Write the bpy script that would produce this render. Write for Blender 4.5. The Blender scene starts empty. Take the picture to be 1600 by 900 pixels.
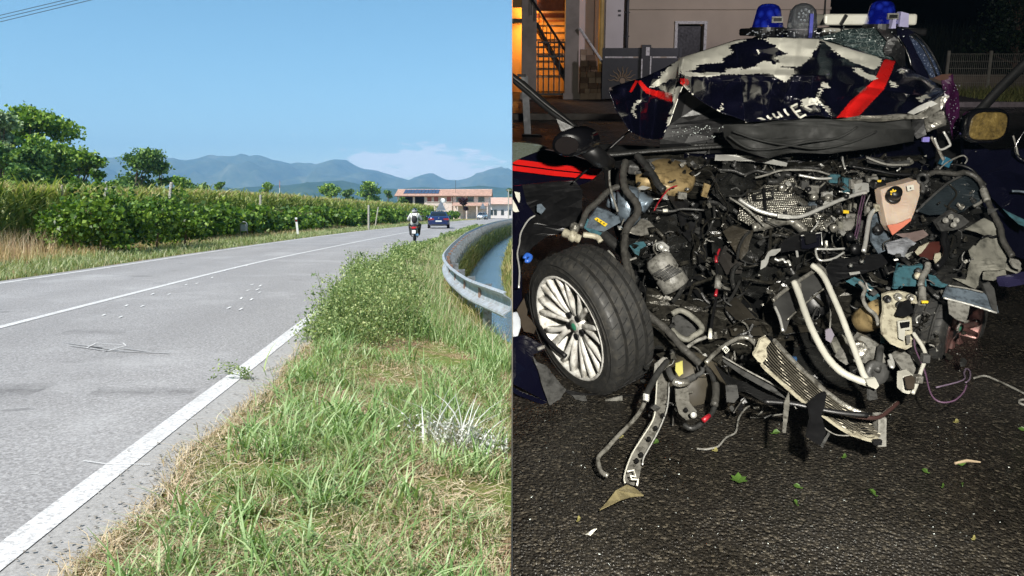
import bpy, bmesh, math, random
import numpy as np
from mathutils import Vector, Matrix, noise
from mathutils.geometry import tessellate_polygon

SC = bpy.context.scene
COL = SC.collection
R = math.radians
PI = math.pi
# ------------------------------------------------------------------ camera, sky, sun, exposure
F = 1300.0          # focal length in pixels of the 1600 px wide photograph
HZ = 333.0          # row of the level horizon
EYE = 1.3
cam_data = bpy.data.cameras.new('camera')
cam = bpy.data.objects.new('camera', cam_data)
COL.objects.link(cam)
cam.location = (0, 0, EYE)
cam.rotation_euler = (R(90), 0, 0)
cam_data.sensor_width = 36
cam_data.lens = 36 * F / 1600
cam_data.shift_y = -(450 - HZ) / 1600
cam_data.clip_start = 0.02
cam_data.clip_end = 60000
SC.camera = cam

SUN_EL, SUN_AZ = R(52), R(222)
world = bpy.data.worlds.new("World")
SC.world = world
world.use_nodes = True
wn, wl = world.node_tree.nodes, world.node_tree.links
wn.clear()
w_out = wn.new('ShaderNodeOutputWorld')
w_bg = wn.new('ShaderNodeBackground')
w_bg.inputs[1].default_value = 0.094
sky = wn.new('ShaderNodeTexSky')
sky.sky_type = 'NISHITA'
sky.sun_disc = False
sky.sun_elevation = SUN_EL
sky.sun_rotation = SUN_AZ
sky.altitude = 900
sky.air_density = 1.0
sky.dust_density = 0.15
sky.ozone_density = 1.0
# low cumulus along the horizon, a taller bank to the north
tc = wn.new('ShaderNodeTexCoord')
sep = wn.new('ShaderNodeSeparateXYZ'); wl.new(tc.outputs['Generated'], sep.inputs[0])
def wmath(op, a, b=None, c=None):
    n = wn.new('ShaderNodeMath'); n.operation = op
    for i, v in enumerate((a, b, c)):
        if v is None: continue
        if isinstance(v, (int, float)): n.inputs[i].default_value = v
        else: wl.new(v, n.inputs[i])
    return n.outputs[0]
def wsmooth(v, a, b):
    n = wn.new('ShaderNodeMapRange'); n.interpolation_type = 'SMOOTHSTEP'
    wl.new(v, n.inputs[0]); n.inputs[1].default_value = a; n.inputs[2].default_value = b
    return n.outputs[0]
az = wmath('ARCTAN2', sep.outputs[0], sep.outputs[1])
el = wmath('ARCSINE', sep.outputs[2])
cmb = wn.new('ShaderNodeCombineXYZ')
wl.new(wmath('MULTIPLY', az, 26), cmb.inputs[0]); wl.new(wmath('MULTIPLY', el, 75), cmb.inputs[1])
nz = wn.new('ShaderNodeTexNoise'); nz.inputs['Scale'].default_value = 1.0; nz.inputs['Detail'].default_value = 6
nz.inputs['Roughness'].default_value = 0.6
wl.new(cmb.outputs[0], nz.inputs['Vector'])
# distance from the bank's middle (azimuth -0.115, elevation 0.058)
da = wmath('DIVIDE', wmath('ADD', az, 0.112), 0.075)
de = wmath('DIVIDE', wmath('SUBTRACT', el, 0.058), 0.0175)
rr = wmath('ADD', wmath('MULTIPLY', da, da), wmath('MULTIPLY', de, de))
bank = wmath('SUBTRACT', 0.44, wmath('MULTIPLY', rr, 0.20))
band = wmath('MULTIPLY', wsmooth(el, 0.085, 0.06), 0.02)
dens = wmath('ADD', wmath('ADD', wmath('ADD', wmath('MULTIPLY', nz.outputs[0], 1.9), -0.40), wmath('MAXIMUM', bank, -0.22)), band)
cl = wmath('MULTIPLY', wsmooth(dens, 0.62, 0.86), wsmooth(el, 0.11, 0.08))
mixc = wn.new('ShaderNodeMixRGB')
wl.new(wmath('MULTIPLY', cl, 0.9), mixc.inputs[0]); hs_ = wn.new('ShaderNodeHueSaturation'); hs_.inputs['Saturation'].default_value = 1.15; hs_.inputs['Hue'].default_value = 0.482; wl.new(sky.outputs[0], hs_.inputs['Color'])
wl.new(hs_.outputs[0], mixc.inputs[1])
mixc.inputs[2].default_value = (8.6, 8.8, 9.0, 1)
wl.new(mixc.outputs[0], w_bg.inputs[0])
wl.new(w_bg.outputs[0], w_out.inputs[0])

sun_d = bpy.data.lights.new('sun', 'SUN')
sun_d.energy = 4.2
sun_d.angle = R(0.53)
sun_d.color = (1.0, 0.955, 0.89)
sun = bpy.data.objects.new('sun', sun_d)
COL.objects.link(sun)
sv = Vector((math.sin(SUN_AZ) * math.cos(SUN_EL), math.cos(SUN_AZ) * math.cos(SUN_EL), math.sin(SUN_EL)))
sun.rotation_euler = (-sv).to_track_quat('-Z', 'Y').to_euler()
sun.location = (-10, -10, 30)

SC.view_settings.view_transform = 'Standard'
SC.view_settings.look = 'None'
SC.view_settings.exposure = 0.85
SC.view_settings.gamma = 1
SC.view_settings.use_curve_mapping = False
SC.cycles.max_bounces = 6
SC.cycles.transparent_max_bounces = 8
SC.cycles.volume_bounces = 0

# the night half: a street that climbs 12 degrees, lit by the photographer's lamp
SLOPE = R(12)
NEYE = 1.6
CA, SA = math.cos(SLOPE), math.sin(SLOPE)
NIGHT = Matrix.Translation((0, 0, EYE)) @ Matrix.Rotation(SLOPE, 4, 'X') @ Matrix.Translation((0, 0, -NEYE))
NIGHT_ROOTS = []
def lamp(name, kind, loc, target, energy, color, size=0.1, blend=0.6, spot=80):
    d = bpy.data.lights.new(name, kind)
    d.energy = energy; d.color = color
    if kind == 'AREA': d.size = size
    else: d.shadow_soft_size = size
    if kind == 'SPOT': d.spot_size = R(spot); d.spot_blend = blend
    o = bpy.data.objects.new(name, d); COL.objects.link(o)
    o.location = loc
    o.rotation_euler = (Vector(target) - Vector(loc)).to_track_quat('-Z', 'Y').to_euler()
    NIGHT_ROOTS.append(o)
    return o
lamp('work_lamp', 'SPOT', (0.5, 0.15, 1.95), (1.35, 4.0, 0.8), 760, (1.0, 0.96, 0.87), 0.045, 0.6, 104)
lamp('porch_lamp', 'POINT', (0.35, 23.6, 2.0), (0, 0, 0), 85, (1.0, 0.42, 0.08), 0.1)
lamp('backdrop_fill', 'SPOT', (6.5, 13.0, 3.9), (7.0, 24.0, 0.8), 650, (0.86, 0.80, 0.92), 0.15, 0.9, 120)  # added spot to brighten fence and house; no street lamp stands here


# ------------------------------------------------------------------ helpers
def tag(o, label=None, cat=None, group=None, kind=None):
    if label: o['label'] = label
    if cat: o['category'] = cat
    if group: o['group'] = group
    if kind: o['kind'] = kind
    return o

ORG = {}
def org(p):
    if p is None: return Vector((0, 0, 0))
    if p.name in ORG: return ORG[p.name]
    return org(p.parent)

def link_mesh(name, me, parent=None):
    o = bpy.data.objects.new(name, me)
    COL.objects.link(o)
    if parent is not None: o.parent = parent
    return o

def thing(name, loc, label, cat, group=None, night=False, rz=0.0):
    o = bpy.data.objects.new(name, None)
    o.empty_display_size = 0.2
    COL.objects.link(o)
    o.location = loc
    o.rotation_euler = (0, 0, rz)
    ORG[o.name] = Vector(loc)
    tag(o, label, cat, group)
    if night: NIGHT_ROOTS.append(o)
    return o

def local(o):
    """the thing's parts are written in its own coordinates"""
    ORG[o.name] = Vector((0, 0, 0))
    return o

def copy_tree(o, parent=None):
    c = o.copy(); COL.objects.link(c)
    if parent is not None: c.parent = parent
    for ch in list(o.children): copy_tree(ch, c)
    return c

class MB:
    def __init__(s): s.v = []; s.f = []; s.m = []; s.mi = 0
    def add(s, vs, fs):
        b = len(s.v); s.v.extend([tuple(v) for v in vs])
        for f in fs: s.f.append([b + i for i in f]); s.m.append(s.mi)
        return s
    def box(s, c, d, rot=None, taper=1.0):
        x, y, z = d[0] / 2, d[1] / 2, d[2] / 2
        vs = [Vector((sx * x * (taper if sz > 0 else 1), sy * y * (taper if sz > 0 else 1), sz * z)) for sz in (-1, 1) for sy in (-1, 1) for sx in (-1, 1)]
        if rot is not None:
            q = rot if isinstance(rot, Matrix) else Matrix.Rotation(rot, 3, 'Z')
            vs = [q @ v for v in vs]
        c = Vector(c)
        return s.add([c + v for v in vs], [(0, 2, 3, 1), (4, 5, 7, 6), (0, 1, 5, 4), (2, 6, 7, 3), (0, 4, 6, 2), (1, 3, 7, 5)])
    def tube(s, pts, r, n=8, cap=True, flat=1.0):
        pts = [Vector(p) for p in pts]
        rs = r if isinstance(r, (list, tuple)) else [r] * len(pts)
        vs, fs = [], []
        u = None
        for i, p in enumerate(pts):
            t = (pts[min(i + 1, len(pts) - 1)] - pts[max(i - 1, 0)])
            if t.length < 1e-9: t = Vector((0, 0, 1))
            t.normalize()
            if u is None:
                u = t.orthogonal().normalized()
            u = (u - t * u.dot(t))
            if u.length < 1e-6: u = t.orthogonal()
            u.normalize()
            w = t.cross(u)
            for k in range(n):
                a = 2 * PI * k / n
                vs.append(p + (u * math.cos(a) + w * math.sin(a) * flat) * rs[i])
        for i in range(len(pts) - 1):
            for k in range(n):
                k2 = (k + 1) % n
                fs.append((i * n + k, i * n + k2, (i + 1) * n + k2, (i + 1) * n + k))
        if cap:
            fs.append(tuple(range(n - 1, -1, -1)))
            fs.append(tuple((len(pts) - 1) * n + k for k in range(n)))
        return s.add(vs, fs)
    def lathe(s, prof, c, axis=(0, 0, 1), n=24, cap=True):
        """prof: list of (radius, height along axis)"""
        ax = Vector(axis).normalized(); u = ax.orthogonal().normalized(); w = ax.cross(u); c = Vector(c)
        vs, fs = [], []
        for (r, h) in prof:
            for k in range(n):
                a = 2 * PI * k / n
                vs.append(c + ax * h + (u * math.cos(a) + w * math.sin(a)) * r)
        for i in range(len(prof) - 1):
            for k in range(n):
                k2 = (k + 1) % n
                fs.append((i * n + k, i * n + k2, (i + 1) * n + k2, (i + 1) * n + k))
        if cap:
            fs.append(tuple(range(n - 1, -1, -1)))
            fs.append(tuple((len(prof) - 1) * n + k for k in range(n)))
        return s.add(vs, fs)
    def ellipsoid(s, c, r, n=12, m=8, rot=None):
        vs, fs = [], []
        c = Vector(c)
        for i in range(m + 1):
            th = PI * i / m
            for k in range(n):
                a = 2 * PI * k / n
                v = Vector((r[0] * math.sin(th) * math.cos(a), r[1] * math.sin(th) * math.sin(a), r[2] * math.cos(th)))
                if rot is not None: v = rot @ v
                vs.append(c + v)
        for i in range(m):
            for k in range(n):
                k2 = (k + 1) % n
                fs.append((i * n + k, (i + 1) * n + k, (i + 1) * n + k2, i * n + k2))
        return s.add(vs, fs)
    def prism(s, poly, h0, h1, frame=None):
        """poly in 2D, extruded between h0 and h1; frame maps (x, y, h) to a point"""
        fr = frame or (lambda x, y, h: (x, y, h))
        n = len(poly)
        vs = [fr(x, y, h0) for x, y in poly] + [fr(x, y, h1) for x, y in poly]
        tri = tessellate_polygon([[Vector((x, y, 0)) for x, y in poly]])
        fs = [tuple(t) for t in tri] + [tuple(n + i for i in reversed(t)) for t in tri]
        fs += [(i, (i + 1) % n, n + (i + 1) % n, n + i) for i in range(n)]
        return s.add(vs, fs)
    def loft(s, rings, cap=True):
        n = len(rings[0]); vs = [p for r_ in rings for p in r_]; fs = []
        for i in range(len(rings) - 1):
            for k in range(n):
                k2 = (k + 1) % n
                fs.append((i * n + k, i * n + k2, (i + 1) * n + k2, (i + 1) * n + k))
        if cap:
            fs.append(tuple(range(n - 1, -1, -1))); fs.append(tuple((len(rings) - 1) * n + k for k in range(n)))
        return s.add(vs, fs)
    def build(s, name, mat, parent=None, smooth=False, bevel=0, fix=True):
        o0 = org(parent)
        me = bpy.data.meshes.new(name)
        me.from_pydata([(v[0] - o0[0], v[1] - o0[1], v[2] - o0[2]) for v in s.v], [], s.f)
        mats = mat if isinstance(mat, (list, tuple)) else [mat]
        for m_ in mats: me.materials.append(m_)
        me.validate()
        if len(mats) > 1 and len(me.polygons) == len(s.m): me.polygons.foreach_set('material_index', s.m)
        if fix:
            bm = bmesh.new(); bm.from_mesh(me)
            bmesh.ops.recalc_face_normals(bm, faces=bm.faces)
            bm.to_mesh(me); bm.free()
        if smooth: me.polygons.foreach_set('use_smooth', [True] * len(me.polygons))
        o = link_mesh(name, me, parent)
        if bevel:
            b = o.modifiers.new('bevel', 'BEVEL'); b.width = bevel; b.segments = 2; b.limit_method = 'ANGLE'
        return o

def np_mesh(name, verts, quads, mat, parent=None, smooth=False):
    """a mesh of quads (or triangles) from numpy arrays"""
    me = bpy.data.meshes.new(name)
    verts = np.asarray(verts, dtype=np.float32); quads = np.asarray(quads, dtype=np.int32)
    o0 = org(parent)
    verts = verts - np.array(o0, dtype=np.float32)
    k = quads.shape[1]
    me.vertices.add(len(verts)); me.vertices.foreach_set('co', verts.ravel())
    me.loops.add(quads.size); me.loops.foreach_set('vertex_index', quads.ravel())
    me.polygons.add(len(quads)); me.polygons.foreach_set('loop_start', np.arange(0, quads.size, k, dtype=np.int32))
    if smooth: me.polygons.foreach_set('use_smooth', np.ones(len(quads), dtype=bool))
    me.update(calc_edges=True)
    me.materials.append(mat)
    return link_mesh(name, me, parent)

RNG = np.random.default_rng(7)
def leaves(centers, size, up=0.0, aspect=0.6, rng=None, droop=0.0):
    """each leaf a bent quad pair (5 points) of random direction: returns verts, quads"""
    rng = rng or RNG
    c = np.asarray(centers, dtype=np.float64); n = len(c)
    d = rng.normal(size=(n, 3)); d[:, 2] -= droop; d /= np.linalg.norm(d, axis=1)[:, None]
    nn = rng.normal(size=(n, 3)); nn[:, 2] += up
    s = np.cross(d, nn); s /= (np.linalg.norm(s, axis=1)[:, None] + 1e-9)
    nrm = np.cross(s, d)
    L = (size if np.ndim(size) else np.full(n, size)) * rng.uniform(0.65, 1.3, n)
    L = L[:, None]
    W = L * aspect * 0.5
    p0 = c - d * L * 0.5
    p1 = c + s * W + nrm * L * 0.12
    p2 = c + d * L * 0.5 - nrm * L * 0.10
    p3 = c - s * W + nrm * L * 0.12
    v = np.stack([p0, p1, p2, p3], axis=1).reshape(-1, 3)
    q = np.arange(n * 4).reshape(-1, 4)
    return v, q

def blades(base, h, w, lean, rng=None, seg=3, curve=1.0):
    """grass blades: base (n,3); h, w, lean arrays; returns verts and quads, every blade one island"""
    rng = rng or RNG
    b = np.asarray(base, dtype=np.float64); n = len(b)
    a = rng.uniform(0, 2 * PI, n)
    ld = np.stack([np.cos(a), np.sin(a), np.zeros(n)], axis=1)
    a2 = a + PI / 2 + rng.normal(0, .5, n)
    sd = np.stack([np.cos(a2), np.sin(a2), np.zeros(n)], axis=1)
    vs = []
    for i in range(seg + 1):
        t = i / seg
        off = ld * (lean * h * t ** (1 + curve))[:, None]
        z = np.stack([np.zeros(n), np.zeros(n), h * (t - 0.35 * lean * t * t)], axis=1)
        ww = (w * (1 - t ** 1.6) + 0.0012)[:, None] * 0.5
        vs.append(b + off + z - sd * ww); vs.append(b + off + z + sd * ww)
    v = np.stack(vs, axis=1).reshape(-1, 3)
    st = 2 * (seg + 1)
    q = np.array([[2 * i, 2 * i + 1, 2 * i + 3, 2 * i + 2] for i in range(seg)])
    Q = (np.arange(n)[:, None, None] * st + q[None]).reshape(-1, 4)
    return v, Q

def join_np(parts):
    vs, qs, b = [], [], 0
    for v, q in parts:
        vs.append(v); qs.append(q + b); b += len(v)
    return np.concatenate(vs), np.concatenate(qs)

# ------------------------------------------------------------------ materials
def lin(c):
    """an sRGB 0-255 triple as linear colour"""
    return tuple(((x / 255) / 12.92 if x / 255 <= .04045 else ((x / 255 + .055) / 1.055) ** 2.4) for x in c)
class Mat:
    def __init__(s, name):
        s.m = bpy.data.materials.new(name); s.m.use_nodes = True
        s.n = s.m.node_tree.nodes; s.l = s.m.node_tree.links
        s.b = s.n['Principled BSDF']; s.out = s.n['Material Output']
        s.tc = None
    def coord(s, which='Object', scale=None):
        if s.tc is None: s.tc = s.n.new('ShaderNodeTexCoord')
        o = s.tc.outputs[which]
        if scale is not None:
            mp = s.n.new('ShaderNodeMapping'); mp.inputs['Scale'].default_value = scale
            s.l.new(o, mp.inputs[0]); o = mp.outputs[0]
        return o
    def noise(s, scale, detail=4, rough=.55, co=None, dist=0):
        n = s.n.new('ShaderNodeTexNoise'); n.inputs['Scale'].default_value = scale
        n.inputs['Detail'].default_value = detail; n.inputs['Roughness'].default_value = rough
        n.inputs['Distortion'].default_value = dist
        s.l.new(co if co is not None else s.coord(), n.inputs['Vector']); return n.outputs['Fac']
    def voro(s, scale, feature='F1', out='Distance', co=None, rnd=1.0):
        n = s.n.new('ShaderNodeTexVoronoi'); n.feature = feature; n.inputs['Scale'].default_value = scale
        n.inputs['Randomness'].default_value = rnd
        s.l.new(co if co is not None else s.coord(), n.inputs['Vector']); return n.outputs[out]
    def ramp(s, fac, stops):
        n = s.n.new('ShaderNodeValToRGB'); e = n.color_ramp.elements
        while len(e) < len(stops): e.new(0.5)
        for k, (p, c) in enumerate(stops):
            e[k].position = p; e[k].color = (*c[:3], 1) if not isinstance(c, (int, float)) else (c, c, c, 1)
        s.l.new(fac, n.inputs[0]); return n.outputs[0]
    def mix(s, fac, a, b, mode='MIX'):
        n = s.n.new('ShaderNodeMixRGB'); n.blend_type = mode
        for i, v in enumerate((fac, a, b)):
            if isinstance(v, (int, float)): n.inputs[i].default_value = v if i == 0 else (v, v, v, 1)
            elif isinstance(v, tuple): n.inputs[i].default_value = (*v[:3], 1)
            else: s.l.new(v, n.inputs[i])
        return n.outputs[0]
    def math(s, op, a, b=None):
        n = s.n.new('ShaderNodeMath'); n.operation = op
        for i, v in enumerate((a, b)):
            if v is None: continue
            if isinstance(v, (int, float)): n.inputs[i].default_value = v
            else: s.l.new(v, n.inputs[i])
        return n.outputs[0]
    def bump(s, h, strength=.3, dist=.01):
        n = s.n.new('ShaderNodeBump'); n.inputs['Strength'].default_value = strength; n.inputs['Distance'].default_value = dist
        s.l.new(h, n.inputs['Height']); s.l.new(n.outputs[0], s.b.inputs['Normal']); return n
    def set(s, **kw):
        names = dict(col='Base Color', rough='Roughness', metal='Metallic', spec='Specular IOR Level', coat='Coat Weight', coatr='Coat Roughness',
                     trans='Transmission Weight', ior='IOR', alpha='Alpha', ecol='Emission Color', estr='Emission Strength')
        for k, v in kw.items():
            i = s.b.inputs[names[k]]
            if isinstance(v, tuple): i.default_value = (*v[:3], 1)
            elif isinstance(v, (int, float)): i.default_value = v
            else: s.l.new(v, i)
        return s
_MC = {}
def simple(name, col, rough=.6, metal=0, var=.2, scale=6, bump=0.0, bscale=60, coat=0, spec=.5, dirt=None, **kw):
    if name in _MC: return _MC[name]
    M = Mat(name)
    f = M.noise(scale, 5)
    a = tuple(c * (1 - var) for c in col); b = tuple(min(1, c * (1 + var)) for c in col)
    c = M.ramp(f, [(.3, a), (.7, b)])
    if dirt is not None:
        f2 = M.noise(scale * 2.7, 7, .65)
        c = M.mix(M.ramp(f2, [(.48, 0), (.66, .85)]), c, dirt)
    M.set(col=c, rough=M.ramp(M.noise(scale * 3, 4), [(.3, max(.02, rough * .8)), (.7, min(1, rough * 1.2))]), metal=metal, coat=coat, spec=spec, **kw)
    if bump: M.bump(M.noise(bscale, 5), bump, .01)
    _MC[name] = M.m
    return M.m
def leafmat(name, stops, rough=.5, trans=.3):
    if name in _MC: return _MC[name]
    M = Mat(name)
    g = M.n.new('ShaderNodeNewGeometry')
    c = M.ramp(g.outputs['Random Per Island'], stops)
    M.set(col=c, rough=rough, spec=.35)
    t = M.n.new('ShaderNodeBsdfTranslucent')
    M.l.new(M.mix(1.0, c, (1.25, 1.3, .6), 'MULTIPLY'), t.inputs[0])
    ms = M.n.new('ShaderNodeMixShader'); ms.inputs[0].default_value = trans
    M.l.new(M.b.outputs[0], ms.inputs[1]); M.l.new(t.outputs[0], ms.inputs[2])
    M.l.new(ms.outputs[0], M.out.inputs[0])
    _MC[name] = M.m
    return M.m
def interp(xs, ys):
    xs = np.array(xs, float); ys = np.array(ys, float)
    # monotone-ish smooth interpolation (Catmull-Rom in y)
    def f(t):
        t = np.clip(np.asarray(t, float), xs[0], xs[-1])
        i = np.clip(np.searchsorted(xs, t, side='right') - 1, 0, len(xs) - 2)
        m = np.gradient(ys, xs)
        h = xs[i + 1] - xs[i]; u = (t - xs[i]) / h
        return (2*u**3 - 3*u**2 + 1) * ys[i] + (u**3 - 2*u**2 + u) * h * m[i] + (-2*u**3 + 3*u**2) * ys[i+1] + (u**3 - u**2) * h * m[i+1]
    return f
def sstep(a, b, x):
    t = np.clip((np.asarray(x, float) - a) / (b - a), 0, 1)
    return t * t * (3 - 2 * t)
def DP(px, py, Y):
    """point of the day side seen at a pixel of the photograph, Y metres away"""
    return Vector(((px - 800) / F * Y, Y, EYE - (py - HZ) * Y / F))

# ================================================================== DAY SIDE : ground, road, ditch
YS = [-6, 0, 3.1, 4.84, 6.84, 11.3, 15.4, 22, 31, 40, 55, 80, 130, 200, 307, 420]
left_x = interp([-6, 0, 15.4, 19.2, 26, 40, 58, 80, 130, 200, 307, 420], [-8.6, -8.9, -9.46, -9.62, -10.0, -10.5, -10.75, -10.3, -9.0, -5, 3, 12])
mid_x = interp([-6, 0, 9.4, 13.3, 22, 31, 55, 80, 130, 200, 307, 420], [-4.6, -5.05, -5.82, -6.12, -6.7, -6.9, -7.1, -6.85, -5.5, -1.5, 6.5, 16])
right_x = interp([-6, 0, 3.1, 4.84, 6.84, 11.3, 22, 31, 55, 80, 130, 200, 307, 420], [-1.2, -1.7, -1.93, -2.07, -2.22, -2.57, -3.15, -3.4, -3.55, -3.3, -2, 2, 10, 19.5])
_ry = [2, 6, 10, 11, 12.2, 14, 16, 18, 21, 26, 31, 40, 55, 80, 130, 200, 420]
rail_x = interp(_ry, [2.2, .9, 0, -.25, -.56, -.92, -1.23, -1.43, -1.58, -1.72, -1.76, -1.68, -1.35, -.2, 1.6, 5.5, 23])
rail_z = interp(_ry, [.33, .335, .338, .327, .32, .34, .377, .40, .41, .44, .513, .59, .66, .74, .78, .78, .78])
NX = -0.004      # the day side ends at the partition between x = 0 and y = 36
def ground_z(x, y):
    x = np.asarray(x, float); y = np.asarray(y, float)
    re = right_x(y) + 0.30; rx = rail_x(y); zr = rail_z(y) - 0.70
    t = sstep(0, 1, (x - re) / np.maximum(rx - re, .5))
    z = np.where(x < re, -0.012, zr * t + 0.0)
    d = x - rx
    deep = -1.0
    dz = np.where(d < .12, zr, np.where(d < .5, zr + (deep - zr) * sstep(.12, .5, d), np.where(d < 1.25, deep, np.where(d < 1.7, deep + (-.15 - deep) * sstep(1.25, 1.7, d), -.15 + .1 * sstep(1.7, 5, d)))))
    z = np.where((x >= rx) & (y < 260), dz, z)
    n = np.sin(x * 3.1 + y * 1.7) * np.sin(y * 2.3 - x * 1.1) * .012 + np.sin(x * 7.7 + y * 4.1) * .006
    z = np.where(x > re + .05, z + n + .02 * sstep(.05, .5, x - re), z)
    le = left_x(y) - .3
    zl = np.where(x < le, .05 * sstep(0, .8, le - x) + n * .8, 0)
    z = z + np.where(x < le, zl, 0)
    z = np.where((x > le + .02) & (x < re - .02), -0.03, z)
    far = sstep(300, 420, y)
    return z * (1 - far) - .03 * far

def make_ground():
    xs = np.concatenate([[-9000, -3000, -900, -300, -120, -60], np.arange(-40, -14, 2.0), np.arange(-14, -8.4, .35), np.arange(-8.4, -3.9, .5), np.arange(-3.9, -.02, .085), [NX], np.arange(.1, 3, .2), np.arange(3, 12, 1.0), [14, 20, 30, 60, 200, 900, 3000, 9000]])
    ys = np.concatenate([[-60, -20, -6, -3], np.arange(-1, 30, .22), np.arange(30, 36, .5), [36.0], np.arange(36.5, 90, 1.0), np.arange(90, 200, 4.), np.arange(200, 430, 15.), [600, 1000, 2000, 4000, 8500]])
    X, Y = np.meshgrid(xs, ys)
    Z = ground_z(X, Y)
    idx = np.arange(X.size).reshape(X.shape)
    q = np.stack([idx[:-1, :-1], idx[:-1, 1:], idx[1:, 1:], idx[1:, :-1]], -1).reshape(-1, 4)
    cx = (X[:-1, :-1] + X[1:, 1:]).ravel() / 2; cy = (Y[:-1, :-1] + Y[1:, 1:]).ravel() / 2
    keep = ~((cx > NX) & (cy < 36.0) & (cy > -20))
    M = Mat('verge_soil')
    n1 = M.noise(1.6, 6, .6); n2 = M.noise(14, 6, .7); n3 = M.noise(70, 3)
    soil = M.ramp(n2, [(.3, lin((112, 88, 68))), (.55, lin((156, 128, 100))), (.75, lin((186, 162, 128)))])
    green = M.ramp(n3, [(.3, lin((88, 104, 48))), (.7, lin((140, 150, 84)))])
    c = M.mix(M.ramp(n1, [(.42, 0), (.58, 1)]), soil, green)
    M.set(col=c, rough=.95, spec=.15)
    M.bump(M.noise(45, 6, .7), .8, .03)
    g = np_mesh('ground', np.stack([X.ravel(), Y.ravel(), Z.ravel()], 1), q[keep], M.m, smooth=True)
    tag(g, kind='structure')
    return g
make_ground()

def strip(name, fa, fb, ys, z, mat, n=2, kind='structure'):
    vs, qs = [], []
    ys = np.asarray(ys, float)
    for k in range(n + 1):
        t = k / n
        x = fa(ys) * (1 - t) + fb(ys) * t
        vs.append(np.stack([x, ys, np.full(len(ys), z) if not callable(z) else z(x, ys)], 1))
    m = len(ys)
    for k in range(n):
        i = np.arange(m - 1)
        qs.append(np.stack([k * m + i, (k + 1) * m + i, (k + 1) * m + i + 1, k * m + i + 1], 1))
    o = np_mesh(name, np.concatenate(vs), np.concatenate(qs), mat)
    if kind: tag(o, kind=kind)
    return o
ROADY = np.concatenate([np.arange(-5.9, 36, .5), np.arange(36, 120, 1.5), np.arange(120, 420, 6.)])
def road_mat():
    M = Mat('road_asphalt')
    big = M.noise(.35, 5, .6, co=M.coord('Object', (1.0, .35, 1)))
    fine = M.noise(34, 6, .85); vfine = M.voro(75, 'F1', 'Color')
    c = M.ramp(big, [(.3, (.225, .216, .210)), (.7, (.325, .314, .306))])
    c = M.mix(.5, c, M.ramp(fine, [(.34, (.11, .106, .103)), (.5, (.26, .25, .244)), (.66, (.56, .545, .53))]))
    c = M.mix(.4, c, M.ramp(vfine, [(0.1, 0.0), (.9, 1.0)]), 'SOFT_LIGHT')
    sx0 = M.n.new('ShaderNodeSeparateXYZ'); M.l.new(M.coord(), sx0.inputs[0])
    lane = M.math('ADD', M.math('ADD', sx0.outputs[0], M.math('MULTIPLY', sx0.outputs[1], .078)), M.math('MULTIPLY', M.noise(.4, 3), .3))
    trk = M.math('ADD', M.math('MULTIPLY', M.math('SINE', M.math('MULTIPLY', lane, 3.9)), .5), .5)
    c = M.mix(M.math('MULTIPLY', trk, .16), c, (.15, .142, .137))
    # dark tar seams and drag marks that run across the lane
    sepx = M.n.new('ShaderNodeSeparateXYZ'); M.l.new(M.coord(), sepx.inputs[0])
    wob = M.math('MULTIPLY', M.math('SUBTRACT', M.noise(.8, 5), .5), .5)
    yy = M.math('ADD', sepx.outputs[1], wob)
    def bandy(y0, w, k, x0, x1):
        d = M.math('ABSOLUTE', M.math('SUBTRACT', yy, y0))
        a = M.math('SUBTRACT', 1.0, M.math('DIVIDE', d, w)); a = M.math('MAXIMUM', a, 0.0)
        xa = M.math('MULTIPLY', M.math('GREATER_THAN', sepx.outputs[0], x0), M.math('LESS_THAN', sepx.outputs[0], x1))
        return M.math('MULTIPLY', M.math('MULTIPLY', a, xa), k)
    marks = M.math('ADD', bandy(6.05, .17, .75, -3.05, -2.30), bandy(6.10, .30, .8, -6.2, -3.45))
    marks = M.math('ADD', marks, bandy(9.1, .22, .5, -4.9, -4.2))
    marks = M.math('MULTIPLY', marks, M.ramp(M.noise(5, 5, .7), [(.35, .35), (.65, 1)]))
    spots = M.ramp(M.noise(1.1, 2, .4, co=M.coord('Object', (1.0, 2.2, 1))), [(.70, 0), (.74, .6)])
    c = M.mix(M.math('MINIMUM', M.math('ADD', marks, spots), 1.0), c, (.085, .08, .078))
    # pale dust worn in near the edge
    pale = M.ramp(M.noise(.5, 6, .7), [(.52, 0), (.72, .55)])
    c = M.mix(pale, c, (.43, .42, .41))
    M.set(col=c, rough=.88, spec=.3)
    M.bump(M.noise(170, 3, .7), .5, .006)
    return M.m
strip('road', lambda y: left_x(y) - .32, lambda y: right_x(y) + .34 + .05 * np.sin(y * 2.3) + .03 * np.sin(y * 5.1 + 1), ROADY, 0.0, road_mat(), 14)
def shoulder_mat():
    M = Mat('dusty_asphalt')
    f = M.noise(40, 5, .75)
    c = M.ramp(f, [(.3, (.23, .222, .21)), (.7, (.42, .405, .385))])
    M.set(col=c, rough=.95, spec=.2); M.bump(M.noise(120, 4), .5, .006)
    return M.m
strip('shoulder', lambda y: right_x(y) + .075, lambda y: right_x(y) + .33 + .045 * np.sin(y * 2.3) + .028 * np.sin(y * 5.1 + 1), ROADY, 0.003, shoulder_mat(), 3)
def line_mat():
    M = Mat('worn_road_paint')
    f = M.noise(35, 6, .75); g = M.noise(3, 4, .6)
    c = M.ramp(f, [(.38, (.34, .33, .32)), (.50, (.58, .57, .555)), (.7, (.74, .73, .71))])
    c = M.mix(M.ramp(g, [(.5, 0), (.7, .6)]), c, (.44, .43, .415))
    M.set(col=c, rough=.8); M.bump(M.noise(170, 3), .3, .004)
    return M.m
LM = line_mat()
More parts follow.
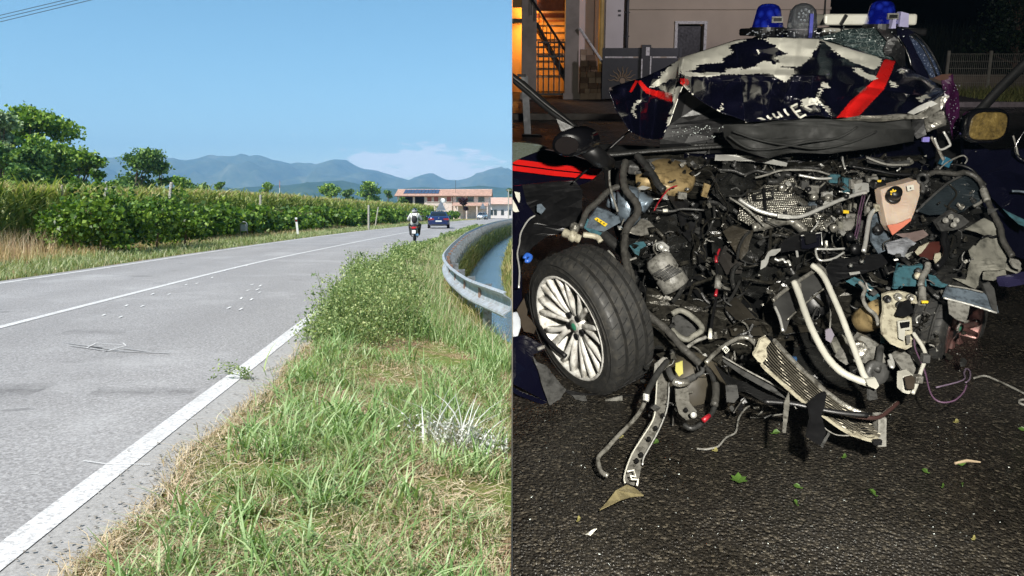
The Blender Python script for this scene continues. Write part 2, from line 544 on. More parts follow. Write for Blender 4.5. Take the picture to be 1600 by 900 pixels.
for nm, fn, w in (('edge_line', right_x, .07), ('edge_line', left_x, .06), ('centre_line', mid_x, .06)):
    o = strip(nm, lambda y, fn=fn, w=w: fn(y) - w, lambda y, fn=fn, w=w: fn(y) + w, ROADY, 0.005, LM, 1)

# chalk left on the lane by the survey of the accident
def chalk(pts, w, z=.009):
    m = MB()
    for (a, b) in pts:
        def g(p):
            Y = EYE * F / (p[1] - HZ); return Vector(((p[0] - 800) / F * Y, Y, z))
        a, b = g(a), g(b)
        d = (b - a); s = Vector((-d.y, d.x, 0)).normalized() * w / 2
        m.add([a - s, b - s, b + s, a + s], [(0, 1, 2, 3)])
    return m
ck = simple('chalk_white', (.72, .71, .69), .9, var=.15, scale=40)
dash = [((160, 494), (166, 491)), ((186, 497), (193, 494)), ((196, 479), (201, 476)), ((220, 480), (227, 477)), ((236, 461), (243, 458)), ((262, 461), (268, 459)), ((289, 446), (294, 444)),
        ((306, 444), (311, 442)), ((330, 435), (334, 433)), ((385, 455), (392, 453)), ((391, 446), (399, 444)), ((405, 448), (410, 445)), ((400, 454), (407, 451)), ((355, 483), (363, 479)), ((374, 485), (381, 481)),
        ((376, 468), (379, 464)), ((391, 470), (396, 466)), ((404, 458), (409, 456)), ((350, 424), (354, 422)), ((366, 420), (371, 418)), ((384, 416), (388, 415))]
for a in dash:
    a = (a[0], tuple(a[0][i] + (a[1][i] - a[0][i]) * .7 for i in (0, 1)))
    o = chalk([a], .028).build('chalk_mark', ck); tag(o, kind='structure')
o = chalk([((135, 545), (150, 537)), ((150, 537), (190, 540)), ((165, 550), (197, 541)), ((160, 551), (178, 547)), ((197, 541), (192, 537))], .008).build('chalk_outline', ck); tag(o, kind='structure')
o = chalk([((130, 722), (165, 727)), ((165, 727), (235, 728))], .006).build('chalk_scratch', ck); tag(o, kind='structure')
o = chalk([((275, 657), (315, 655)), ((330, 586), (345, 587))], .006).build('chalk_scratch', ck); tag(o, kind='structure')
scuff = chalk([((105, 537), (160, 545)), ((110, 541), (165, 549)), ((160, 549), (265, 553)), ((190, 545), (235, 551)), ((140, 542), (195, 550))], .02, .0075).build('scuff_mark', simple('road_scuff', (.37, .36, .35), .9, var=.25, scale=30)); tag(scuff, kind='structure')

# water in the ditch
def water_mat():
    M = Mat('ditch_water')
    c = M.ramp(M.noise(.8, 3), [(.3, (.035, .07, .10)), (.7, (.06, .10, .13))])
    M.set(col=c, rough=.12, spec=.7)
    M.bump(M.noise(5, 5, .6, co=M.coord('Object', (1.5, .55, 1))), .55, .06)
    return M.m
wy = np.concatenate([np.arange(-6, 36.0, .5), [36.0], np.arange(36.5, 110, 1.5)])
strip('water', lambda y: np.minimum(rail_x(y) + .05, np.where(y <= 36.01, NX, 99)), lambda y: np.minimum(rail_x(y) + 1.6, np.where(y <= 36.01, NX + .0001, 99)), wy, -.70, water_mat(), 3)

# ------------------------------------------------------------------ mountains
def mountains(name, prof, dist, depth, cols, seed, low):
    prof = sorted(prof)
    xs = np.array([p[0] for p in prof], float); ysx = np.array([p[1] for p in prof], float)
    nu, nv = 260, 44
    us = np.linspace(xs[0], xs[-1], nu)
    ridge = EYE + (HZ - np.interp(us, xs, ysx)) * dist / F
    V, Q = [], []
    for j in range(nv + 1):
        t = j / nv                       # 0 at the foot towards the camera, .62 at the ridge, 1 behind it
        for i, u in enumerate(us):
            X = (u - 800) / F * dist
            Yd = dist - depth * (.62 - t)
            k = t / .62 if t < .62 else 1 - (t - .62) / .38 * .5
            p = Vector((X * .0022, Yd * .0022, seed))
            n1 = noise.fractal(p, 1.0, 2.1, 6)
            r_ = 1 - abs(noise.noise(Vector((X * .0045 + n1 * .3, Yd * .0012, seed + 3))))
            k2 = max(0, k) ** 1.25
            h = ridge[i] * k2
            edge = (k2 * (1 - k2)) * 4
            r2 = 1 - abs(noise.noise(Vector((X * .012 + n1 * .6, Yd * .003, seed + 8))))
            h += ridge[i] * edge * (.24 * n1 + .5 * (r_ - .75) + .26 * (r2 - .75))
            # the ridge itself is a little ragged
            h += ridge[i] * (.03 * n1 + .05 * noise.noise(Vector((X * .009, Yd * .003, seed))) + .045 * noise.noise(Vector((X * .028, Yd * .004, seed)))) * k2
            V.append((X, Yd, max(h, -2.0) if t > 0 else -2.0))
    for j in range(nv):
        for i in range(nu - 1):
            a = j * nu + i
            Q.append((a, a + 1, a + nu + 1, a + nu))
    M = Mat(name + '_rock')
    f = M.noise(.004, 8, .65); f2 = M.noise(.02, 6, .7)
    c = M.ramp(f, [(.35, cols[0]), (.55, cols[1]), (.70, cols[2])])
    c = M.mix(.4, c, M.ramp(f2, [(.3, cols[0]), (.7, cols[2])]))
    M.set(col=c, rough=1.0, spec=.05)
    o = np_mesh(name, V, Q, M.m, smooth=True)
    tag(o, kind='structure')
    return o
mountains('mountains', [(-500, 258), (-100, 255), (60, 262), (130, 250), (155, 243), (200, 246), (250, 243), (290, 246), (330, 245), (355, 247), (385, 244), (410, 245), (440, 250), (470, 253), (500, 254), (520, 251), (537, 249), (550, 255),
          (570, 262), (600, 272), (625, 277), (640, 280), (655, 273), (668, 268), (680, 271), (697, 280), (720, 281), (738, 276), (755, 269), (770, 261), (785, 263), (800, 266), (900, 272), (1100, 262), (1400, 270), (2000, 275)], 7200, 3600,
          [(.03, .055, .025), (.08, .11, .05), (.26, .24, .16)], 2.0, 0)
mountains('hills', [(-400, 300), (200, 303), (330, 298), (400, 291), (430, 289), (470, 285), (505, 283), (530, 281), (560, 288), (600, 295), (650, 292), (700, 294), (760, 290), (800, 293), (1200, 290), (2000, 297)], 3600, 1500,
          [(.02, .045, .018), (.035, .065, .025), (.07, .09, .035)], 9.0, 0)

# ------------------------------------------------------------------ guardrail
galv = simple('galvanised_steel', lin((172, 178, 182)), .5, .3, var=.18, scale=5, bump=.08, dirt=(.30, .26, .22))
galv_post = simple('galvanised_post', lin((150, 156, 160)), .5, .55, var=.2, scale=7, dirt=(.16, .13, .10))
rust = simple('rusty_spacer', lin((140, 112, 96)), .8, .2, var=.3, scale=14)
def guardrail():
    root = thing('guardrail', (float(rail_x(18.)), 18.0, 0), 'long galvanised steel guardrail bending along the ditch beside the road', 'guardrail')
    ys = np.concatenate([np.arange(10.15, 36, .35), np.arange(36, 150, 1.2)])
    xs, zs = rail_x(ys), rail_z(ys)
    prof = [(.03, -.01), (.062, -.004), (.074, .018), (.066, .042), (.03, .062), (-.012, .085), (-.03, .13), (-.03, .18), (-.012, .225), (.03, .25), (.064, .268), (.074, .29), (.058, .308), (.03, .314), (.03, .304), (.056, .29), (.02, .258), (-.022, .23), (-.04, .18), (-.04, .13), (-.022, .08), (.02, .054), (.058, .02), (.03, .002)]
    # one stretch of beam per four metres, each lapped on the next
    def ring(k, dn):
        t = Vector((xs[min(k + 1, len(ys) - 1)] - xs[max(k - 1, 0)], ys[min(k + 1, len(ys) - 1)] - ys[max(k - 1, 0)], 0)).normalized()
        nrm = Vector((-t.y, t.x, 0))
        return [Vector((xs[k], ys[k], zs[k] - .31 + z)) + nrm * (n + dn) for n, z in prof]
    k0, side = 0, 0
    while k0 < len(ys) - 1:
        L = 0; k1 = k0
        while k1 < len(ys) - 1 and L < 4.0:
            L += math.hypot(xs[k1 + 1] - xs[k1], ys[k1 + 1] - ys[k1]); k1 += 1
        m = MB(); m.loft([ring(k, .006 * (side % 2)) for k in range(k0, min(k1 + 1, len(ys)))])
        m.build('beam', galv, root)
        k0 = k1; side += 1
    y = 10.55
    while y < 120:
        x, z = float(rail_x(y)), float(rail_z(y))
        t = Vector((float(rail_x(y + .1)) - x, .1, 0)).normalized(); nrm = Vector((-t.y, t.x, 0))
        rot = Matrix.Rotation(math.atan2(t.y, t.x), 3, 'Z')
        m = MB()
        c = Vector((x, y, 0)) - nrm * .13
        zb = float(ground_z(c.x, c.y)) - .5; zt = z - .03
        for off, dd in (((0, -.055, 0), (.075, .006, zt - zb)), ((0, .055, 0), (.075, .006, zt - zb)), ((-.036, 0, 0), (.006, .105, zt - zb))):
            m.box(c + rot @ Vector(off) + Vector((0, 0, (zt + zb) / 2)), dd, rot)
        if c.x < NX - .06 or y > 36:
            m.build('post', galv_post, root)
            m = MB(); m.box(Vector((x, y, z - .155)) - nrm * .045, (.11, .075, .20), rot); sp = m.build('spacer', rust, root)
        y += 1.33 if y < 40 else 2.0
guardrail()

# ------------------------------------------------------------------ grass, weeds
RNGv = np.random.default_rng(11)
def verge_points(n, y0, y1, power=2.0, side='right'):
    """points on the right-hand verge, denser near the camera"""
    u = RNGv.uniform(0, 1, n)
    y = y0 * (y1 / y0) ** (u ** (power / 2))
    lo = right_x(y) + .33 - np.where(RNGv.uniform(0, 1, n) < .05, RNGv.uniform(0, .16, n), 0); hi = np.minimum(rail_x(y) - .10, NX - .02)
    hi = np.where(y > 36, rail_x(y) - .1, hi)
    x = lo + (hi - lo) * RNGv.uniform(0, 1, n)
    return x, y
def gpt(px, py):
    """ground point of the day verge seen at a pixel (its ground is a little lower than the road)"""
    z = 0.0
    for _ in range(12):
        Y = (EYE - z) * F / (py - HZ); X = (px - 800) / F * Y
        z = float(ground_z(X, Y))
    return np.array([X, Y, z])
def fieldn(x, y, s, seed):
    return np.array([noise.noise(Vector((a * s, b * s, seed))) for a, b in zip(x, y)])

BARE = [(gpt(655, 550), .80, .95), (gpt(755, 778), .50, .30), (gpt(600, 592), .40, .45), (gpt(405, 735), .28, .16), (gpt(300, 800), .3, .2), (gpt(450, 830), .3, .15)]
def bare(x, y):
    b = np.zeros(len(x))
    for c, rx_, ry_ in BARE:
        b = np.maximum(b, 1 - np.clip(((x - c[0]) / rx_) ** 2 + ((y - c[1]) / ry_) ** 2, 0, 1.0))
    return b
g_green = leafmat('grass_blades', [(0, lin((89, 108, 60))), (.35, lin((126, 145, 86))), (.7, lin((163, 174, 124))), (1, lin((202, 195, 165)))], .55, .25)
g_straw = leafmat('dry_grass', [(0, lin((147, 125, 98))), (.4, lin((192, 171, 140))), (.8, lin((218, 202, 176))), (1, lin((147, 147, 102)))], .7, .2)
g_broad = leafmat('broad_grass', [(0, lin((99, 130, 72))), (.5, lin((138, 168, 105))), (1, lin((188, 205, 155)))], .4, .3)
g_weed = leafmat('weed_leaves', [(0, lin((82, 107, 59))), (.4, lin((120, 143, 85))), (.8, lin((160, 177, 117))), (1, lin((204, 209, 150)))], .6, .25)
def grass_stuff(name, n, y0, y1, h, w, lean, mat, dens=None, power=2.0):
    x, y = verge_points(n, y0, y1, power)
    keep = RNGv.uniform(0, 1, n) > bare(x, y) * 1.15
    if dens is not None: keep &= RNGv.uniform(0, 1, n) < dens(x, y)
    x, y = x[keep], y[keep]; m = len(x)
    z = ground_z(x, y) - .01
    hh = h * RNGv.uniform(.45, 1.3, m) * (1 - .75 * np.clip(bare(x, y) * 2, 0, 1)); ww = w * RNGv.uniform(.6, 1.4, m)
    edge = np.clip((x - right_x(y) - .33) / .35, .45, 1)
    v, q = blades(np.stack([x, y, z], 1), hh * edge, ww, lean * RNGv.uniform(.3, 1.5, m), RNGv)
    v[:, 0] = np.where((v[:, 1] < 36) & (v[:, 0] > NX), NX - .001, v[:, 0])
    o = np_mesh(name, v, q, mat); tag(o, kind='stuff'); return o
def dens_green(x, y): return np.clip(.6 + 1.5 * fieldn(x, y, 1.4, 3) + sstep(3.4, 6.5, y) * .4, .05, 1)
def dens_straw(x, y): return np.clip(.58 - 1.4 * fieldn(x, y, 1.4, 3) - sstep(4.5, 9, y) * .35, .08, 1)
grass_stuff('grass', 26000, 2.5, 14, .10, .0060, .85, g_green, dens_green)
grass_stuff('dry_grass', 38000, 2.5, 13, .085, .0042, 1.1, g_straw, dens_straw)
grass_stuff('verge_grass', 26000, 8, 34, .25, .012, .5, g_broad, power=1.6)
grass_stuff('tall_verge_straw', 4000, 8.5, 40, .38, .006, .4, g_straw, power=1.6)
grass_stuff('far_verge_grass', 14000, 28, 110, .26, .035, .5, g_green, power=1.6)
# cut straw lying flat
def straw():
    x, y = verge_points(15000, 2.5, 11)
    k = RNGv.uniform(0, 1, len(x)) < np.clip(.6 - .8 * fieldn(x, y, 1.4, 3), .1, 1)
    x, y = x[k], y[k]; n = len(x)
    z = ground_z(x, y) + RNGv.uniform(.004, .035, n)
    a = RNGv.uniform(0, 2 * PI, n); L = RNGv.uniform(.03, .13, n); w = RNGv.uniform(.0014, .0035, n)
    d = np.stack([np.cos(a), np.sin(a), RNGv.normal(0, .18, n)], 1) * L[:, None] / 2; s = np.stack([-np.sin(a), np.cos(a), RNGv.normal(0, .3, n)], 1) * w[:, None]
    c = np.stack([x, y, z], 1)
    v = np.stack([c - d - s, c + d - s * .4, c + d + s * .4, c - d + s], 1).reshape(-1, 3)
    v[:, 0] = np.where(v[:, 0] > NX, NX - .001, v[:, 0])
    o = np_mesh('straw_litter', v, np.arange(n * 4).reshape(-1, 4), g_straw); tag(o, kind='stuff')
straw()
def fringe():
    n = 4500
    y = 2.6 * (20 / 2.6) ** RNGv.uniform(0, 1, n); x = right_x(y) + .36 + .05 * np.sin(y * 2.3) + .03 * np.sin(y * 5.1 + 1) + RNGv.normal(.02, .05, n)
    v, q = blades(np.stack([x, y, np.maximum(ground_z(x, y), 0) - .004], 1), RNGv.uniform(.02, .11, n), RNGv.uniform(.002, .006, n), RNGv.uniform(.5, 1.6, n), RNGv, 2)
    o = np_mesh('edge_straw', v, q, g_straw); tag(o, kind='stuff')
    n = 1500
    y = 2.6 * (16 / 2.6) ** RNGv.uniform(0, 1, n); x = right_x(y) + .34 + RNGv.normal(0, .12, n); a = RNGv.uniform(0, 2 * PI, n)
    c = np.stack([x, y, np.maximum(ground_z(x, y), 0.005) + .004], 1); r_ = RNGv.uniform(.003, .012, n)
    v = np.stack([c + np.stack([np.cos(a + k) * r_, np.sin(a + k) * r_, h * r_], 1) for k, h in ((0, 0), (1.6, .5), (3.1, .1), (4.6, .6))], 1).reshape(-1, 3)
    o = np_mesh('edge_gravel', v, np.arange(n * 4).reshape(-1, 4), simple('gravel_grey', (.26, .24, .21), .9, var=.4, scale=30)); tag(o, kind='stuff')
fringe()
def clumps():
    parts = []
    x, y = verge_points(900, 2.7, 13)
    k = (RNGv.uniform(0, 1, 900) < np.clip(.45 + 1.3 * fieldn(x, y, 1.4, 3) + sstep(3.5, 7, y) * .4, .1, 1)) & (bare(x, y) < .25) & (x > right_x(y) + .5)
    for cx, cy in zip(x[k], y[k]):
        n = int(RNGv.integers(7, 22)); s_ = RNGv.uniform(.02, .07)
        bx_ = np.minimum(cx + RNGv.normal(0, s_, n), NX - .02); by_ = cy + RNGv.normal(0, s_, n); hh = RNGv.uniform(.09, .24)
        parts.append(blades(np.stack([bx_, by_, ground_z(bx_, by_) - .01], 1), hh * RNGv.uniform(.5, 1.3, n), RNGv.uniform(.006, .015, n), RNGv.uniform(.3, 1.3, n), RNGv, 3, .9))
    v, q = join_np(parts); v[:, 0] = np.minimum(v[:, 0], NX - .001)
    o = np_mesh('grass_clumps', v, q, g_broad); tag(o, kind='stuff')
clumps()
# bank of the ditch on both sides
def bank():
    n = 12000
    y = 12 * (90 / 12) ** RNGv.uniform(0, 1, n)
    sidep = RNGv.uniform(0, 1, n)
    d = np.where(sidep < .5, RNGv.uniform(.05, .36, n), RNGv.uniform(1.36, 2.6, n))
    x = rail_x(y) + d
    k = (x < NX - .02) | (y > 36.2)
    x, y = x[k], y[k]; m = len(x)
    z = ground_z(x, y) - .01
    v, q = blades(np.stack([x, y, z], 1), RNGv.uniform(.12, .42, m), RNGv.uniform(.008, .02, m) * (1 + y / 40), RNGv.uniform(.2, .9, m), RNGv)
    v[:, 0] = np.where((v[:, 1] < 36) & (v[:, 0] > NX), NX - .001, v[:, 0])
    o = np_mesh('bank_grass', v, q, leafmat('bank_blades', [(0, lin((92, 104, 50))), (.5, lin((140, 146, 84))), (1, lin((184, 172, 118)))], .6, .25)); tag(o, kind='stuff')
bank()
# tall leafy weeds along the roadside
def weeds():
    parts = []; stems = MB()
    n = 2500
    u = RNGv.uniform(0, 1, n); y = 8.3 * (75 / 8.3) ** u
    t = RNGv.beta(1.05, 1.9, n) * (.55 + .45 * sstep(9, 18, y))
    lo = right_x(y) + .28 - .25 * sstep(9, 16, y); hi = np.minimum(rail_x(y) - .05, NX - .1)
    x = lo + (hi - lo) * t * (1 - .25 * sstep(8, 20, y))
    z = ground_z(x, y)
    clump = fieldn(x, y, .55, 21)
    H = (.58 + .6 * clump) * RNGv.uniform(.5, 1.35, n) * (1 - .55 * t) * np.clip((y - 7.9) / 1.2, .3, 1) * (1 - .55 * sstep(11, 30, y)) * .85
    H = np.clip(H, .12, 1.0)
    cs, ss = [], []
    for i in range(n):
        k = int(26 + 50 * H[i]) if y[i] < 30 else 26
        th = np.sort(RNGv.uniform(.05, 1, k))
        a = RNGv.uniform(0, 2 * PI); ln = RNGv.uniform(0, .3)
        r = (.10 + .12 * (1 - th)) * RNGv.uniform(.2, 1, k)
        b = RNGv.uniform(0, 2 * PI, k)
        cs.append(np.stack([x[i] + np.cos(a) * ln * H[i] * th ** 2 + np.cos(b) * r, y[i] + np.sin(a) * ln * H[i] * th ** 2 + np.sin(b) * r, z[i] + H[i] * th], 1))
        ss.append(np.full(k, .017 + .0016 * y[i]) * RNGv.uniform(.7, 1.4, k))
        if y[i] < 16:
            stems.tube([(x[i], y[i], z[i] - .02), (x[i] + math.cos(a) * ln * H[i] * .3, y[i] + math.sin(a) * ln * H[i] * .3, z[i] + H[i] * .6), (x[i] + math.cos(a) * ln * H[i], y[i] + math.sin(a) * ln * H[i], z[i] + H[i] * 1.05)], [.004, .003, .0015], 4, False)
    v, q = leaves(np.concatenate(cs), np.concatenate(ss), .6, .5, RNGv)
    v[:, 0] = np.where((v[:, 1] < 36) & (v[:, 0] > NX), NX - .001, v[:, 0])
    o = np_mesh('weeds', v, q, g_weed); tag(o, kind='stuff')
    o = stems.build('weed_stems', simple('weed_stem', lin((110, 122, 74)), .7), fix=False); tag(o, kind='stuff')
weeds()
# clumps of broad-bladed grass one can pick out
def tuft(px, py, h, w, n, label, mat=None, spread=.16, lean=.7, name='grass_tuft', group='broad grass tufts on the verge'):
    c = gpt(px, py)
    x = c[0] + RNGv.normal(0, spread, n); y = c[1] + RNGv.normal(0, spread, n)
    x = np.minimum(x, NX - .03)
    z = ground_z(x, y) - .01
    v, q = blades(np.stack([x, y, z], 1), h * RNGv.uniform(.5, 1.25, n), w * RNGv.uniform(.6, 1.3, n), lean * RNGv.uniform(.3, 1.4, n), RNGv, 4, .9)
    v[:, 0] = np.minimum(v[:, 0], NX - .001)
    o = np_mesh(name, v, q, mat or g_broad)
    tag(o, label, 'grass tuft', group)
tuft(635, 520, .42, .020, 90, 'bright yellow-green grass tuft below the leafy weeds, above the bare soil patch', spread=.17)
tuft(590, 505, .36, .018, 45, 'yellow-green grass tuft at the foot of the leafy weeds on the road side', spread=.14)
tuft(525, 660, .27, .016, 60, 'broad-bladed grass tuft in the middle of the verge nearest the white line', spread=.10)
tuft(565, 700, .25, .014, 46, 'broad-bladed grass tuft just below the largest tuft of the verge', spread=.10)
tuft(615, 660, .30, .015, 44, 'tall arching grass tuft left of the whitened plant', spread=.09)
tuft(628, 790, .20, .013, 34, 'short grass tuft between straw patches, left of the bare earth', spread=.07)
tuft(735, 735, .22, .018, 50, 'dark green grass tuft right below the whitened plant', spread=.09)
tuft(690, 640, .32, .016, 30, 'upright green grass tuft behind the whitened plant', spread=.09)
tuft(770, 570, .30, .012, 46, 'grass tuft beside the guardrail under its lower edge', spread=.12)
tuft(560, 870, .10, .011, 40, 'fresh green grass tuft at the bottom of the verge', spread=.04)
tuft(310, 885, .08, .009, 30, 'small green grass tuft at the bottom left of the verge near the shoulder', spread=.03)
tuft(640, 560, .36, .012, 10, 'thin dark weed stalk standing alone in the bare soil patch', spread=.015, lean=.15)
tuft(520, 590, .30, .010, 70, 'low spreading green tuft by the shoulder below the leafy weeds', g_weed, spread=.2)
# plant whitened by spilled extinguisher powder
whitep = leafmat('powdered_leaves', [(0, lin((190, 190, 186))), (.5, lin((226, 226, 222))), (1, lin((150, 156, 140)))], .8, .1)
def white_plant():
    c = gpt(720, 700)
    root = thing('whitened_plant', tuple(c), 'grass plant whitened by spilled powder on the verge beside the ditch', 'plant')
    n = 60
    x = np.minimum(c[0] + RNGv.normal(0, .12, n), NX - .03); y = c[1] + RNGv.normal(0, .1, n)
    v, q = blades(np.stack([x, y, ground_z(x, y)], 1), .3 * RNGv.uniform(.5, 1.3, n), .012 * RNGv.uniform(.6, 1.2, n), RNGv.uniform(.3, 1.1, n), RNGv, 4, .9)
    v[:, 0] = np.minimum(v[:, 0], NX - .001)
    np_mesh('blades', v, q, whitep, root)
    n = 900
    p = np.stack([np.minimum(c[0] + RNGv.normal(0, .16, n), NX - .03), c[1] + RNGv.normal(0, .12, n), np.zeros(n)], 1)
    p[:, 2] = ground_z(p[:, 0], p[:, 1]) + RNGv.uniform(0, .13, n)
    v, q = leaves(p, .025, .5, .4, RNGv)
    v[:, 0] = np.minimum(v[:, 0], NX - .001)
    np_mesh('foliage', v, q, whitep, root)
white_plant()
# weed sprig reaching over the white line
def sprig():
    c = gpt(395, 600)
    root = thing('roadside_weed', tuple(c), 'low dark weed sprig reaching across the white edge line', 'weed')
    m = MB(); cs = []
    for a in range(9):
        e = c + np.array([-RNGv.uniform(.05, .36), RNGv.uniform(-.14, .2), RNGv.uniform(.04, .16)])
        pts = [c + (e - c) * t + np.array([0, 0, .06 * math.sin(t * PI)]) for t in (0, .35, .7, 1)]
        m.tube(pts, [.003, .0025, .002, .001], 4, False)
        for t in np.linspace(.2, 1, 16): cs.append(c + (e - c) * t + np.array([0, 0, .06 * math.sin(t * PI)]) + RNGv.normal(0, .016, 3))
    m.build('stem', simple('weed_stem', lin((110, 122, 74)), .7), root, fix=False)
    v, q = leaves(np.array(cs), .026, .6, .55, RNGv); np_mesh('foliage', v, q, g_weed, root)
sprig()
# left verge
def left_verge():
    parts = []
    n = 26000
    y = 15 * (150 / 15) ** RNGv.uniform(0, 1, n)
    x = left_x(y) - .34 - RNGv.uniform(0, 1, n) ** 1.3 * 2.6
    v, q = blades(np.stack([x, y, ground_z(x, y)], 1), RNGv.uniform(.06, .22, n) * (1 + (left_x(y) - x) * .12), RNGv.uniform(.006, .014, n) * (1 + y / 30), RNGv.uniform(.2, .9, n), RNGv, 2)
    o = np_mesh('roadside_grass', v, q, g_green); tag(o, kind='stuff')
    n = 9000
    y = 15 * (120 / 15) ** RNGv.uniform(0, 1, n)
    x = left_x(y) - 2.2 - RNGv.uniform(0, 1, n) * 1.6
    hh = RNGv.uniform(.25, .75, n) * (.6 + .6 * fieldn(x, y, .3, 5))
    near = sstep(30, 20, y)
    hh = np.clip(hh * (.7 + .7 * near), .1, 1.2)
    v, q = blades(np.stack([x, y, ground_z(x, y)], 1), hh, RNGv.uniform(.005, .012, n) * (1 + y / 30), RNGv.uniform(.1, .6, n), RNGv, 2)
    o = np_mesh('tall_dry_grass', v, q, leafmat('tall_straw', [(0, lin((153, 121, 86))), (.4, lin((195, 168, 123))), (.75, lin((216, 194, 154))), (1, lin((147, 162, 92)))], .7, .2)); tag(o, kind='stuff')
    n = 3500
    y = RNGv.uniform(15, 24, n); x = -11.6 - (y - 15) * .15 - RNGv.uniform(0, 1, n) * 3
    v, q = blades(np.stack([x, y, ground_z(x, y)], 1), RNGv.uniform(.3, 1.0, n), RNGv.uniform(.006, .013, n), RNGv.uniform(.1, .5, n), RNGv, 2)
    o = np_mesh('reddish_grass', v, q, leafmat('red_straw', [(0, lin((158, 116, 91))), (.5, lin((193, 164, 134))), (1, lin((218, 204, 168)))], .7, .2)); tag(o, kind='stuff')
left_verge()

# ------------------------------------------------------------------ maize field
def corn():
    n = 5200
    lv, lq, tv = [], [], []
    y = 22 * (150 / 22) ** RNGv.uniform(0, 1, n) ** .9
    off = 5.6 + RNGv.uniform(0, 1, n) ** 1.6 * (14 + y * .55)
    off = np.where(RNGv.uniform(0, 1, n) < .3, 5.6 + RNGv.uniform(0, 1.2, n), off)
    x = left_x(y) - off
    x = np.round(x / .75) * .75 + RNGv.normal(0, .07, n)
    H = RNGv.uniform(1.85, 2.15, n) + .45 * sstep(26, 52, y) * (1 + .05 * np.sin(x * .3 + y * .2))
    k = 11
    # arching leaves
    b = np.repeat(np.stack([x, y, np.zeros(n)], 1), k, axis=0)
    th = np.tile(np.linspace(.12, .88, k), n) + RNGv.normal(0, .03, n * k)
    b[:, 2] = np.repeat(H, k) * th
    v, q = blades(b, RNGv.uniform(.55, .95, n * k), RNGv.uniform(.055, .09, n * k) * (1 + np.repeat(y, k) / 160), RNGv.uniform(.5, 1.2, n * k), RNGv, 3, .8)
    o = np_mesh('maize_field', v, q, leafmat('maize_leaves', [(0, lin((80, 104, 42))), (.4, lin((134, 152, 78))), (.8, lin((170, 180, 108))), (1, lin((200, 196, 136)))], .45, .3)); tag(o, kind='stuff')
    kt = 7
    b = np.repeat(np.stack([x, y, H * .97], 1), kt, axis=0)
    v, q = blades(b, RNGv.uniform(.18, .36, n * kt), RNGv.uniform(.012, .02, n * kt) * (1 + np.repeat(y, kt) / 60), RNGv.uniform(.15, .8, n * kt), RNGv, 2, .8)
    o = np_mesh('maize_tassels', v, q, leafmat('maize_tassel', [(0, lin((160, 142, 96))), (.5, lin((190, 172, 122))), (1, lin((206, 192, 146)))], .8, .2)); tag(o, kind='stuff')
    b = np.stack([x, y, np.zeros(n)], 1)
    v, q = blades(b, H, np.full(n, .035), np.full(n, .02), RNGv, 1)
    o = np_mesh('maize_stalks', v, q, leafmat('maize_stalk', [(0, lin((120, 130, 66))), (1, lin((168, 160, 100)))], .6, .1)); tag(o, kind='stuff')
corn()

# ------------------------------------------------------------------ vines
vine_m = leafmat('vine_leaves', [(0, lin((42, 69, 23))), (.35, lin((71, 102, 35))), (.7, lin((105, 138, 52))), (1, lin((152, 177, 80)))], .42, .3)
bark = simple('bark', lin((96, 78, 60)), .9, var=.35, scale=9, bump=.5, bscale=25)
VLAB = ['bushy vine at the near end of the row, tallest shoots, behind the tall dry grass', 'dense dark vine, second in the row from the near end', 'full vine below the leaning post, third in the row from the near end']
def vine(x, y, h, rx, ry, nl, ls, label, extra=()):
    z0 = float(ground_z(x, y))
    root = thing('vine_bush', (x, y, z0), label, 'vine', 'vines in the row along the road')
    m = MB()
    m.tube([(x, y, z0 - .05), (x + .05, y + .03, z0 + .5), (x - .04, y, z0 + 1.1)], [.045, .035, .03], 6)
    m.tube([(x - .04, y, z0 + 1.1), (x - .5, y + .1, z0 + 1.35)], [.025, .015], 5)
    m.tube([(x - .04, y, z0 + 1.1), (x + .5, y + .25, z0 + 1.4)], [.025, .015], 5)
    m.build('trunk', bark, root, fix=False)
    # leaves in clumps, so that dark gaps stay between them
    nc = max(5, nl // 60); cs = []
    for c in range(nc):
        a = RNGv.uniform(0, 2 * PI); hz = RNGv.uniform(.12, 1) ** .8
        rr = math.sqrt(RNGv.uniform(.1, 1)) * (1 - .35 * abs(hz - .5))
        cc = np.array([x + math.cos(a) * rx * rr, y + math.sin(a) * ry * rr, z0 + h * hz * .92])
        k = nl // nc
        cs.append(cc + RNGv.normal(0, 1, (k, 3)) * np.array([rx * .24, ry * .24, h * .09]))
    for (dx, hh) in extra:
        t = np.linspace(.5, 1, 46)
        cs.append(np.stack([x + dx * t + RNGv.normal(0, .07, 46), y + RNGv.normal(0, .08, 46), z0 + hh * t + RNGv.normal(0, .05, 46)], 1))
    p = np.concatenate(cs); p[:, 2] = np.maximum(p[:, 2], z0 + .06)
    v, q = leaves(p, ls, .7, .8, RNGv, .25)
    np_mesh('foliage', v, q, vine_m, root)
near = [(95, 399, 1.55, .9), (140, 401, 1.9, .85), (185, 397, 1.5, .8), (232, 393, 1.75, .9), (278, 388, 1.55, .9), (312, 378, 1.35, .6)]
NL = ['leftmost vine of the row, bushy, standing in tall dry grass', 'tallest vine of the row with a shoot high above the maize', 'dense vine right of the one with the tallest shoot',
      'vine with a side shoot reaching over the second post', 'wide vine left of the gap with dry grass', 'small dark vine at the edge of the dry grass gap']
for i, (px, py, h, r_) in enumerate(near):
    Y = EYE * F / (py - HZ); X = (px - 800) / F * Y
    vine(X, Y + .6, h, r_, .8, 1500, .15, NL[i], extra=[((0, 2.45), (.15, 2.2)), ((-.2, 2.6), (.1, 2.3), (.35, 2.2)), ((.2, 2.15),), ((.7, 2.3), (.9, 2.28)), ((0, 2.1),), ()][i])
yv = 36.0; k = 0
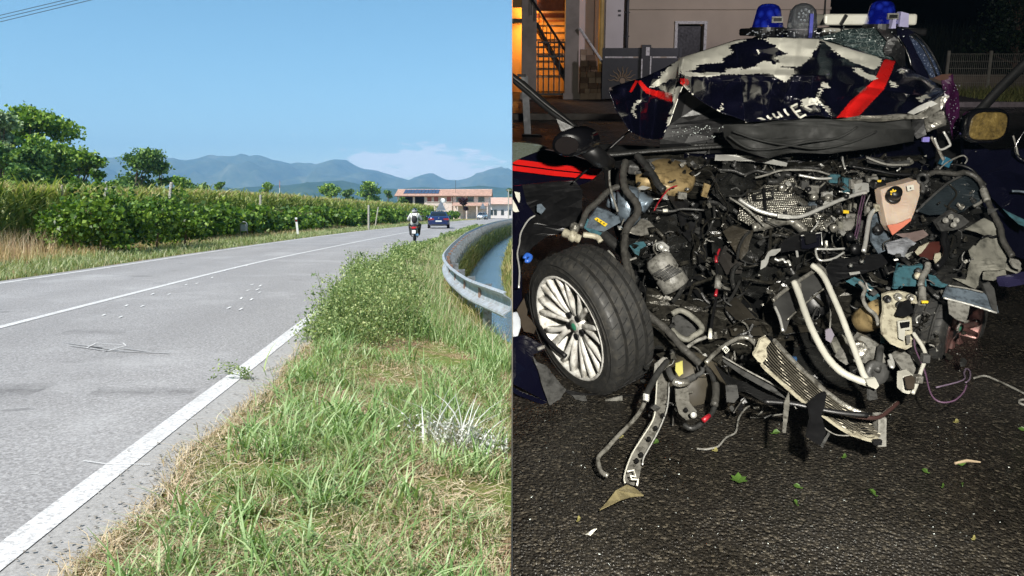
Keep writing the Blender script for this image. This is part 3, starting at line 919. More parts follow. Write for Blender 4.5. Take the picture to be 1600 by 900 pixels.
while yv < 165:
    X = float(left_x(yv)) - 3.9 + RNGv.normal(0, .15)
    px_ = 800 + X / yv * F
    marks = [(345, 'first vine after the dry grass gap, behind the litter bin'), (372, 'vine directly behind the litter bin'), (398, 'vine just right of the litter bin'), (418, 'vine under the thin grey post right of the litter bin'),
             (437, 'vine halfway between the litter bin and the leaning marker post'), (452, 'vine just left of the leaning white marker post'), (466, 'vine behind the leaning white marker post'), (480, 'vine just right of the leaning white marker post'), (497, 'second vine right of the leaning white marker post')]
    lab = 'leafy vine in the long row between the leaning marker post and the square grey post'
    if k < len(marks): lab = marks[k][1]
    elif px_ > 562 and px_ < 592: lab = 'vine in the row behind the square grey post on the verge'
    elif px_ >= 592: lab = 'small far vine in the row behind the scooter and the blue car'
    vine(X, yv, RNGv.uniform(1.25, 1.75), 1.0, 1.0 + yv / 140, max(260, int(900 - yv * 5)), .15 + yv * .0022, lab)
    yv += 1.7 + yv * .012; k += 1

# vineyard stakes, delineators, bin, signs
stake_m = simple('weathered_stake', lin((150, 140, 128)), .9, var=.3, scale=12, bump=.4)
conc = simple('concrete_post', lin((190, 184, 172)), .85, var=.2, scale=14, bump=.3, dirt=(.06, .05, .04))
wht = simple('white_paint', (.75, .75, .73), .5, var=.08, scale=6)
blk = simple('black_rubber', (.015, .015, .016), .6, var=.3)
dgr = simple('dark_plastic', (.03, .03, .032), .5, var=.2)
red = simple('red_reflector', (.45, .015, .012), .25, var=.1)
def stake(px, pytop, pybase, Y, r_, mat, label, lean=0.0, name='vineyard_post', cat='post', group='posts in the vineyard row'):
    t = DP(px, pytop, Y); zb = -.1
    b = Vector((t.x - lean, Y, zb))
    root = thing(name, (b.x, b.y, 0), label, cat, group)
    m = MB(); m.tube([b, b.lerp(t, .5), t], [r_ * 1.05, r_, r_], 7); m.build('shaft', mat, root)
    m = MB(); m.tube([t, t + (t - b).normalized() * .03], [r_ * .96, r_ * .6], 7); m.build('cap', mat, root)
stake(97, 290, 340, 29, .045, stake_m, 'dark weathered wooden post sticking out of the leftmost vine')
stake(167, 285, 340, 29.5, .06, conc, 'pale patched concrete post between the two tall vine shoots', .1)
stake(268, 286, 330, 32, .065, conc, 'pale leaning concrete post above the wide vine', .25)
stake(407, 305, 345, 50, .07, conc, 'thin grey post above the vines right of the litter bin')
stake(437, 306, 345, 60, .07, stake_m, 'thin grey post above the maize behind the roadside marker')
stake(576, 321, 352, 64, .075, conc, 'grey square post on the verge right of the leaning marker post')
stake(591, 324, 338, 76, .055, conc, 'short pale post leaning among the far vines', .3)
def delineator(px, pyb, h, label, lean=-.12):
    Y = EYE * F / (pyb - HZ); X = (px - 800) / F * Y
    root = thing('marker_post', (X, Y, 0), label, 'marker post', 'white roadside marker posts')
    m = MB(); m.loft([[Vector((X + lean * z / h + sx * .06, Y + sy * .05, z)) for sx, sy in ((-1, -1), (1, -1), (.7, 1), (-.7, 1))] for z in (-.05, h * .5, h)]); m.build('post', wht, root)
    m = MB(); m.loft([[Vector((X + lean * z / h + sx * .062, Y + sy * .052, z)) for sx, sy in ((-1, -1), (1, -1), (.7, 1), (-.7, 1))] for z in (h * .76, h * .9)]); m.build('black_band', dgr, root)
    m = MB(); zc = h * .83; m.box((X + lean * zc / h, Y - .054, zc), (.05, .01, .06)); m.build('reflector', red, root)
delineator(466, 368.5, 1.05, 'white marker post leaning left on the verge near the vines')
delineator(622, 349.5, 1.0, 'white marker post far along the left verge beside the rider', -.05)
def litter_bin():
    Y = EYE * F / (374 - HZ); X = (381 - 800) / F * Y
    root = thing('litter_bin', (X, Y, 0), 'small grey litter bin hung in a steel hoop on the left verge', 'litter bin')
    m = MB(); pts = [(X - .17, Y, -.05), (X - .17, Y, .70)] + [(X - .17 * math.cos(a), Y, .70 + .17 * math.sin(a)) for a in np.linspace(.3, PI - .3, 7)] + [(X + .17, Y, .70), (X + .17, Y, -.05)]
    m.tube(pts, .022, 8); m.build('hoop', galv_post, root, True)
    m = MB(); m.loft([[Vector((X + sx * w_, Y + sy * .1, z)) for sx, sy in ((-1, -1), (1, -1), (1, 1), (-1, 1))] for z, w_ in ((.42, .11), (.72, .135))]); m.build('bucket', simple('grey_steel', lin((176, 176, 174)), .5, .3), root)
    m = MB(); m.box((X, Y, .735), (.29, .23, .02)); m.build('rim', galv_post, root)
litter_bin()
def tri_sign(px, pyc, Y, s, label, kind='tri'):
    c = DP(px, pyc, Y)
    root = thing('road_sign', (c.x, Y, 0), label, 'road sign', 'road signs seen from behind')
    m = MB(); m.tube([(c.x, Y + .05, -.05), (c.x, Y + .05, c.z + s)], .035, 8); m.build('pole', galv_post, root)
    gm = simple('sign_back', lin((132, 138, 146)), .5, .5)
    m = MB()
    fr = lambda x, z, h: (c.x + x, Y + h, c.z + z)
    if kind == 'tri': m.prism([(-s * .62, -s * .5), (s * .62, -s * .5), (.04, s * .6), (-.04, s * .6)], -.01, .01, fr)
    else: m.prism([(s * .5 * math.cos(a), s * .5 * math.sin(a)) for a in np.linspace(0, 2 * PI, 20)[:-1]], -.01, .01, fr)
    m.build('plate', gm, root)
    m = MB(); m.box((c.x, Y - .02, c.z - s * .2), (s * .7, .02, .05)); m.build('bracket', galv_post, root)
tri_sign(689, 322.5, 95, .95, 'grey back of a triangular road sign above the blue car')
tri_sign(754.5, 322, 150, .9, 'grey back of a smaller triangular sign in front of the farmhouse')
def round_mirror():
    c = DP(692, 313.5, 100)
    root = thing('traffic_mirror', (c.x, 100, 0), 'white round traffic mirror on a pole beside the triangular sign', 'traffic mirror')
    m = MB(); m.tube([(c.x, 100.1, 0), (c.x, 100.1, c.z + .3)], .04, 8); m.build('pole', galv_post, root)
    m = MB(); m.lathe([(.01, .12), (.2, .09), (.29, 0), (.30, -.03), (.2, -.05)], c, (0, 1, 0), 20); m.build('shell', wht, root, True)
round_mirror()

# ------------------------------------------------------------------ trees
def tree(px, pybase, pytop, Y, wpx, label, mat, nl, ls, trunk_h=.35, name='tree', group=None, lobes=9, cat='tree', seed=None, flat=1.0):
    rg = np.random.default_rng(int(px * 7 + pytop))
    b = DP(px, HZ, Y); X = b.x
    H = EYE + (HZ - pytop) * Y / F
    W = wpx * Y / F / 2
    root = thing(name, (X, Y, 0), label, cat, group)
    m = MB()
    m.tube([(X, Y, -.2), (X + .02 * H, Y, H * .25), (X - .02 * H, Y, H * .55), (X, Y, H * .8)], [H * .028, H * .022, H * .014, H * .004], 8)
    cs = []
    L = []
    for i in range(lobes):
        a = rg.uniform(0, 2 * PI); hz = rg.uniform(trunk_h, .93)
        rad = W * math.sqrt(max(.05, 1 - ((hz - .55) / .5) ** 2)) * rg.uniform(.35, .85)
        c = np.array([X + math.cos(a) * rad, Y + math.sin(a) * rad, H * hz]); L.append(c)
        m.tube([(X, Y, H * hz * .55), tuple((c + np.array([X, Y, H * hz * .6])) / 2), tuple(c)], [H * .01, H * .007, H * .003], 5, False)
    L.append(np.array([X, Y, H * .86]))
    for c in L:
        r_ = W * rg.uniform(.38, .62)
        # many small tufts around the limb's end
        nt = 26
        tc_ = rg.normal(0, 1, (nt, 3)); tc_ /= np.linalg.norm(tc_, axis=1)[:, None]
        tc_ = c + tc_ * np.array([r_, r_, r_ * .62 * flat]) * rg.uniform(.3, 1.0, (nt, 1))
        per = max(3, int(nl * 2.6) // (len(L) * nt))
        for t in tc_: cs.append(t + rg.normal(0, 1, (per, 3)) * np.array([.26, .26, .17]) * r_)
    m.build('trunk', bark, root, fix=False)
    p = np.concatenate(cs); p[:, 2] = np.clip(p[:, 2], .3, H * 1.02)
    v, q = leaves(p, ls * 1.05, .8, .8, rg)
    np_mesh('crown', v, q, mat, root)
t_mid = leafmat('tree_leaves', [(0, lin((58, 91, 33))), (.4, lin((96, 131, 50))), (.8, lin((142, 172, 72))), (1, lin((189, 207, 98)))], .5, .28)
t_dark = leafmat('dark_tree_leaves', [(0, lin((49, 79, 38))), (.5, lin((83, 116, 55))), (1, lin((141, 169, 86)))], .5, .25)
t_grey = leafmat('grey_tree_leaves', [(0, lin((97, 120, 87))), (.5, lin((140, 161, 122))), (1, lin((184, 200, 159)))], .5, .25)
tg = 'trees behind the maize'
tree(48, 300, 154, 88, 120, 'tallest tree, broad dense green crown above the maize at far left', t_mid, 7000, .42, .15, group=tg, lobes=17)
tree(0, 300, 168, 84, 60, 'silvery grey-green tree at the left edge of the photo', t_grey, 3800, .36, .25, group=tg, lobes=9)
tree(88, 300, 222, 92, 70, 'mid green rounded tree right below the tallest crown', t_mid, 3600, .40, .15, group=tg, lobes=9)
tree(125, 300, 228, 97, 66, 'lighter feathery tree between the tallest one and the lone dark tree', t_mid, 3200, .38, .12, group=tg, lobes=9)
tree(30, 300, 226, 80, 80, 'low dark tree under the tallest crown', t_dark, 3200, .38, .1, group=tg, lobes=9)
tree(-20, 300, 215, 80, 60, 'dark tree cut off by the left edge below the silvery one', t_dark, 2400, .38, .1, group=tg, lobes=8)
tree(155, 300, 262, 100, 40, 'small light tree at the gap before the mountains', t_mid, 1500, .36, .1, group=tg, lobes=6)
tree(215, 300, 233, 115, 84, 'lone rounded dark tree against the mountains', t_dark, 5200, .42, .04, group=tg, lobes=16)
tree(250, 300, 252, 120, 36, 'small green tree at the right foot of the lone rounded dark tree', t_mid, 1500, .38, .1, group=tg, lobes=7)
fg = 'small trees far across the fields'
tree(285, 300, 275, 150, 38, 'low bush tree right of the lone dark tree above the maize', t_mid, 1000, .5, .1, group=fg, lobes=6)
tree(345, 300, 279, 160, 22, 'small pointed conifer-like tree alone above the maize', t_dark, 900, .45, .05, group=fg, lobes=6)
tree(318, 300, 287, 170, 44, 'low shrubby tree between the lone dark tree and the pointed one', t_dark, 800, .5, .05, group=fg, lobes=6)
tree(420, 300, 283, 200, 26, 'sparse small tree beside the thin radio mast', t_mid, 600, .45, .2, group=fg, lobes=6)
tree(516, 305, 288, 260, 36, 'round green tree left of the roundest one before the foothills', t_mid, 1200, .7, .1, group=fg, lobes=7)
tree(577, 305, 285, 260, 38, 'roundest green tree across the field left of the farmhouse', t_mid, 1300, .7, .12, group=fg, lobes=8)
tree(607, 305, 294, 250, 14, 'narrow dark tree beside the farmhouse roof', t_dark, 500, .6, .05, group=fg, lobes=5)
tree(540, 305, 296, 270, 24, 'low dark tree between the two round field trees', t_dark, 700, .7, .05, group=fg, lobes=5)
tree(629, 310, 307, 185, 20, 'small bush tree at the open barn end of the farmhouse', t_dark, 500, .5, .05, group=fg, lobes=5)
tree(797, 310, 291, 240, 12, 'dark tree behind the low house at the right edge', t_dark, 500, .6, .05, group=fg, lobes=5)
tree(724.5, 335, 308, 176, 15, 'dark red-leaved tree in front of the farmhouse', leafmat('purple_leaves', [(0, (.035, .012, .016)), (1, (.10, .035, .04))], .5, .15), 700, .5, .3, group=fg, lobes=6)
# far tree line and scattered specks of villages
def treeline():
    n = 15000
    u = RNGv.uniform(-400, 1000, n); Y = RNGv.uniform(420, 900, n)
    X = (u - 800) / F * Y
    hz = (3 + 5 * np.abs(fieldn(u * .04, Y * .004, 1.0, 4)))
    z = RNGv.uniform(0, 1, n) * hz
    v, q = leaves(np.stack([X, Y, z], 1), 3.2, .6, .8, RNGv)
    o = np_mesh('treeline', v, q, t_dark); tag(o, kind='stuff')
treeline()
vw = simple('village_wall', lin((214, 200, 182)), .8, var=.1); vr = simple('village_roof', lin((170, 110, 84)), .85, var=.2)
for i, (px, py, w, lab) in enumerate([(455, 303, 9, 'tiny pale house far off below the hills, left of centre'), (470, 302, 12, 'second tiny house far off with a long tiled roof'), (350, 302, 10, 'tiny house just above the maize near the pointed tree'),
                          (640, 303, 8, 'tiny house peeping left of the farmhouse')]):
    Y = 480 + i * 15; c = DP(px, HZ, Y); hh = 6.0; ww = w * Y / F
    root = thing('distant_house', (c.x, Y, 0), lab, 'house', 'far village houses')
    m = MB(); m.box((c.x, Y, hh / 2), (ww, 8, hh)); m.build('wall', vw, root)
    m = MB(); m.prism([(-4.5, hh + .02), (4.5, hh + .02), (0, hh + 2.2)], -ww / 2 - .4, ww / 2 + .4, lambda y, z, h: (c.x + h, Y + y, z)); m.build('roof', vr, root)
    for sx in (-.25, .25):
        m = MB(); m.box((c.x + sx * ww, Y - 4.02, 3.6), (.9, .1, 1.3)); m.build('window', dgr, root)
def mast():
    c = DP(437, HZ, 210); H = EYE + (HZ - 282) * 210 / F
    root = thing('radio_mast', (c.x, 210, 0), 'thin red and white radio mast beyond the maize', 'mast')
    for k in range(5):
        m = MB(); m.tube([(c.x, 210, H * k / 5), (c.x, 210, H * (k + 1) / 5)], [.16 - .02 * k, .14 - .02 * k], 6); m.build('section', wht if k % 2 else simple('mast_red', lin((190, 120, 105)), .6), root)
mast()
# cables overhead
cab = simple('cable_black', (.02, .02, .022), .6)
for i, (y0, x1, lab) in enumerate(((24, 101, 'topmost of three overhead cables in the sky corner'), (29, 121, 'middle one of three overhead cables in the sky corner'), (34.2, 142, 'lowest of three overhead cables in the sky corner'))):
    a = DP(0, y0, 34); b = DP(x1, 0, 31)
    d = b - a
    m = MB(); m.tube([a - d * 4, a - d * 1.5, a, b, b + d * 2, b + d * 5], .012, 6)
    o = m.build('overhead_cable', cab); tag(o, lab, 'cable', 'cables crossing the sky')

# ------------------------------------------------------------------ farmhouse
plas = simple('pink_plaster', lin((222, 204, 194)), .9, var=.1, scale=1.2, dirt=(.40, .32, .28))
tile = simple('roof_tile', lin((196, 164, 148)), .9, var=.2, scale=1.5, dirt=(.30, .20, .16))
glass_d = simple('dark_window', (.03, .045, .05), .15, spec=.7)
shut = simple('red_shutter', lin((160, 84, 70)), .7)
grn = simple('green_shutter', lin((84, 104, 96)), .7)
def farmhouse():
    Y0 = 190.0
    def W(px, z, dy=0.0): # facade point
        return Vector(((px - 800) / F * Y0, Y0 + dy, z))
    def zz(py): return EYE - (py - HZ) * Y0 / F
    root = thing('farmhouse', tuple(W(700, 0)), 'long pink farmhouse with tiled roof, solar panels and an open barn end', 'farmhouse')
    x0, x1 = W(621, 0).x, W(765, 0).x; xb = W(664, 0).x
    ze, zr = zz(306), zz(296.3); zt = .0
    m = MB(); m.box(((xb + x1) / 2, Y0 + 5, ze / 2), (x1 - xb, 10, ze)); m.build('wall', plas, root)
    m = MB(); m.box(((x0 + xb) / 2 - .05, Y0 + 9.8, ze / 2), (xb - x0 - .1, .4, ze)); m.box((x0 + .2, Y0 + 7, ze / 2), (.4, 6, ze)); m.build('barn_wall', simple('barn_dark', (.10, .08, .07), .9), root)
    for px in (646.5, 664.5, 622):
        m = MB(); m.box((W(px, 0).x, Y0 + .25, ze / 2), (.45 if px > 630 else .3, .45, ze - .01)); m.build('pillar', plas, root)
    m = MB(); m.box(((x0 + xb) / 2, Y0 + 4, zz(317) / 2), (xb - x0 - .6, .3, zz(317))); m.build('barn_front', simple('barn_board', lin((150, 140, 120)), .9), root)
    # tiled roof with rows of tile
    def roof(nm, xa, xc, ya, za, yb, zb, rows):
        m = MB()
        for k in range(rows):
            t0, t1 = k / rows, (k + 1) / rows
            p = lambda x, t, dz: Vector((x, ya + (yb - ya) * t, za + (zb - za) * t + dz))
            m.add([p(xa, t0, .16), p(xc, t0, .16), p(xc, t1, .06), p(xa, t1, .06), p(xa, t0, 0), p(xc, t0, 0)], [(0, 1, 2, 3), (4, 5, 1, 0)])
        return m.build(nm, tile, root, fix=False)
    roof('roof', x0 - .6, x1 + .5, Y0 - .7, ze - .05, Y0 + 5, zr, 14)
    roof('roof', x0 - .6, x1 + .5, Y0 + 10.7, ze - .05, Y0 + 5, zr, 6)
    m = MB(); m.tube([(x0 - .6, Y0 + 5, zr + .1), (x1 + .5, Y0 + 5, zr + .1)], .16, 8); m.build('ridge', tile, root)
    m = MB(); m.tube([(x0 - .6, Y0 - .75, ze - .08), (x1 + .5, Y0 - .75, ze - .08)], .09, 8); m.build('gutter', simple('copper_gutter', lin((120, 84, 66)), .6), root)
    m = MB(); m.add([(x1 - .01, Y0, ze), (x1 - .01, Y0 + 10, ze), (x1 - .01, Y0 + 5, zr), (x1 + .02, Y0, ze), (x1 + .02, Y0 + 10, ze), (x1 + .02, Y0 + 5, zr)], [(0, 2, 1), (3, 4, 5), (0, 1, 4, 3)]); m.build('gable', plas, root)
    # porch roof along the right half
    xp = W(708, 0).x
    roof('porch_roof', xp, x1 - .3, Y0 - 3.0, zz(322), Y0 - .02, zz(317), 7)
    for px in (716, 730, 746, 762):
        m = MB(); m.box((W(px, 0).x, Y0 - 2.8, zz(322) / 2), (.25, .25, zz(322))); m.build('porch_post', plas, root)
    for px, c in ((671, shut), (681.5, shut), (701.5, shut), (718, grn), (735.5, grn), (752, grn)):
        a = W(px, 0)
        w = 1.0 if c is shut else 1.15
        m = MB(); zc = zz(311.3); m.box((a.x, Y0 - .03, zc), (w, .08, 1.05)); win = m.build('window', c if c is shut else glass_d, root)
        m = MB()
        for s in (-1, 1): m.box((a.x + s * (w / 2 + .06), Y0 - .05, zc), (.12, .14, 1.3))
        m.box((a.x, Y0 - .05, zc - .62), (w + .5, .2, .1)); m.build('frame', plas if c is shut else grn, win)
    m = MB(); m.tube([(W(707, 0).x, Y0 - .1, 0), (W(707, 0).x, Y0 - .1, ze)], .08, 6); m.build('downpipe', simple('copper_gutter', lin((120, 84, 66)), .6), root)
    m = MB(); m.tube([(W(711, 0).x, Y0 + 2, zr - 1), (W(711, 0).x, Y0 + 2, zr + 2.2)], .04, 6); m.build('aerial', dgr, root)
    pv = simple('solar_cell', lin((58, 66, 92)), .15, .1, var=.15, spec=.8); fr = simple('solar_frame', lin((150, 158, 170)), .4, .6)
    for i in range(10):
        for j in range(2):
            xa = W(629.5, 0).x + i * (W(685, 0).x - W(629.5, 0).x) / 10; wd = (W(685, 0).x - W(629.5, 0).x) / 10 - .10
            t0 = .28 + j * .34; t1 = t0 + .31
            pt = lambda x, t: Vector((x, Y0 - .7 + 5.7 * t, ze - .05 + (zr - ze + .05) * t + .26))
            m = MB(); m.add([pt(xa, t0), pt(xa + wd, t0), pt(xa + wd, t1), pt(xa, t1)] + [pt(xa, t0) - Vector((0, 0, .08)), pt(xa + wd, t0) - Vector((0, 0, .08)), pt(xa + wd, t1) - Vector((0, 0, .08)), pt(xa, t1) - Vector((0, 0, .08))], [(0, 1, 2, 3), (7, 6, 5, 4), (0, 4, 5, 1), (1, 5, 6, 2), (2, 6, 7, 3), (3, 7, 4, 0)]); m.build('solar_panel', pv, root)
    # low house at the right
    Y1 = 210.0
    wx = lambda px: (px - 800) / F * Y1
    r2 = thing('low_house', (wx(782), Y1, 0), 'low white house with tiled roof right of the farmhouse', 'house')
    z1, z2 = EYE + (HZ - 319) * Y1 / F, EYE + (HZ - 308) * Y1 / F
    m = MB(); m.box((wx(785), Y1 + 4, z1 / 2), (wx(804) - wx(766), 8, z1)); m.build('wall', simple('white_plaster', lin((214, 208, 204)), .9, var=.08), r2)
    m = MB(); m.prism([(-1, z1), (9, z1), (4, z2)], wx(765), wx(806), lambda y, z, h: (h, Y1 + y, z)); m.build('roof', tile, r2)
    for px in (768, 774, 785, 796):
        m = MB(); m.box((wx(px), Y1 - .04, 1.5), (.7, .1, 1.3)); m.build('window', glass_d, r2)
    m = MB(); m.box((wx(785), Y1 - 3, .35), (wx(804) - wx(765), .3, .7)); o = m.build('garden_wall', simple('white_plaster', lin((214, 208, 204)), .9, var=.08)); tag(o, 'low white garden wall before the low house', 'wall')
farmhouse()
def pole():
    c = DP(794.5, HZ, 170); H = EYE + (HZ - 296) * 170 / F
    root = thing('utility_pole', (c.x, 170, 0), 'pale concrete utility pole near the right edge by the low house', 'utility pole')
    m = MB(); m.tube([(c.x, 170, -.1), (c.x, 170, H)], [.15, .09], 8); m.build('shaft', conc, root)
    m = MB(); m.box((c.x, 170, H - .15), (.9, .1, .1)); m.build('crossarm', conc, root)
    for s in (-.4, 0, .4):
        m = MB(); m.lathe([(.05, 0), (.06, .06), (.03, .12)], (c.x + s, 170, H - .1), n=8); m.build('insulator', dgr, root)
pole()

# ------------------------------------------------------------------ vehicles and rider on the road
def car_ring(y, w, zb, zs, zt, k=.72):
    half = [(w * .80, zb), (w * .97, zb + .10), (w, zb + .30), (w * .985, zs - .10), (w * .93, zs), (w * k, zt)]
    return [Vector((x, y, z)) for x, z in half] + [Vector((-x, y, z)) for x, z in reversed(half)]
def wheel(parent, c, r_, w, out, tyre_m, rim_m, spokes=5):
    wm = MB(); ax = Vector((out, 0, 0))
    wm.lathe([(r_ * .70, -w * .5), (r_ * .93, -w * .5), (r_, -w * .36), (r_, w * .36), (r_ * .93, w * .5), (r_ * .70, w * .5)], c, ax, 24)
    t = wm.build('wheel', tyre_m, parent, True)
    rm = MB(); rm.lathe([(r_ * .70, w * .5), (r_ * .66, w * .44), (r_ * .64, w * .1)], c, ax, 24, cap=False)
    rm.lathe([(r_ * .66, w * .12), (.01, w * .12)], c, ax, 24, cap=False)
    for k in range(spokes):
        a = 2 * PI * k / spokes
        d = Vector((0, math.cos(a), math.sin(a))); p = Vector(c) + ax * w * .38
        rm.tube([p + d * .04, p + d * r_ * .66], [.04, .03], 4)
    rm.build('rim', rim_m, t)
tyre_s = simple('tyre_rubber', (.018, .018, .019), .75, var=.3)
alloy_s = simple('alloy', (.55, .55, .56), .35, .8)
chrome = simple('chrome', (.7, .7, .7), .15, 1.0, var=.05)
cglass = simple('car_glass', (.012, .016, .02), .06, spec=.8)
lamp_r = simple('tail_lamp', (.30, .010, .012), .15, coat=.8)
plate_m = simple('number_plate', (.72, .72, .70), .4, var=.04)
lens_m = simple('lamp_lens', (.6, .62, .65), .1, .3, coat=1)
def make_car(name, loc, rz, paint, label, cat, L, Wd, H, rear=True, hatch=False):
    root = local(thing(name, loc, label, cat, None, rz=rz))
    hw = Wd / 2; hl = L / 2
    if not hatch:
        st = [(-hl, .80, .42, .80, .86), (-hl + .12, .93, .28, .93, .99), (-hl + .5, .99, .22, .98, 1.04), (-hl + 1.2, 1.0, .20, .98, 1.02), (0, 1.0, .19, .95, .98), (hl - 1.7, 1.0, .19, .93, .96), (hl - .9, .98, .20, .86, .92), (hl - .3, .92, .22, .74, .80), (hl, .74, .32, .60, .64)]
        roof = [(-hl + .55, 1.035, .80), (-hl + 1.5, H, .60), (-hl + 2.5, H + .005, .62), (hl - 2.3, H - .10, .64), (hl - 1.35, .95, .82)]
    else:
        st = [(-hl, .82, .40, .92, .95), (-hl + .15, .96, .26, 1.0, 1.02), (-hl + .8, 1.0, .20, 1.0, 1.02), (0, 1.0, .19, .98, 1.0), (hl - 1.5, 1.0, .19, .97, .99), (hl - .7, .97, .20, .90, .95), (hl - .2, .88, .22, .76, .82), (hl, .70, .30, .62, .66)]
        roof = [(-hl + .12, 1.01, .84), (-hl + .6, H - .06, .66), (-hl + 1.6, H, .66), (hl - 1.9, H - .05, .66), (hl - .95, .98, .84)]
    m = MB(); m.loft([car_ring(y, hw * w, zb, zs, zt) for y, w, zb, zs, zt in st])
    m.build('body', paint, root, True)
    # greenhouse: roof skin and dark glass under it
    rings = []
    belt = .96
    for (y, z, k) in roof:
        rings.append([Vector((hw * .90, y, belt - .03)), Vector((hw * (k + .02), y, max(z - .05, belt))), Vector((hw * k * .75, y, z)), Vector((-hw * k * .75, y, z)), Vector((-hw * (k + .02), y, max(z - .05, belt))), Vector((-hw * .90, y, belt - .03))])
    m = MB(); m.loft(rings); m.build('cabin_glass', cglass, root, True)
    # roof panel and pillars, a few millimetres proud of the glass
    m = MB()
    up = Vector((0, 0, .012))
    for i in range(1, len(rings) - 2):
        a, b = rings[i], rings[i + 1]
        for j in (1, 2, 3):
            m.add([a[j] + up, b[j] + up, b[j + 1] + up, a[j + 1] + up, a[j] - up * .2, b[j] - up * .2, b[j + 1] - up * .2, a[j + 1] - up * .2], [(0, 1, 2, 3), (0, 4, 5, 1), (2, 6, 7, 3), (1, 5, 6, 2), (3, 7, 4, 0)])
    m.build('roof', paint, root, True)
    for s in (0, 1):
        for (i, j) in ((0, 1), (len(rings) - 1, len(rings) - 2)):
            q = 1 if s == 0 else 4
            pa, pb = rings[i][q], rings[j][q]
            m = MB(); m.tube([pa, pa.lerp(pb, .5), pb], [.05, .05, .055], 6); m.build('pillar', paint, root)
        q = 1 if s == 0 else 4; w_ = 0 if s == 0 else 5
        m = MB(); m.tube([rings[2][q], (rings[2][w_])], .035, 6); m.build('pillar', dgr, root)
        sg = 1 if s == 0 else -1
        m = MB(); m.ellipsoid((sg * (hw + .06), hl - 1.75, 1.0), (.11, .06, .075)); m.build('mirror', paint, root, True)
    for sx in (-1, 1):
        for yy in (-hl + .88, hl - .86):
            wheel(root, (sx * (hw - .10), yy, .32), .32, .21, sx, tyre_s, alloy_s)
            m = MB(); m.lathe([(.37, -.005), (.37, .012)], (sx * (hw - .012), yy, .33), (sx, 0, 0), 24); m.build('wheel_arch', dgr, root)
    # tail
    m = MB(); m.box((0, -hl - .01, .42), (Wd * .80, .10, .24)); m.build('rear_bumper', paint, root, bevel=.03)
    m = MB(); m.box((0, -hl - .03, .30), (Wd * .66, .10, .12)); m.build('diffuser', dgr, root)
    for sx in (-1, 1):
        m = MB(); m.prism([(-.24, -.06), (.22, -.08), (.25, .05), (.18, .09), (-.22, .06)], -.06, .06, lambda x, z, h, sx=sx: (sx * (hw * .66 + x), -hl + .02 + abs(x) * .1 + h * .8, .78 + z)); m.build('tail_lamp', lamp_r, root)
        m = MB(); m.tube([(sx * hw * .55, -hl - .06, .27), (sx * hw * .55, -hl + .1, .27)], .05, 10); m.build('exhaust', chrome, root)
        m = MB(); m.prism([(-.22, -.06), (.2, -.03), (.26, .08), (-.2, .05)], -.05, .06, lambda x, z, h, sx=sx: (sx * (hw * .62 + x), hl - .16 - max(0, x) * .7 + h, .68 + z)); m.build('headlight', lens_m, root)
    m = MB(); m.box((0, -hl - .065, .62 if not hatch else .70), (.52, .02, .12)); m.build('number_plate', plate_m, root)
    m = MB(); m.lathe([(.05, 0), (.045, .02)], (0, -hl - .02, .88), (0, -1, 0), 16); m.build('badge', chrome, root)
    m = MB(); m.box((0, hl - .02, .50), (.9, .06, .22)); m.build('grille', dgr, root)
    m = MB(); m.box((0, hl + .02, .44), (.52, .02, .11)); m.build('number_plate', plate_m, root)
    m = MB(); m.box((0, hl - .05, .32), (Wd * .72, .12, .14)); m.build('front_bumper', paint, root, bevel=.03)
    return root
blue_p = simple('blue_car_paint', (.010, .022, .105), .22, .25, var=.08, coat=1)
silv_p = simple('silver_car_paint', (.42, .44, .46), .25, .6, var=.05, coat=1)
bx = DP(683, 355, 71)
make_car('blue_sedan', (bx.x, 72.5, 0.006), R(5), blue_p, 'dark blue sedan driving away, just overtaking the scooter', 'car', 4.64, 1.86, 1.44)
sx_ = DP(753.5, 342, 168)
make_car('silver_hatchback', (sx_.x, 168, 0.006), R(180 - 8), silv_p, 'silver hatchback coming towards the camera before the farmhouse', 'car', 4.1, 1.75, 1.5, hatch=True)

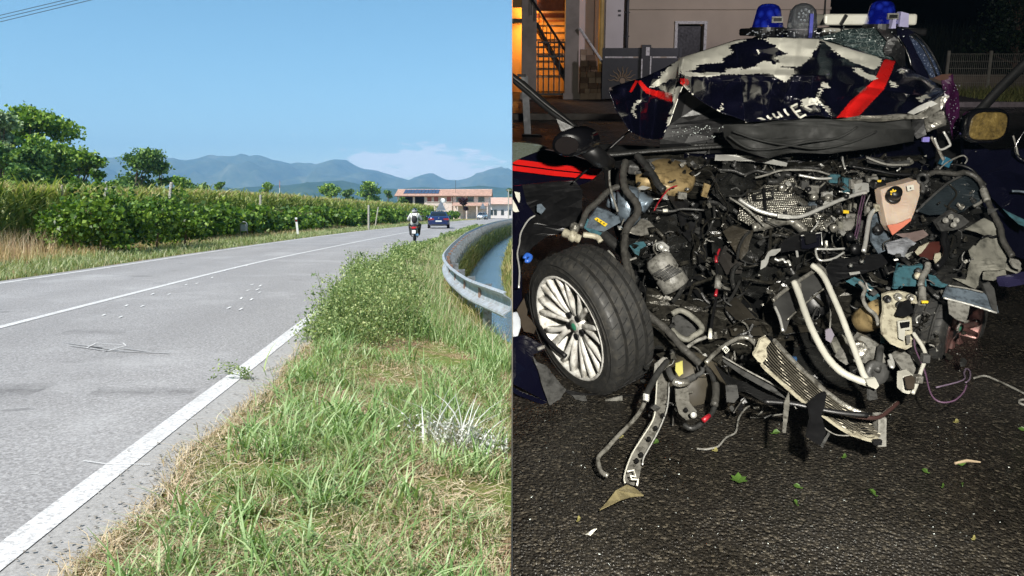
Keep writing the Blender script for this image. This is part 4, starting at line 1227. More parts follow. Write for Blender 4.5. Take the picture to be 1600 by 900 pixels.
def rider_and_scooter():
    Y = 38.0; X = (648 - 800) / F * Y
    rz = R(4)
    sc_ = local(thing('scooter', (X, Y, .006), 'small dark scooter with red tail light seen from behind', 'scooter', rz=rz))
    body = simple('scooter_black', (.02, .02, .022), .3, coat=.6)
    for yy, nm in ((-.58, 'wheel'), (.62, 'wheel')):
        m = MB(); m.lathe([(.16, -.05), (.235, -.045), (.26, -.02), (.26, .02), (.235, .045), (.16, .05)], (0, yy, .26), (1, 0, 0), 20); w = m.build(nm, tyre_s, sc_, True)
        m = MB(); m.lathe([(.16, -.035), (.02, -.03), (.02, .03), (.16, .035)], (0, yy, .26), (1, 0, 0), 16, cap=False); m.build('rim', alloy_s, w)
    m = MB(); m.loft([[Vector((sx * w_, y, z)) for sx, z in ((-1, z0), (-1.05, (z0 + z1) / 2), (-.7, z1), (.7, z1), (1.05, (z0 + z1) / 2), (1, z0))] for y, w_, z0, z1 in ((-.92, .08, .62, .74), (-.72, .14, .52, .78), (-.3, .17, .34, .76), (.05, .16, .26, .62), (.12, .17, .22, .32), (.42, .17, .22, .32))]); m.build('body', body, sc_, True)
    m = MB(); m.loft([[Vector((sx * w_, y, z)) for sx in (-1, 1)] + [Vector((sx * w_ * .8, y + .07, z)) for sx in (1, -1)] for y, w_, z in ((.44, .2, .26), (.52, .22, .6), (.46, .14, .95))]); m.build('leg_shield', body, sc_, True)
    m = MB(); m.ellipsoid((0, -.30, .80), (.14, .42, .06)); m.build('saddle', dgr, sc_, True)
    m = MB(); m.tube([(-.33, .32, 1.02), (-.12, .42, 1.04), (.12, .42, 1.04), (.33, .32, 1.02)], .02, 8); m.build('handlebar', dgr, sc_)
    for sx in (-1, 1):
        m = MB(); m.tube([(sx * .22, .38, 1.04), (sx * .36, .36, 1.22)], .009, 6); m.ellipsoid((sx * .38, .36, 1.26), (.07, .02, .045)); m.build('mirror', dgr, sc_)
        m = MB(); m.tube([(sx * .045, -.45, .6), (sx * .045, -.6, .28)], .025, 6); m.build('shock_absorber', chrome, sc_)
        m = MB(); m.ellipsoid((sx * .15, -.9, .72), (.035, .03, .03)); m.build('indicator', simple('amber', (.5, .16, .01), .2), sc_)
    m = MB(); m.box((0, -.955, .70), (.20, .05, .09)); m.build('tail_lamp', simple('tail_lamp_bright', (.6, .01, .02), .2), sc_, bevel=.015)
    m = MB(); m.box((0, -.95, .50), (.18, .012, .17), Matrix.Rotation(R(-12), 3, 'X')); m.build('number_plate', plate_m, sc_)
    m = MB(); m.loft([[Vector((sx * .09, y, z)) for sx in (-1, 1)] + [Vector((sx * .09, y + .012, z - .02)) for sx in (1, -1)] for y, z in ((-.93, .6), (-.93, .45), (-.86, .40))]); m.build('mudguard', dgr, sc_)
    m = MB(); m.tube([(.14, -.2, .22), (.16, -.5, .28), (.17, -.85, .36)], [.03, .055, .06], 10); m.build('exhaust', chrome, sc_)
    # rider
    rd = local(thing('person', (X, Y, .006), 'rider in a pale jacket and dark helmet on the scooter, seen from behind', 'person', rz=rz))
    J = dict(pel=(0, -.30, .90), wst=(0, -.28, 1.05), chs=(0, -.20, 1.24), nck=(0, -.16, 1.39), hed=(0, -.12, 1.50))
    P = [J['pel'], J['wst'], J['chs'], J['nck'], J['hed']]; E = [(0, 1), (1, 2), (2, 3), (3, 4)]; RR = [.155, .15, .165, .065, .085]
    for sx in (-1, 1):
        b = len(P)
        P += [(sx * .19, -.18, 1.33), (sx * .33, -.06, 1.10), (sx * .31, .24, 1.06), (sx * .30, .32, 1.06)]; RR += [.08, .062, .046, .04]
        E += [(2, b), (b, b + 1), (b + 1, b + 2), (b + 2, b + 3)]
        b = len(P)
        P += [(sx * .11, -.24, .88), (sx * .22, .18, .80), (sx * .20, .12, .42), (sx * .20, .14, .35), (sx * .20, .30, .345)]; RR += [.11, .085, .06, .05, .04]
        E += [(0, b), (b, b + 1), (b + 1, b + 2), (b + 2, b + 3), (b + 3, b + 4)]
    me = bpy.data.meshes.new('body'); me.from_pydata(P, E, []); 
    jk = simple('pale_jacket', lin((214, 214, 208)), .85, var=.12, scale=9, bump=.5, bscale=14); tr = simple('dark_trousers', lin((44, 46, 44)), .9)
    me.materials.append(jk)
    o = link_mesh('body', me, rd)
    o.modifiers.new('skin', 'SKIN')
    for i, sv_ in enumerate(me.skin_vertices[0].data): sv_.radius = (RR[i], RR[i])
    me.skin_vertices[0].data[0].use_root = True
    s = o.modifiers.new('sub', 'SUBSURF'); s.levels = 2; s.render_levels = 2
    m = MB()
    for sx in (-1, 1): m.tube([(sx * .10, -.26, .87), (sx * .225, .18, .81), (sx * .20, .12, .45), (sx * .20, .14, .36)], [.135, .105, .075, .07], 10)
    m.build('trousers', tr, rd, True)
    for sx in (-1, 1):
        m = MB(); m.ellipsoid((sx * .20, .22, .345), (.055, .15, .055)); m.build('shoe', blk, rd, True)
        for k in range(4):
            m = MB(); m.tube([(sx * (.275 + k * .02), .33, 1.075), (sx * (.275 + k * .02), .365, 1.05), (sx * (.275 + k * .02), .34, 1.02)], .011, 6); m.build('finger', dgr, rd)
        m = MB(); m.tube([(sx * .265, .31, 1.06), (sx * .25, .35, 1.04)], .012, 6); m.build('thumb', dgr, rd)
    m = MB(); m.ellipsoid((0, -.11, 1.51), (.135, .16, .15), 18, 12); h = m.build('helmet', simple('helmet_dark', (.03, .032, .035), .2, coat=1), rd, True)
    m = MB()
    m.add([Vector((.137 * math.sin(a) * math.cos(t), -.11 - .162 * math.cos(a) * math.cos(t), 1.51 + .152 * math.sin(t))) for t in (-.1, .15) for a in np.linspace(-1.2, 1.2, 12)], [(i, i + 1, 13 + i, 12 + i) for i in range(11)]); m.build('stripe', wht, h, fix=False)
    bp = local(thing('backpack', (X, Y, .006), 'black drawstring backpack on the rider', 'backpack', rz=rz))
    m = MB(); m.ellipsoid((0, -.40, 1.10), (.15, .09, .19)); m.build('bag', simple('black_cloth', (.02, .02, .022), .8), bp, True)
    for sx in (-1, 1):
        m = MB(); m.tube([(sx * .10, -.40, 1.22), (sx * .13, -.33, 1.36), (sx * .15, -.18, 1.41), (sx * .16, -.05, 1.30)], .012, 6); m.build('strap', blk, bp)
rider_and_scooter()
for n_ in ('scooter', 'person', 'backpack'): bpy.data.objects[n_].scale = (.92, .92, .92)

# ================================================================== NIGHT SIDE (built level, then set on its 12 degree slope)
def NR(px, py):
    dx = (px - 800) / F; dz = -(py - HZ) / F
    return dx, CA + dz * SA, -SA + dz * CA
def NP(px, py, Y):
    dx, y, z = NR(px, py); s = Y / y
    return Vector((dx * s, Y, NEYE + z * s))
def NG(px, py, z=0.0):
    dx, y, dz = NR(px, py); s = (z - NEYE) / dz
    return Vector((dx * s, y * s, z))
CROPS = {1: (800, 0, 3.9125), 2: (1200, 0, 3.9125), 3: (800, 200, 3.6), 4: (1080, 200, 3.6), 5: (1330, 200, 3.6), 6: (800, 370, 3.2143), 7: (1050, 400, 3.0), 8: (1300, 380, 2.8125), 0: (0, 0, 1.0)}
def cp(k, pts):
    ox, oy, s = CROPS[k]
    return [(ox + p[0] / s, oy + p[1] / s) for p in pts]
def night(o, label=None, cat=None, group=None, kind=None):
    NIGHT_ROOTS.append(o); return tag(o, label, cat, group, kind)

night_black = simple('night_black', (.0015, .0015, .002), 1.0, spec=0, var=.1)
part_m = simple('partition_render', (.30, .31, .31), .9)
# added partition between the two places, shuts out daylight: a wall that tapers to an edge at the camera
def partition():
    e = .00018
    m = MB()
    def slab(y0, y1, z0a, z1a, z0b, z1b):
        m.add([(-e * y0, y0, z0a), (e * y0, y0, z0a), (e * y0, y0, z1a), (-e * y0, y0, z1a), (-e * y1, y1, z0b), (e * y1, y1, z0b), (e * y1, y1, z1b), (-e * y1, y1, z1b)],
              [(0, 1, 2, 3), (7, 6, 5, 4), (0, 4, 5, 1), (1, 5, 6, 2), (2, 6, 7, 3), (3, 7, 4, 0)])
    slab(.30, 35.97, -1.4, 4.4, -1.4, 12.4)
    o = m.build('partition_wall', [part_m, night_black]); tag(o, kind='structure')
    for f in o.data.polygons: f.material_index = 1 if f.normal.x > .5 else 0
    m = MB()
    m.box((.02, -2.78, 1.5), (.03, 5.5, 6.6))
    m.box((.02, .135, .0), (.03, .31, 2.1)); m.box((.02, .135, 3.2), (.03, .31, 3.3))
    o = m.build('partition_wall', part_m); tag(o, kind='structure')
partition()
def night_sky_box():  # added black box: sky backdrop that also keeps sun and daylight out
    m = MB()
    x1, y0, y1, z0, z1 = 26, -5.6, 35.4, -.6, 4.3
    m.add([(.036, y0, z0), (x1, y0, z0), (x1, y1, z0), (.006, y1, z0), (.036, y0, z1), (x1, y0, z1), (x1, y1, z1), (.006, y1, z1)], [(0, 1, 5, 4), (1, 2, 6, 5), (2, 3, 7, 6), (4, 5, 6, 7), (0, 3, 2, 1)])
    o = m.build('night_sky_box', night_black, fix=False); night(o, kind='structure')
night_sky_box()
def wet_asphalt():
    M = Mat('wet_asphalt')
    v = M.voro(82, 'F1', 'Distance'); vc = M.voro(82, 'F1', 'Color'); n = M.noise(1.3, 5, .6); nf = M.noise(190, 3, .7)
    c = M.ramp(vc, [(.2, (.0065, .005, .0035)), (.66, (.019, .0155, .011)), (.95, (.105, .09, .066))])
    c = M.mix(.4, c, M.ramp(n, [(.3, (.009, .009, .008)), (.7, (.040, .037, .032))]))
    M.set(col=c, rough=M.ramp(n, [(.35, .18), (.65, .45)]), spec=.55)
    h = M.math('ADD', M.math('MULTIPLY', v, -1.0), M.math('MULTIPLY', nf, .08))
    M.bump(h, 1.0, .011)
    return M.m
def night_road():
    xs = np.concatenate([[.004], np.arange(.25, 26, .5)]); ys = np.arange(-5.5, 20.0, .5)
    X, Y = np.meshgrid(xs, ys); Z = np.zeros_like(X)
    idx = np.arange(X.size).reshape(X.shape)
    q = np.stack([idx[:-1, :-1], idx[:-1, 1:], idx[1:, 1:], idx[1:, :-1]], -1).reshape(-1, 4)
    o = np_mesh('wet_road', np.stack([X.ravel(), Y.ravel(), Z.ravel()], 1), q, wet_asphalt()); night(o, kind='structure')
    M = Mat('yard_ground')
    n = M.noise(3, 7, .7)
    M.set(col=M.ramp(n, [(.35, (.03, .024, .018)), (.65, (.10, .080, .062))]), rough=.9); M.bump(M.noise(30, 5), .5, .03)
    m = MB(); m.add([(.012, 19.5, .0), (26, 19.5, .0), (26, 35.3, .03), (.012, 35.3, .03)], [(0, 1, 2, 3)])
    o = m.build('yard', M.m, fix=False); night(o, kind='structure')
    # pavement with a kerb in front of the house
    m = MB(); m.box((2.7, 16.4, .05), (5.36, .15, .14)); m.box((2.7, 18.0, .045), (5.36, 3.0, .13))
    o = m.build('pavement', simple('wet_pavement', (.085, .070, .056), .5, var=.5, scale=3, bump=.4, bscale=30)); night(o, kind='structure')
night_road()

# ------------------------------------------------------------------ house, stair, gate
h_pl = simple('house_plaster', lin((188, 174, 154)), .9, var=.10, scale=.9, bump=.15, bscale=40)
h_pl2 = simple('house_plaster_white', lin((214, 208, 204)), .9, var=.08, scale=.9)
h_or = simple('house_ochre', lin((226, 186, 130)), .9, var=.08)
h_pil = simple('pillar_grey', lin((150, 142, 132)), .85, var=.2, scale=2.5, bump=.3, bscale=20)
h_trim = simple('white_trim', (.70, .69, .66), .7, var=.08, dirt=(.25, .23, .2))
iron = simple('black_iron', (.012, .012, .013), .45, var=.3)
gate_m = simple('gate_anthracite', (.012, .013, .016), .45, var=.2, scale=4)
stone_c = [simple('stone_%s' % n, lin(c), .9, var=.25, scale=5, bump=.5, bscale=18) for n, c in (('tan', (150, 128, 104)), ('brown', (118, 96, 76)), ('pale', (172, 152, 128)))]
HY = 22.0
def hx(px, Y=HY): return NP(px, 80, Y).x
def hz(py, Y=HY): return NP(900, py, Y).z
def house():
    root = thing('house', tuple(NP(1100, 165, HY)), 'two-storey house with beige plaster wall, outdoor stair and orange lit porch', 'house', night=True)
    top = 4.15
    # wide beige wall
    xa, xb = hx(976), hx(1292)
    dx0, dx1, dz1 = hx(1057), hx(1098), hz(38)
    m = MB()
    m.box(((xa + dx0) / 2, HY + .2, top / 2), (dx0 - xa, .4, top)); m.box(((dx1 + xb) / 2, HY + .2, top / 2), (xb - dx1, .4, top)); m.box(((dx0 + dx1) / 2, HY + .2, (top + dz1) / 2), (dx1 - dx0, .399, top - dz1))
    m.build('wall', h_pl, root)
    m = MB(); m.box((xb - .2, HY + 5, top / 2), (.39, 9.1, top)); m.build('side_wall', h_pl, root)
    m = MB(); m.box(((xa + xb) / 2, HY - .03, hz(13)), (xb - xa, .1, .06)); m.build('ledge', h_pl, root)
    m = MB(); m.box(((dx0 + dx1) / 2, HY + .22, dz1 / 2 - .01), (dx1 - dx0 - .02, .08, dz1 - .04)); d = m.build('door', simple('dark_door', (.007, .005, .005), .5), root)
    m = MB()
    fw = .07
    m.box((dx0 - fw / 2, HY - .02, dz1 / 2 + .02), (fw, .09, dz1 + .04)); m.box((dx1 + fw / 2, HY - .02, dz1 / 2 + .02), (fw, .09, dz1 + .04)); m.box(((dx0 + dx1) / 2, HY - .022, dz1 + fw / 2 + .01), (dx1 - dx0 + 2 * fw + .02, .096, fw))
    m.build('door_frame', h_trim, root)
    m = MB(); m.tube([(dx1 - .08, HY + .15, .95), (dx1 - .16, HY + .13, .95)], .015, 6); m.build('handle', chrome, d)
    # pilaster strips and pipes beside the stair
    for a, b, nm, mt, dy in ((945, 973, 'pilaster', h_pl2, -.06), (930, 945, 'pilaster', h_pl2, .04), (900, 930, 'stair_wall', h_pl2, .5)):
        m = MB(); m.box(((hx(a) + hx(b)) / 2, HY + .2 + dy, top / 2), (hx(b) - hx(a) - .004, .4, top)); m.build(nm, mt, root)
    m = MB(); m.tube([(hx(938), HY - .1, .1), (hx(938), HY - .1, top)], .07, 10); m.build('downpipe', simple('ochre_pipe', lin((190, 160, 90)), .6), root)
    m = MB(); m.tube([(hx(978), HY - .08, .1), (hx(978), HY - .08, top)], .045, 10); m.build('cable_duct', iron, root)
    for z in (.9, 1.6, 2.2):
        m = MB(); m.box((hx(978), HY - .07, z), (.13, .07, .03)); m.build('clamp', iron, root)
    for q in range(2):
        m = MB(); m.box((hx(966), HY - .075, hz(17 + q * 7)), (.07, .03, .05)); m.build('wall_number', iron, root)
    # porch lit by an orange lamp
    m = MB(); m.box(((.02 + hx(831)) / 2, HY + 2.6, top / 2), (hx(835) - .02, .3, top)); m.build('porch_wall', h_or, root)
    m = MB(); m.box(((hx(831) + hx(905)) / 2 + .05, HY + 3.1, top / 2), (hx(905) - hx(831), .3, top)); m.build('porch_wall', h_or, root)
    m = MB(); m.box(((.02 + hx(826)) / 2, HY + .2, hz(-8)), (hx(826) - .02, .3, .62)); m.build('porch_beam', h_or, root)
    m = MB(); m.box(((.02 + hx(816)) / 2, HY + 1.2, hz(32)), (hx(818) - .02, 2.4, .1)); m.build('porch_slab', h_pil, root)
    for a, b, y in ((815, 838, 0), (882, 903, 0)):
        x0, x1 = hx(a), hx(b)
        m = MB(); m.box(((x0 + x1) / 2, HY - .1 + y, top / 2), (x1 - x0, .36, top)); m.build('pillar', h_pil, root)
        m = MB(); m.box(((x0 + x1) / 2, HY - .1 + y, .08), (x1 - x0 + .08, .44, .16)); m.build('plinth', h_pil, root)
    # open stair behind the pillars with treads and rails
    s0, s1 = NP(884, 100, HY + 1.1), NP(836, 22, HY + 1.1)
    for i in range(10):
        t = i / 9
        p = s0.lerp(s1, t)
        m = MB(); m.box((hx(861), HY + .5 + .16 * i, .55 + i * .19), (.95, .30, .055)); m.build('tread', simple('tread_stone', lin((180, 150, 110)), .8), root)
    for k in (0, 1):
        a = Vector((hx(836) + .02, HY + .1 + k * 1.6, hz(36) )); b = Vector((hx(889), HY + .1 + k * 1.6, hz(128)))
        m = MB(); m.tube([a, b], .055, 6); m.build('stair_stringer', iron, root)
    a = Vector((hx(829), HY - .35, hz(-2))); b = Vector((hx(890), HY - .1, hz(90)))
    m = MB(); m.tube([a, b], .032, 6); rl = m.build('handrail', iron, root)
    for i in range(11):
        p = a.lerp(b, i / 10); m = MB(); m.tube([p, p - Vector((0, 0, .42))], .012, 5); m.build('baluster', iron, rl)
    m = MB(); m.box((hx(862), HY + 2.2, hz(-6)), (1.0, .1, 1.2)); m.build('wooden_door', simple('brown_wood', lin((116, 66, 34)), .6, var=.3, scale=10), root)
    # stone stair wall, stone by stone, falling to the right
    rg = random.Random(5)
    for r in range(13):
        z0, z1 = r * .142, r * .142 + .136
        xl = hx(905); xr = hx(945) - max(0, 1) * 0
        # sloped top from (905, 48) to (945, 105)
        x = xl
        while x < xr - .02:
            w = rg.uniform(.12, .26); x2 = min(x + w, xr)
            pyt = 48 + (x2 - xl) / (xr - xl) * 57
            if z1 < hz(pyt, HY - .3):
                m = MB(); m.box(((x + x2) / 2, HY - .3 + rg.uniform(-.015, .015), (z0 + z1) / 2), (x2 - x - .012, .2, z1 - z0), None, rg.uniform(.9, 1)); m.build('stone', rg.choice(stone_c), root)
            x = x2
    a = Vector((hx(903), HY - .42, hz(44))); b = Vector((hx(946), HY - .42, hz(106)))
    m = MB(); m.tube([a, b], .035, 6); m.build('coping', h_trim, root)
    for i in range(4):
        m = MB(); m.box((hx(906) + (i + .5) * .2, HY - .36, .09), (.19, .16, .15)); m.build('base_stone', stone_c[2], root)
house()
def porch_gate():
    root = thing('iron_gate', tuple(NG(865, 158)), 'black iron bar gate between the two grey pillars under the stair', 'gate', night=True)
    y = HY - .12
    x0, x1 = hx(839), hx(884)
    for z in (.12, hz(88), hz(66)):
        m = MB(); m.box(((x0 + x1) / 2, y, z), (x1 - x0 - .01, .05, .05)); m.build('rail', iron, root)
    for i in range(6):
        x = x0 + .03 + (x1 - x0 - .06) * i / 5; m = MB(); m.box((x, y + .03, (hz(66) + .1) / 2), (.035, .03, hz(66) - .1)); m.build('bar', iron, root)
    m = MB(); m.tube([(x0 + .02, y + .07, hz(40)), (x1 - .02, y + .07, hz(125))], .045, 5); m.build('brace', iron, root)
porch_gate()
def main_gate():
    y = 20.6
    X = lambda px: NP(px, 100, y).x
    Z = lambda py: NP(980, py, y).z
    def leaf(x0, x1, label, sun_=False):
        root = thing('metal_gate', ((x0 + x1) / 2, y, 0), label, 'gate', 'anthracite gate leaves', night=True)
        z0, z1 = .1, Z(75)
        # the sheet, with the slots cut out
        zs = z1 - .22
        m = MB(); m.box(((x0 + x1) / 2, y, (z0 + zs - .02) / 2), (x1 - x0, .03, zs - .02 - z0)); m.box(((x0 + x1) / 2, y, (z1 + zs + .02) / 2), (x1 - x0, .03, z1 - zs - .02))
        m.build('panel', gate_m, root)
        for xx in (x0, x1):
            m = MB(); m.box((xx, y - .005, (z0 + z1) / 2), (.06, .06, z1 - z0 + .02)); m.build('upright', gate_m, root)
        n = 4
        for i in range(n):
            if i % 2 == 0:
                m = MB(); m.box((x0 + (i + .7) * (x1 - x0) / n, y - .02, zs), ((x1 - x0) / n * 1.1, .01, .03)); m.build('slot', h_trim, root)
        return root, zs
    leaf(X(1017), X(1062), 'right anthracite gate leaf, beside the intercom column, partly behind the crumpled bonnet')
    r_, zs = leaf(X(943), X(999), 'left anthracite gate leaf with a cut-out sun ornament')
    cx, cz = X(973), Z(126)
    br = simple('ornament_brass', lin((130, 112, 88)), .6)
    m = MB()
    m.lathe([(.07, 0), (.07, .012)], (cx, y - .03, cz), (0, -1, 0), 20); m.build('sun_disc', br, r_)
    for k in range(9):
        a = PI * (.02 + .96 * k / 8)
        d = Vector((math.cos(a), 0, math.sin(a))); s = Vector((-d.z, 0, d.x))
        c = Vector((cx, y - .03, cz))
        pts = [c + d * (.09 + .052 * t) + s * .014 * math.sin(t * 2) for t in np.linspace(0, 5, 7)]
        m = MB(); m.tube(pts, [.016, .02, .018, .015, .012, .01, .004], 5, True); m.build('sun_ray', br, r_)
    # intercom column
    xc0, xc1 = X(1000), X(1016)
    root = thing('intercom_column', ((xc0 + xc1) / 2, y, 0), 'dark gate column with a white letter slot and intercom', 'gate column', night=True)
    m = MB(); m.box(((xc0 + xc1) / 2, y - .05, Z(70) / 2), (xc1 - xc0 - .02, .16, Z(70))); m.build('column', iron, root)
    m = MB(); m.box((X(1010), y - .14, Z(80)), (.09, .02, .20)); m.build('intercom', h_trim, root)
    m = MB(); m.box((X(1001.5), y - .14, Z(108) ), (.03, .02, .5)); m.build('strip', h_trim, root)
    m = MB(); m.box((X(1015), y - .14, Z(104)), (.03, .02, .5)); m.build('strip', h_trim, root)
main_gate()
def grey_post():
    b = NG(829, 212); t = NP(815, 118, b.y)
    root = thing('street_post', tuple(b), 'grey steel post on the kerb at the left edge before the house', 'post', night=True)
    m = MB(); m.box(((b.x + t.x) / 2, b.y, t.z / 2), (.11, .08, t.z), Matrix.Rotation(-.06, 3, 'Y')); m.build('shaft', simple('grey_post', lin((130, 132, 136)), .5, .4), root)
    m = MB(); m.box((t.x, b.y, t.z), (.14, .11, .04)); m.build('cap', iron, root)
    m = MB(); m.box((b.x, b.y, .02), (.26, .22, .03)); m.build('base_plate', iron, root)
    m = MB(); m.tube([NG(816, 215) + Vector((0, 0, .03)), NG(846, 217) + Vector((0, 0, .04))], .02, 6); o = m.build('fallen_strip', chrome); night(o, 'bright metal strip lying on the ground beside the grey post', 'metal strip')
grey_post()

# ------------------------------------------------------------------ fence, hedge and trees in the dark
def wire_fence():
    Y = 24.0
    root = thing('mesh_fence', tuple(NG(1520, 150)), 'galvanised wire mesh fence with slim posts in the dark', 'fence', night=True)
    gp = simple('fence_steel', lin((150, 148, 130)), .6, .3)
    zt = NP(1500, 82, Y).z
    pxs = [1481, 1547, 1613]
    for px in pxs:
        x = NP(px, 100, Y).x; m = MB(); m.box((x, Y, zt / 2 + .02), (.07, .05, zt + .06)); m.build('post', gp, root)
    for a, b in zip(pxs[:-1], pxs[1:]):
        x0, x1 = NP(a, 100, Y).x + .04, NP(b, 100, Y).x - .04
        m = MB()
        for i in range(21): m.box((x0 + (x1 - x0) * i / 20, Y, zt / 2), (.008, .008, zt - .1))
        for z in np.linspace(.1, zt - .04, 6): m.box(((x0 + x1) / 2, Y - .009, z), (x1 - x0, .009, .012))
        m.build('mesh_panel', gp, root)
    m = MB(); m.box(((NP(1481, 100, Y).x + NP(1620, 100, Y).x) / 2, Y + .12, .22), (3.4, .1, .62)); o = m.build('fence_wall', simple('fence_base', lin((120, 110, 92)), .9, var=.3, scale=3)); night(o, 'low concrete wall at the foot of the mesh fence', 'wall')
wire_fence()
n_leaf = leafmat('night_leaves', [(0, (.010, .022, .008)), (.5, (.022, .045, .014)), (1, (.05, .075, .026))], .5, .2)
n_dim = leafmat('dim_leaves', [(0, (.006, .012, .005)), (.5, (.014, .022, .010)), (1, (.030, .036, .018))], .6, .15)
def night_tree(px, Y, H, W, label, nl, mat):
    x = NP(px, 80, Y).x
    root = thing('tree', (x, Y, 0), label, 'tree', 'trees in the dark behind the fence', night=True)
    m = MB(); m.tube([(x, Y, -.05), (x + .05, Y, H * .4), (x - .1, Y, H * .8)], [.11, .08, .03], 7)
    cs = []
    for i in range(26):
        a = RNGv.uniform(0, 2 * PI); hz_ = RNGv.uniform(.12, .98); rr = W * math.sqrt(max(.05, 1 - ((hz_ - .5) / .55) ** 2)) * RNGv.uniform(.2, .95)
        c = np.array([x + math.cos(a) * rr, Y + math.sin(a) * rr, H * hz_])
        m.tube([(x, Y, H * hz_ * .6), tuple(c)], [.025, .008], 4, False)
        cs.append(c + RNGv.normal(0, 1, (nl // 26, 3)) * W * .2)
    m.build('trunk', bark, root, fix=False)
    p = np.concatenate(cs); p[:, 2] = np.clip(p[:, 2], .05, 4.2); p[:, 1] = np.maximum(p[:, 1], 24.3)
    v, q = leaves(p, .11, .6, .7, RNGv); np_mesh('crown', v, q, mat, root)
night_tree(1588, 26.5, 3.6, 1.3, 'dark leafy tree standing behind the mesh fence at the right edge', 5200, n_leaf)
night_tree(1640, 27.5, 3.6, 1.4, 'dark tree half cut off at the far right behind the fence', 3000, n_leaf)
def reeds():
    n = 4200
    x = NP(1440, 80, 29).x + RNGv.uniform(-.5, 4.5, n); y = RNGv.uniform(28, 31, n)
    v, q = blades(np.stack([x, y, np.zeros(n)], 1), RNGv.uniform(1.2, 2.3, n), RNGv.uniform(.02, .05, n), RNGv.uniform(.05, .35, n), RNGv, 3)
    o = np_mesh('reeds', v, q, n_dim); night(o, kind='stuff')
    n = 2600
    x = NP(1490, 150, 23).x + RNGv.uniform(0, 3.2, n); y = RNGv.uniform(20.0, 23.6, n)
    v, q = blades(np.stack([x, y, np.zeros(n)], 1), RNGv.uniform(.12, .42, n), RNGv.uniform(.012, .024, n), RNGv.uniform(.2, .8, n), RNGv, 3)
    o = np_mesh('night_grass', v, q, leafmat('night_blades', [(0, lin((84, 96, 44))), (1, lin((150, 150, 84)))], .6, .2)); night(o, kind='stuff')
    m = MB(); m.box((NP(1560, 175, 19.4).x, 19.4, .05), (3.6, .16, .12)); o = m.build('kerb', simple('kerb_stone', lin((120, 112, 108)), .8, var=.3, scale=6)); night(o, kind='structure')
reeds()

# ================================================================== THE WRECKED PATROL CAR
CROPS.update({'h1': (940, 40, 4.736), 'h2': (1200, 30, 4.0906), 'l': (1150, 120, 8.0), 'b': (900, 560, 2.6457), 'r': (1240, 560, 2.647)})
RW = random.Random(3)
navy = simple('navy_paint', (.003, .003, .0095), .2, var=.1, coat=.7, coatr=.1, dirt=None)
wht_p = simple('white_livery', (.72, .71, .62), .32, var=.08, scale=8, coat=.4)
red_p = simple('red_livery', (.62, .012, .010), .3, var=.06, coat=.5)
white_bar = simple('white_steel', (.56, .55, .48), .36, .15, var=.22, scale=5, bump=.15, bscale=20)
cream = simple('cream_plastic', (.44, .41, .31), .5, var=.15, scale=14, dirt=(.12, .10, .07), bump=0.35, bscale=35)
alu = simple('torn_aluminium', (.31, .30, .265), .33, .6, var=.3, scale=14, dirt=(.05, .045, .035), bump=0.5, bscale=35)
alu_w = simple('bright_aluminium', (.72, .72, .68), .35, .6, var=.15, scale=14, bump=0.3, bscale=35)
turq = simple('turquoise_primer', (.05, .135, .165), .45, .1, var=.2, scale=9, dirt=(.03, .05, .055), bump=0.4, bscale=35)
greybl = simple('grey_blue_steel', (.20, .25, .30), .35, .5, var=.25, scale=9, dirt=(.05, .06, .07), bump=0.4, bscale=35)
blackp = simple('black_plastic', (.006, .006, .0065), .42, var=.3, scale=12)
blackm = simple('matt_black', (.0025, .0025, .0026), .85, var=.3, scale=12, spec=.2)
rubber = simple('hose_rubber', (.022, .022, .021), .42, var=.4, scale=30, bump=.3, bscale=80)
tape = simple('harness_tape', (.050, .048, .043), .45, var=.4, scale=30, bump=.5, bscale=60)
felt = simple('insulation_felt', (.011, .0115, .0105), .75, var=.3, scale=6, bump=.25, bscale=30)
tan = simple('brass_tan', (.34, .25, .12), .5, .25, var=.3, scale=8, dirt=(.10, .07, .03))
brown = simple('brown_steel', (.05, .038, .026), .7, .3, var=.4, scale=8)
greyp = simple('grey_plastic', (.06, .06, .058), .45, var=.25, scale=9, dirt=(.012, .012, .011), bump=0.4, bscale=35)
lgrey = simple('light_grey_plastic', (.21, .205, .185), .5, var=.2, scale=12, dirt=(.03, .028, .022), bump=0.45, bscale=35)
greycream = simple('grey_liner', (.20, .195, .165), .6, var=.25, scale=6, dirt=(.06, .06, .05), bump=.3, bscale=20)
yellow = simple('yellow_label', (.72, .50, .03), .5, var=.1)
redw = simple('red_wire', (.30, .012, .02), .4)
purplew = simple('purple_wire', (.085, .045, .08), .5)
purp = simple('purple_sheen', (.035, .007, .032), .25, var=.4, scale=20, coat=.6)
bluec = simple('blue_connector', (.03, .12, .50), .35)
black_tyre = simple('car_tyre', (.020, .020, .019), .62, var=.3, scale=12, bump=.15, bscale=50, dirt=(.045, .042, .036))
rim_m = simple('silver_rim', (.70, .69, .65), .34, .15, var=.08, scale=8, dirt=(.25, .23, .19))
def heatshield_mat():
    M = Mat('heat_shield')
    v = M.voro(95, 'F1', 'Distance', rnd=.15); n = M.noise(9, 5)
    M.set(col=M.ramp(n, [(.3, (.20, .19, .16)), (.7, (.52, .50, .44))]), rough=.38, metal=.8); M.bump(v, .8, .012)
    return M.m
hshield = heatshield_mat()
def glass_mat(name, col, scale, rough=.08):
    M = Mat(name)
    e = M.voro(scale, 'DISTANCE_TO_EDGE', 'Distance'); e2 = M.voro(scale * 3.1, 'DISTANCE_TO_EDGE', 'Distance')
    k = M.math('MINIMUM', M.ramp(e, [(0, 0), (.06, 1)]), M.ramp(e2, [(0, .3), (.05, 1)]))
    M.set(col=M.mix(k, (.16, .19, .185), col), rough=rough, spec=.8); M.bump(M.voro(scale * 2, 'F1', 'Color'), .7, .02)
    return M.m
cracked = glass_mat('cracked_glass', (.020, .035, .036), 26)
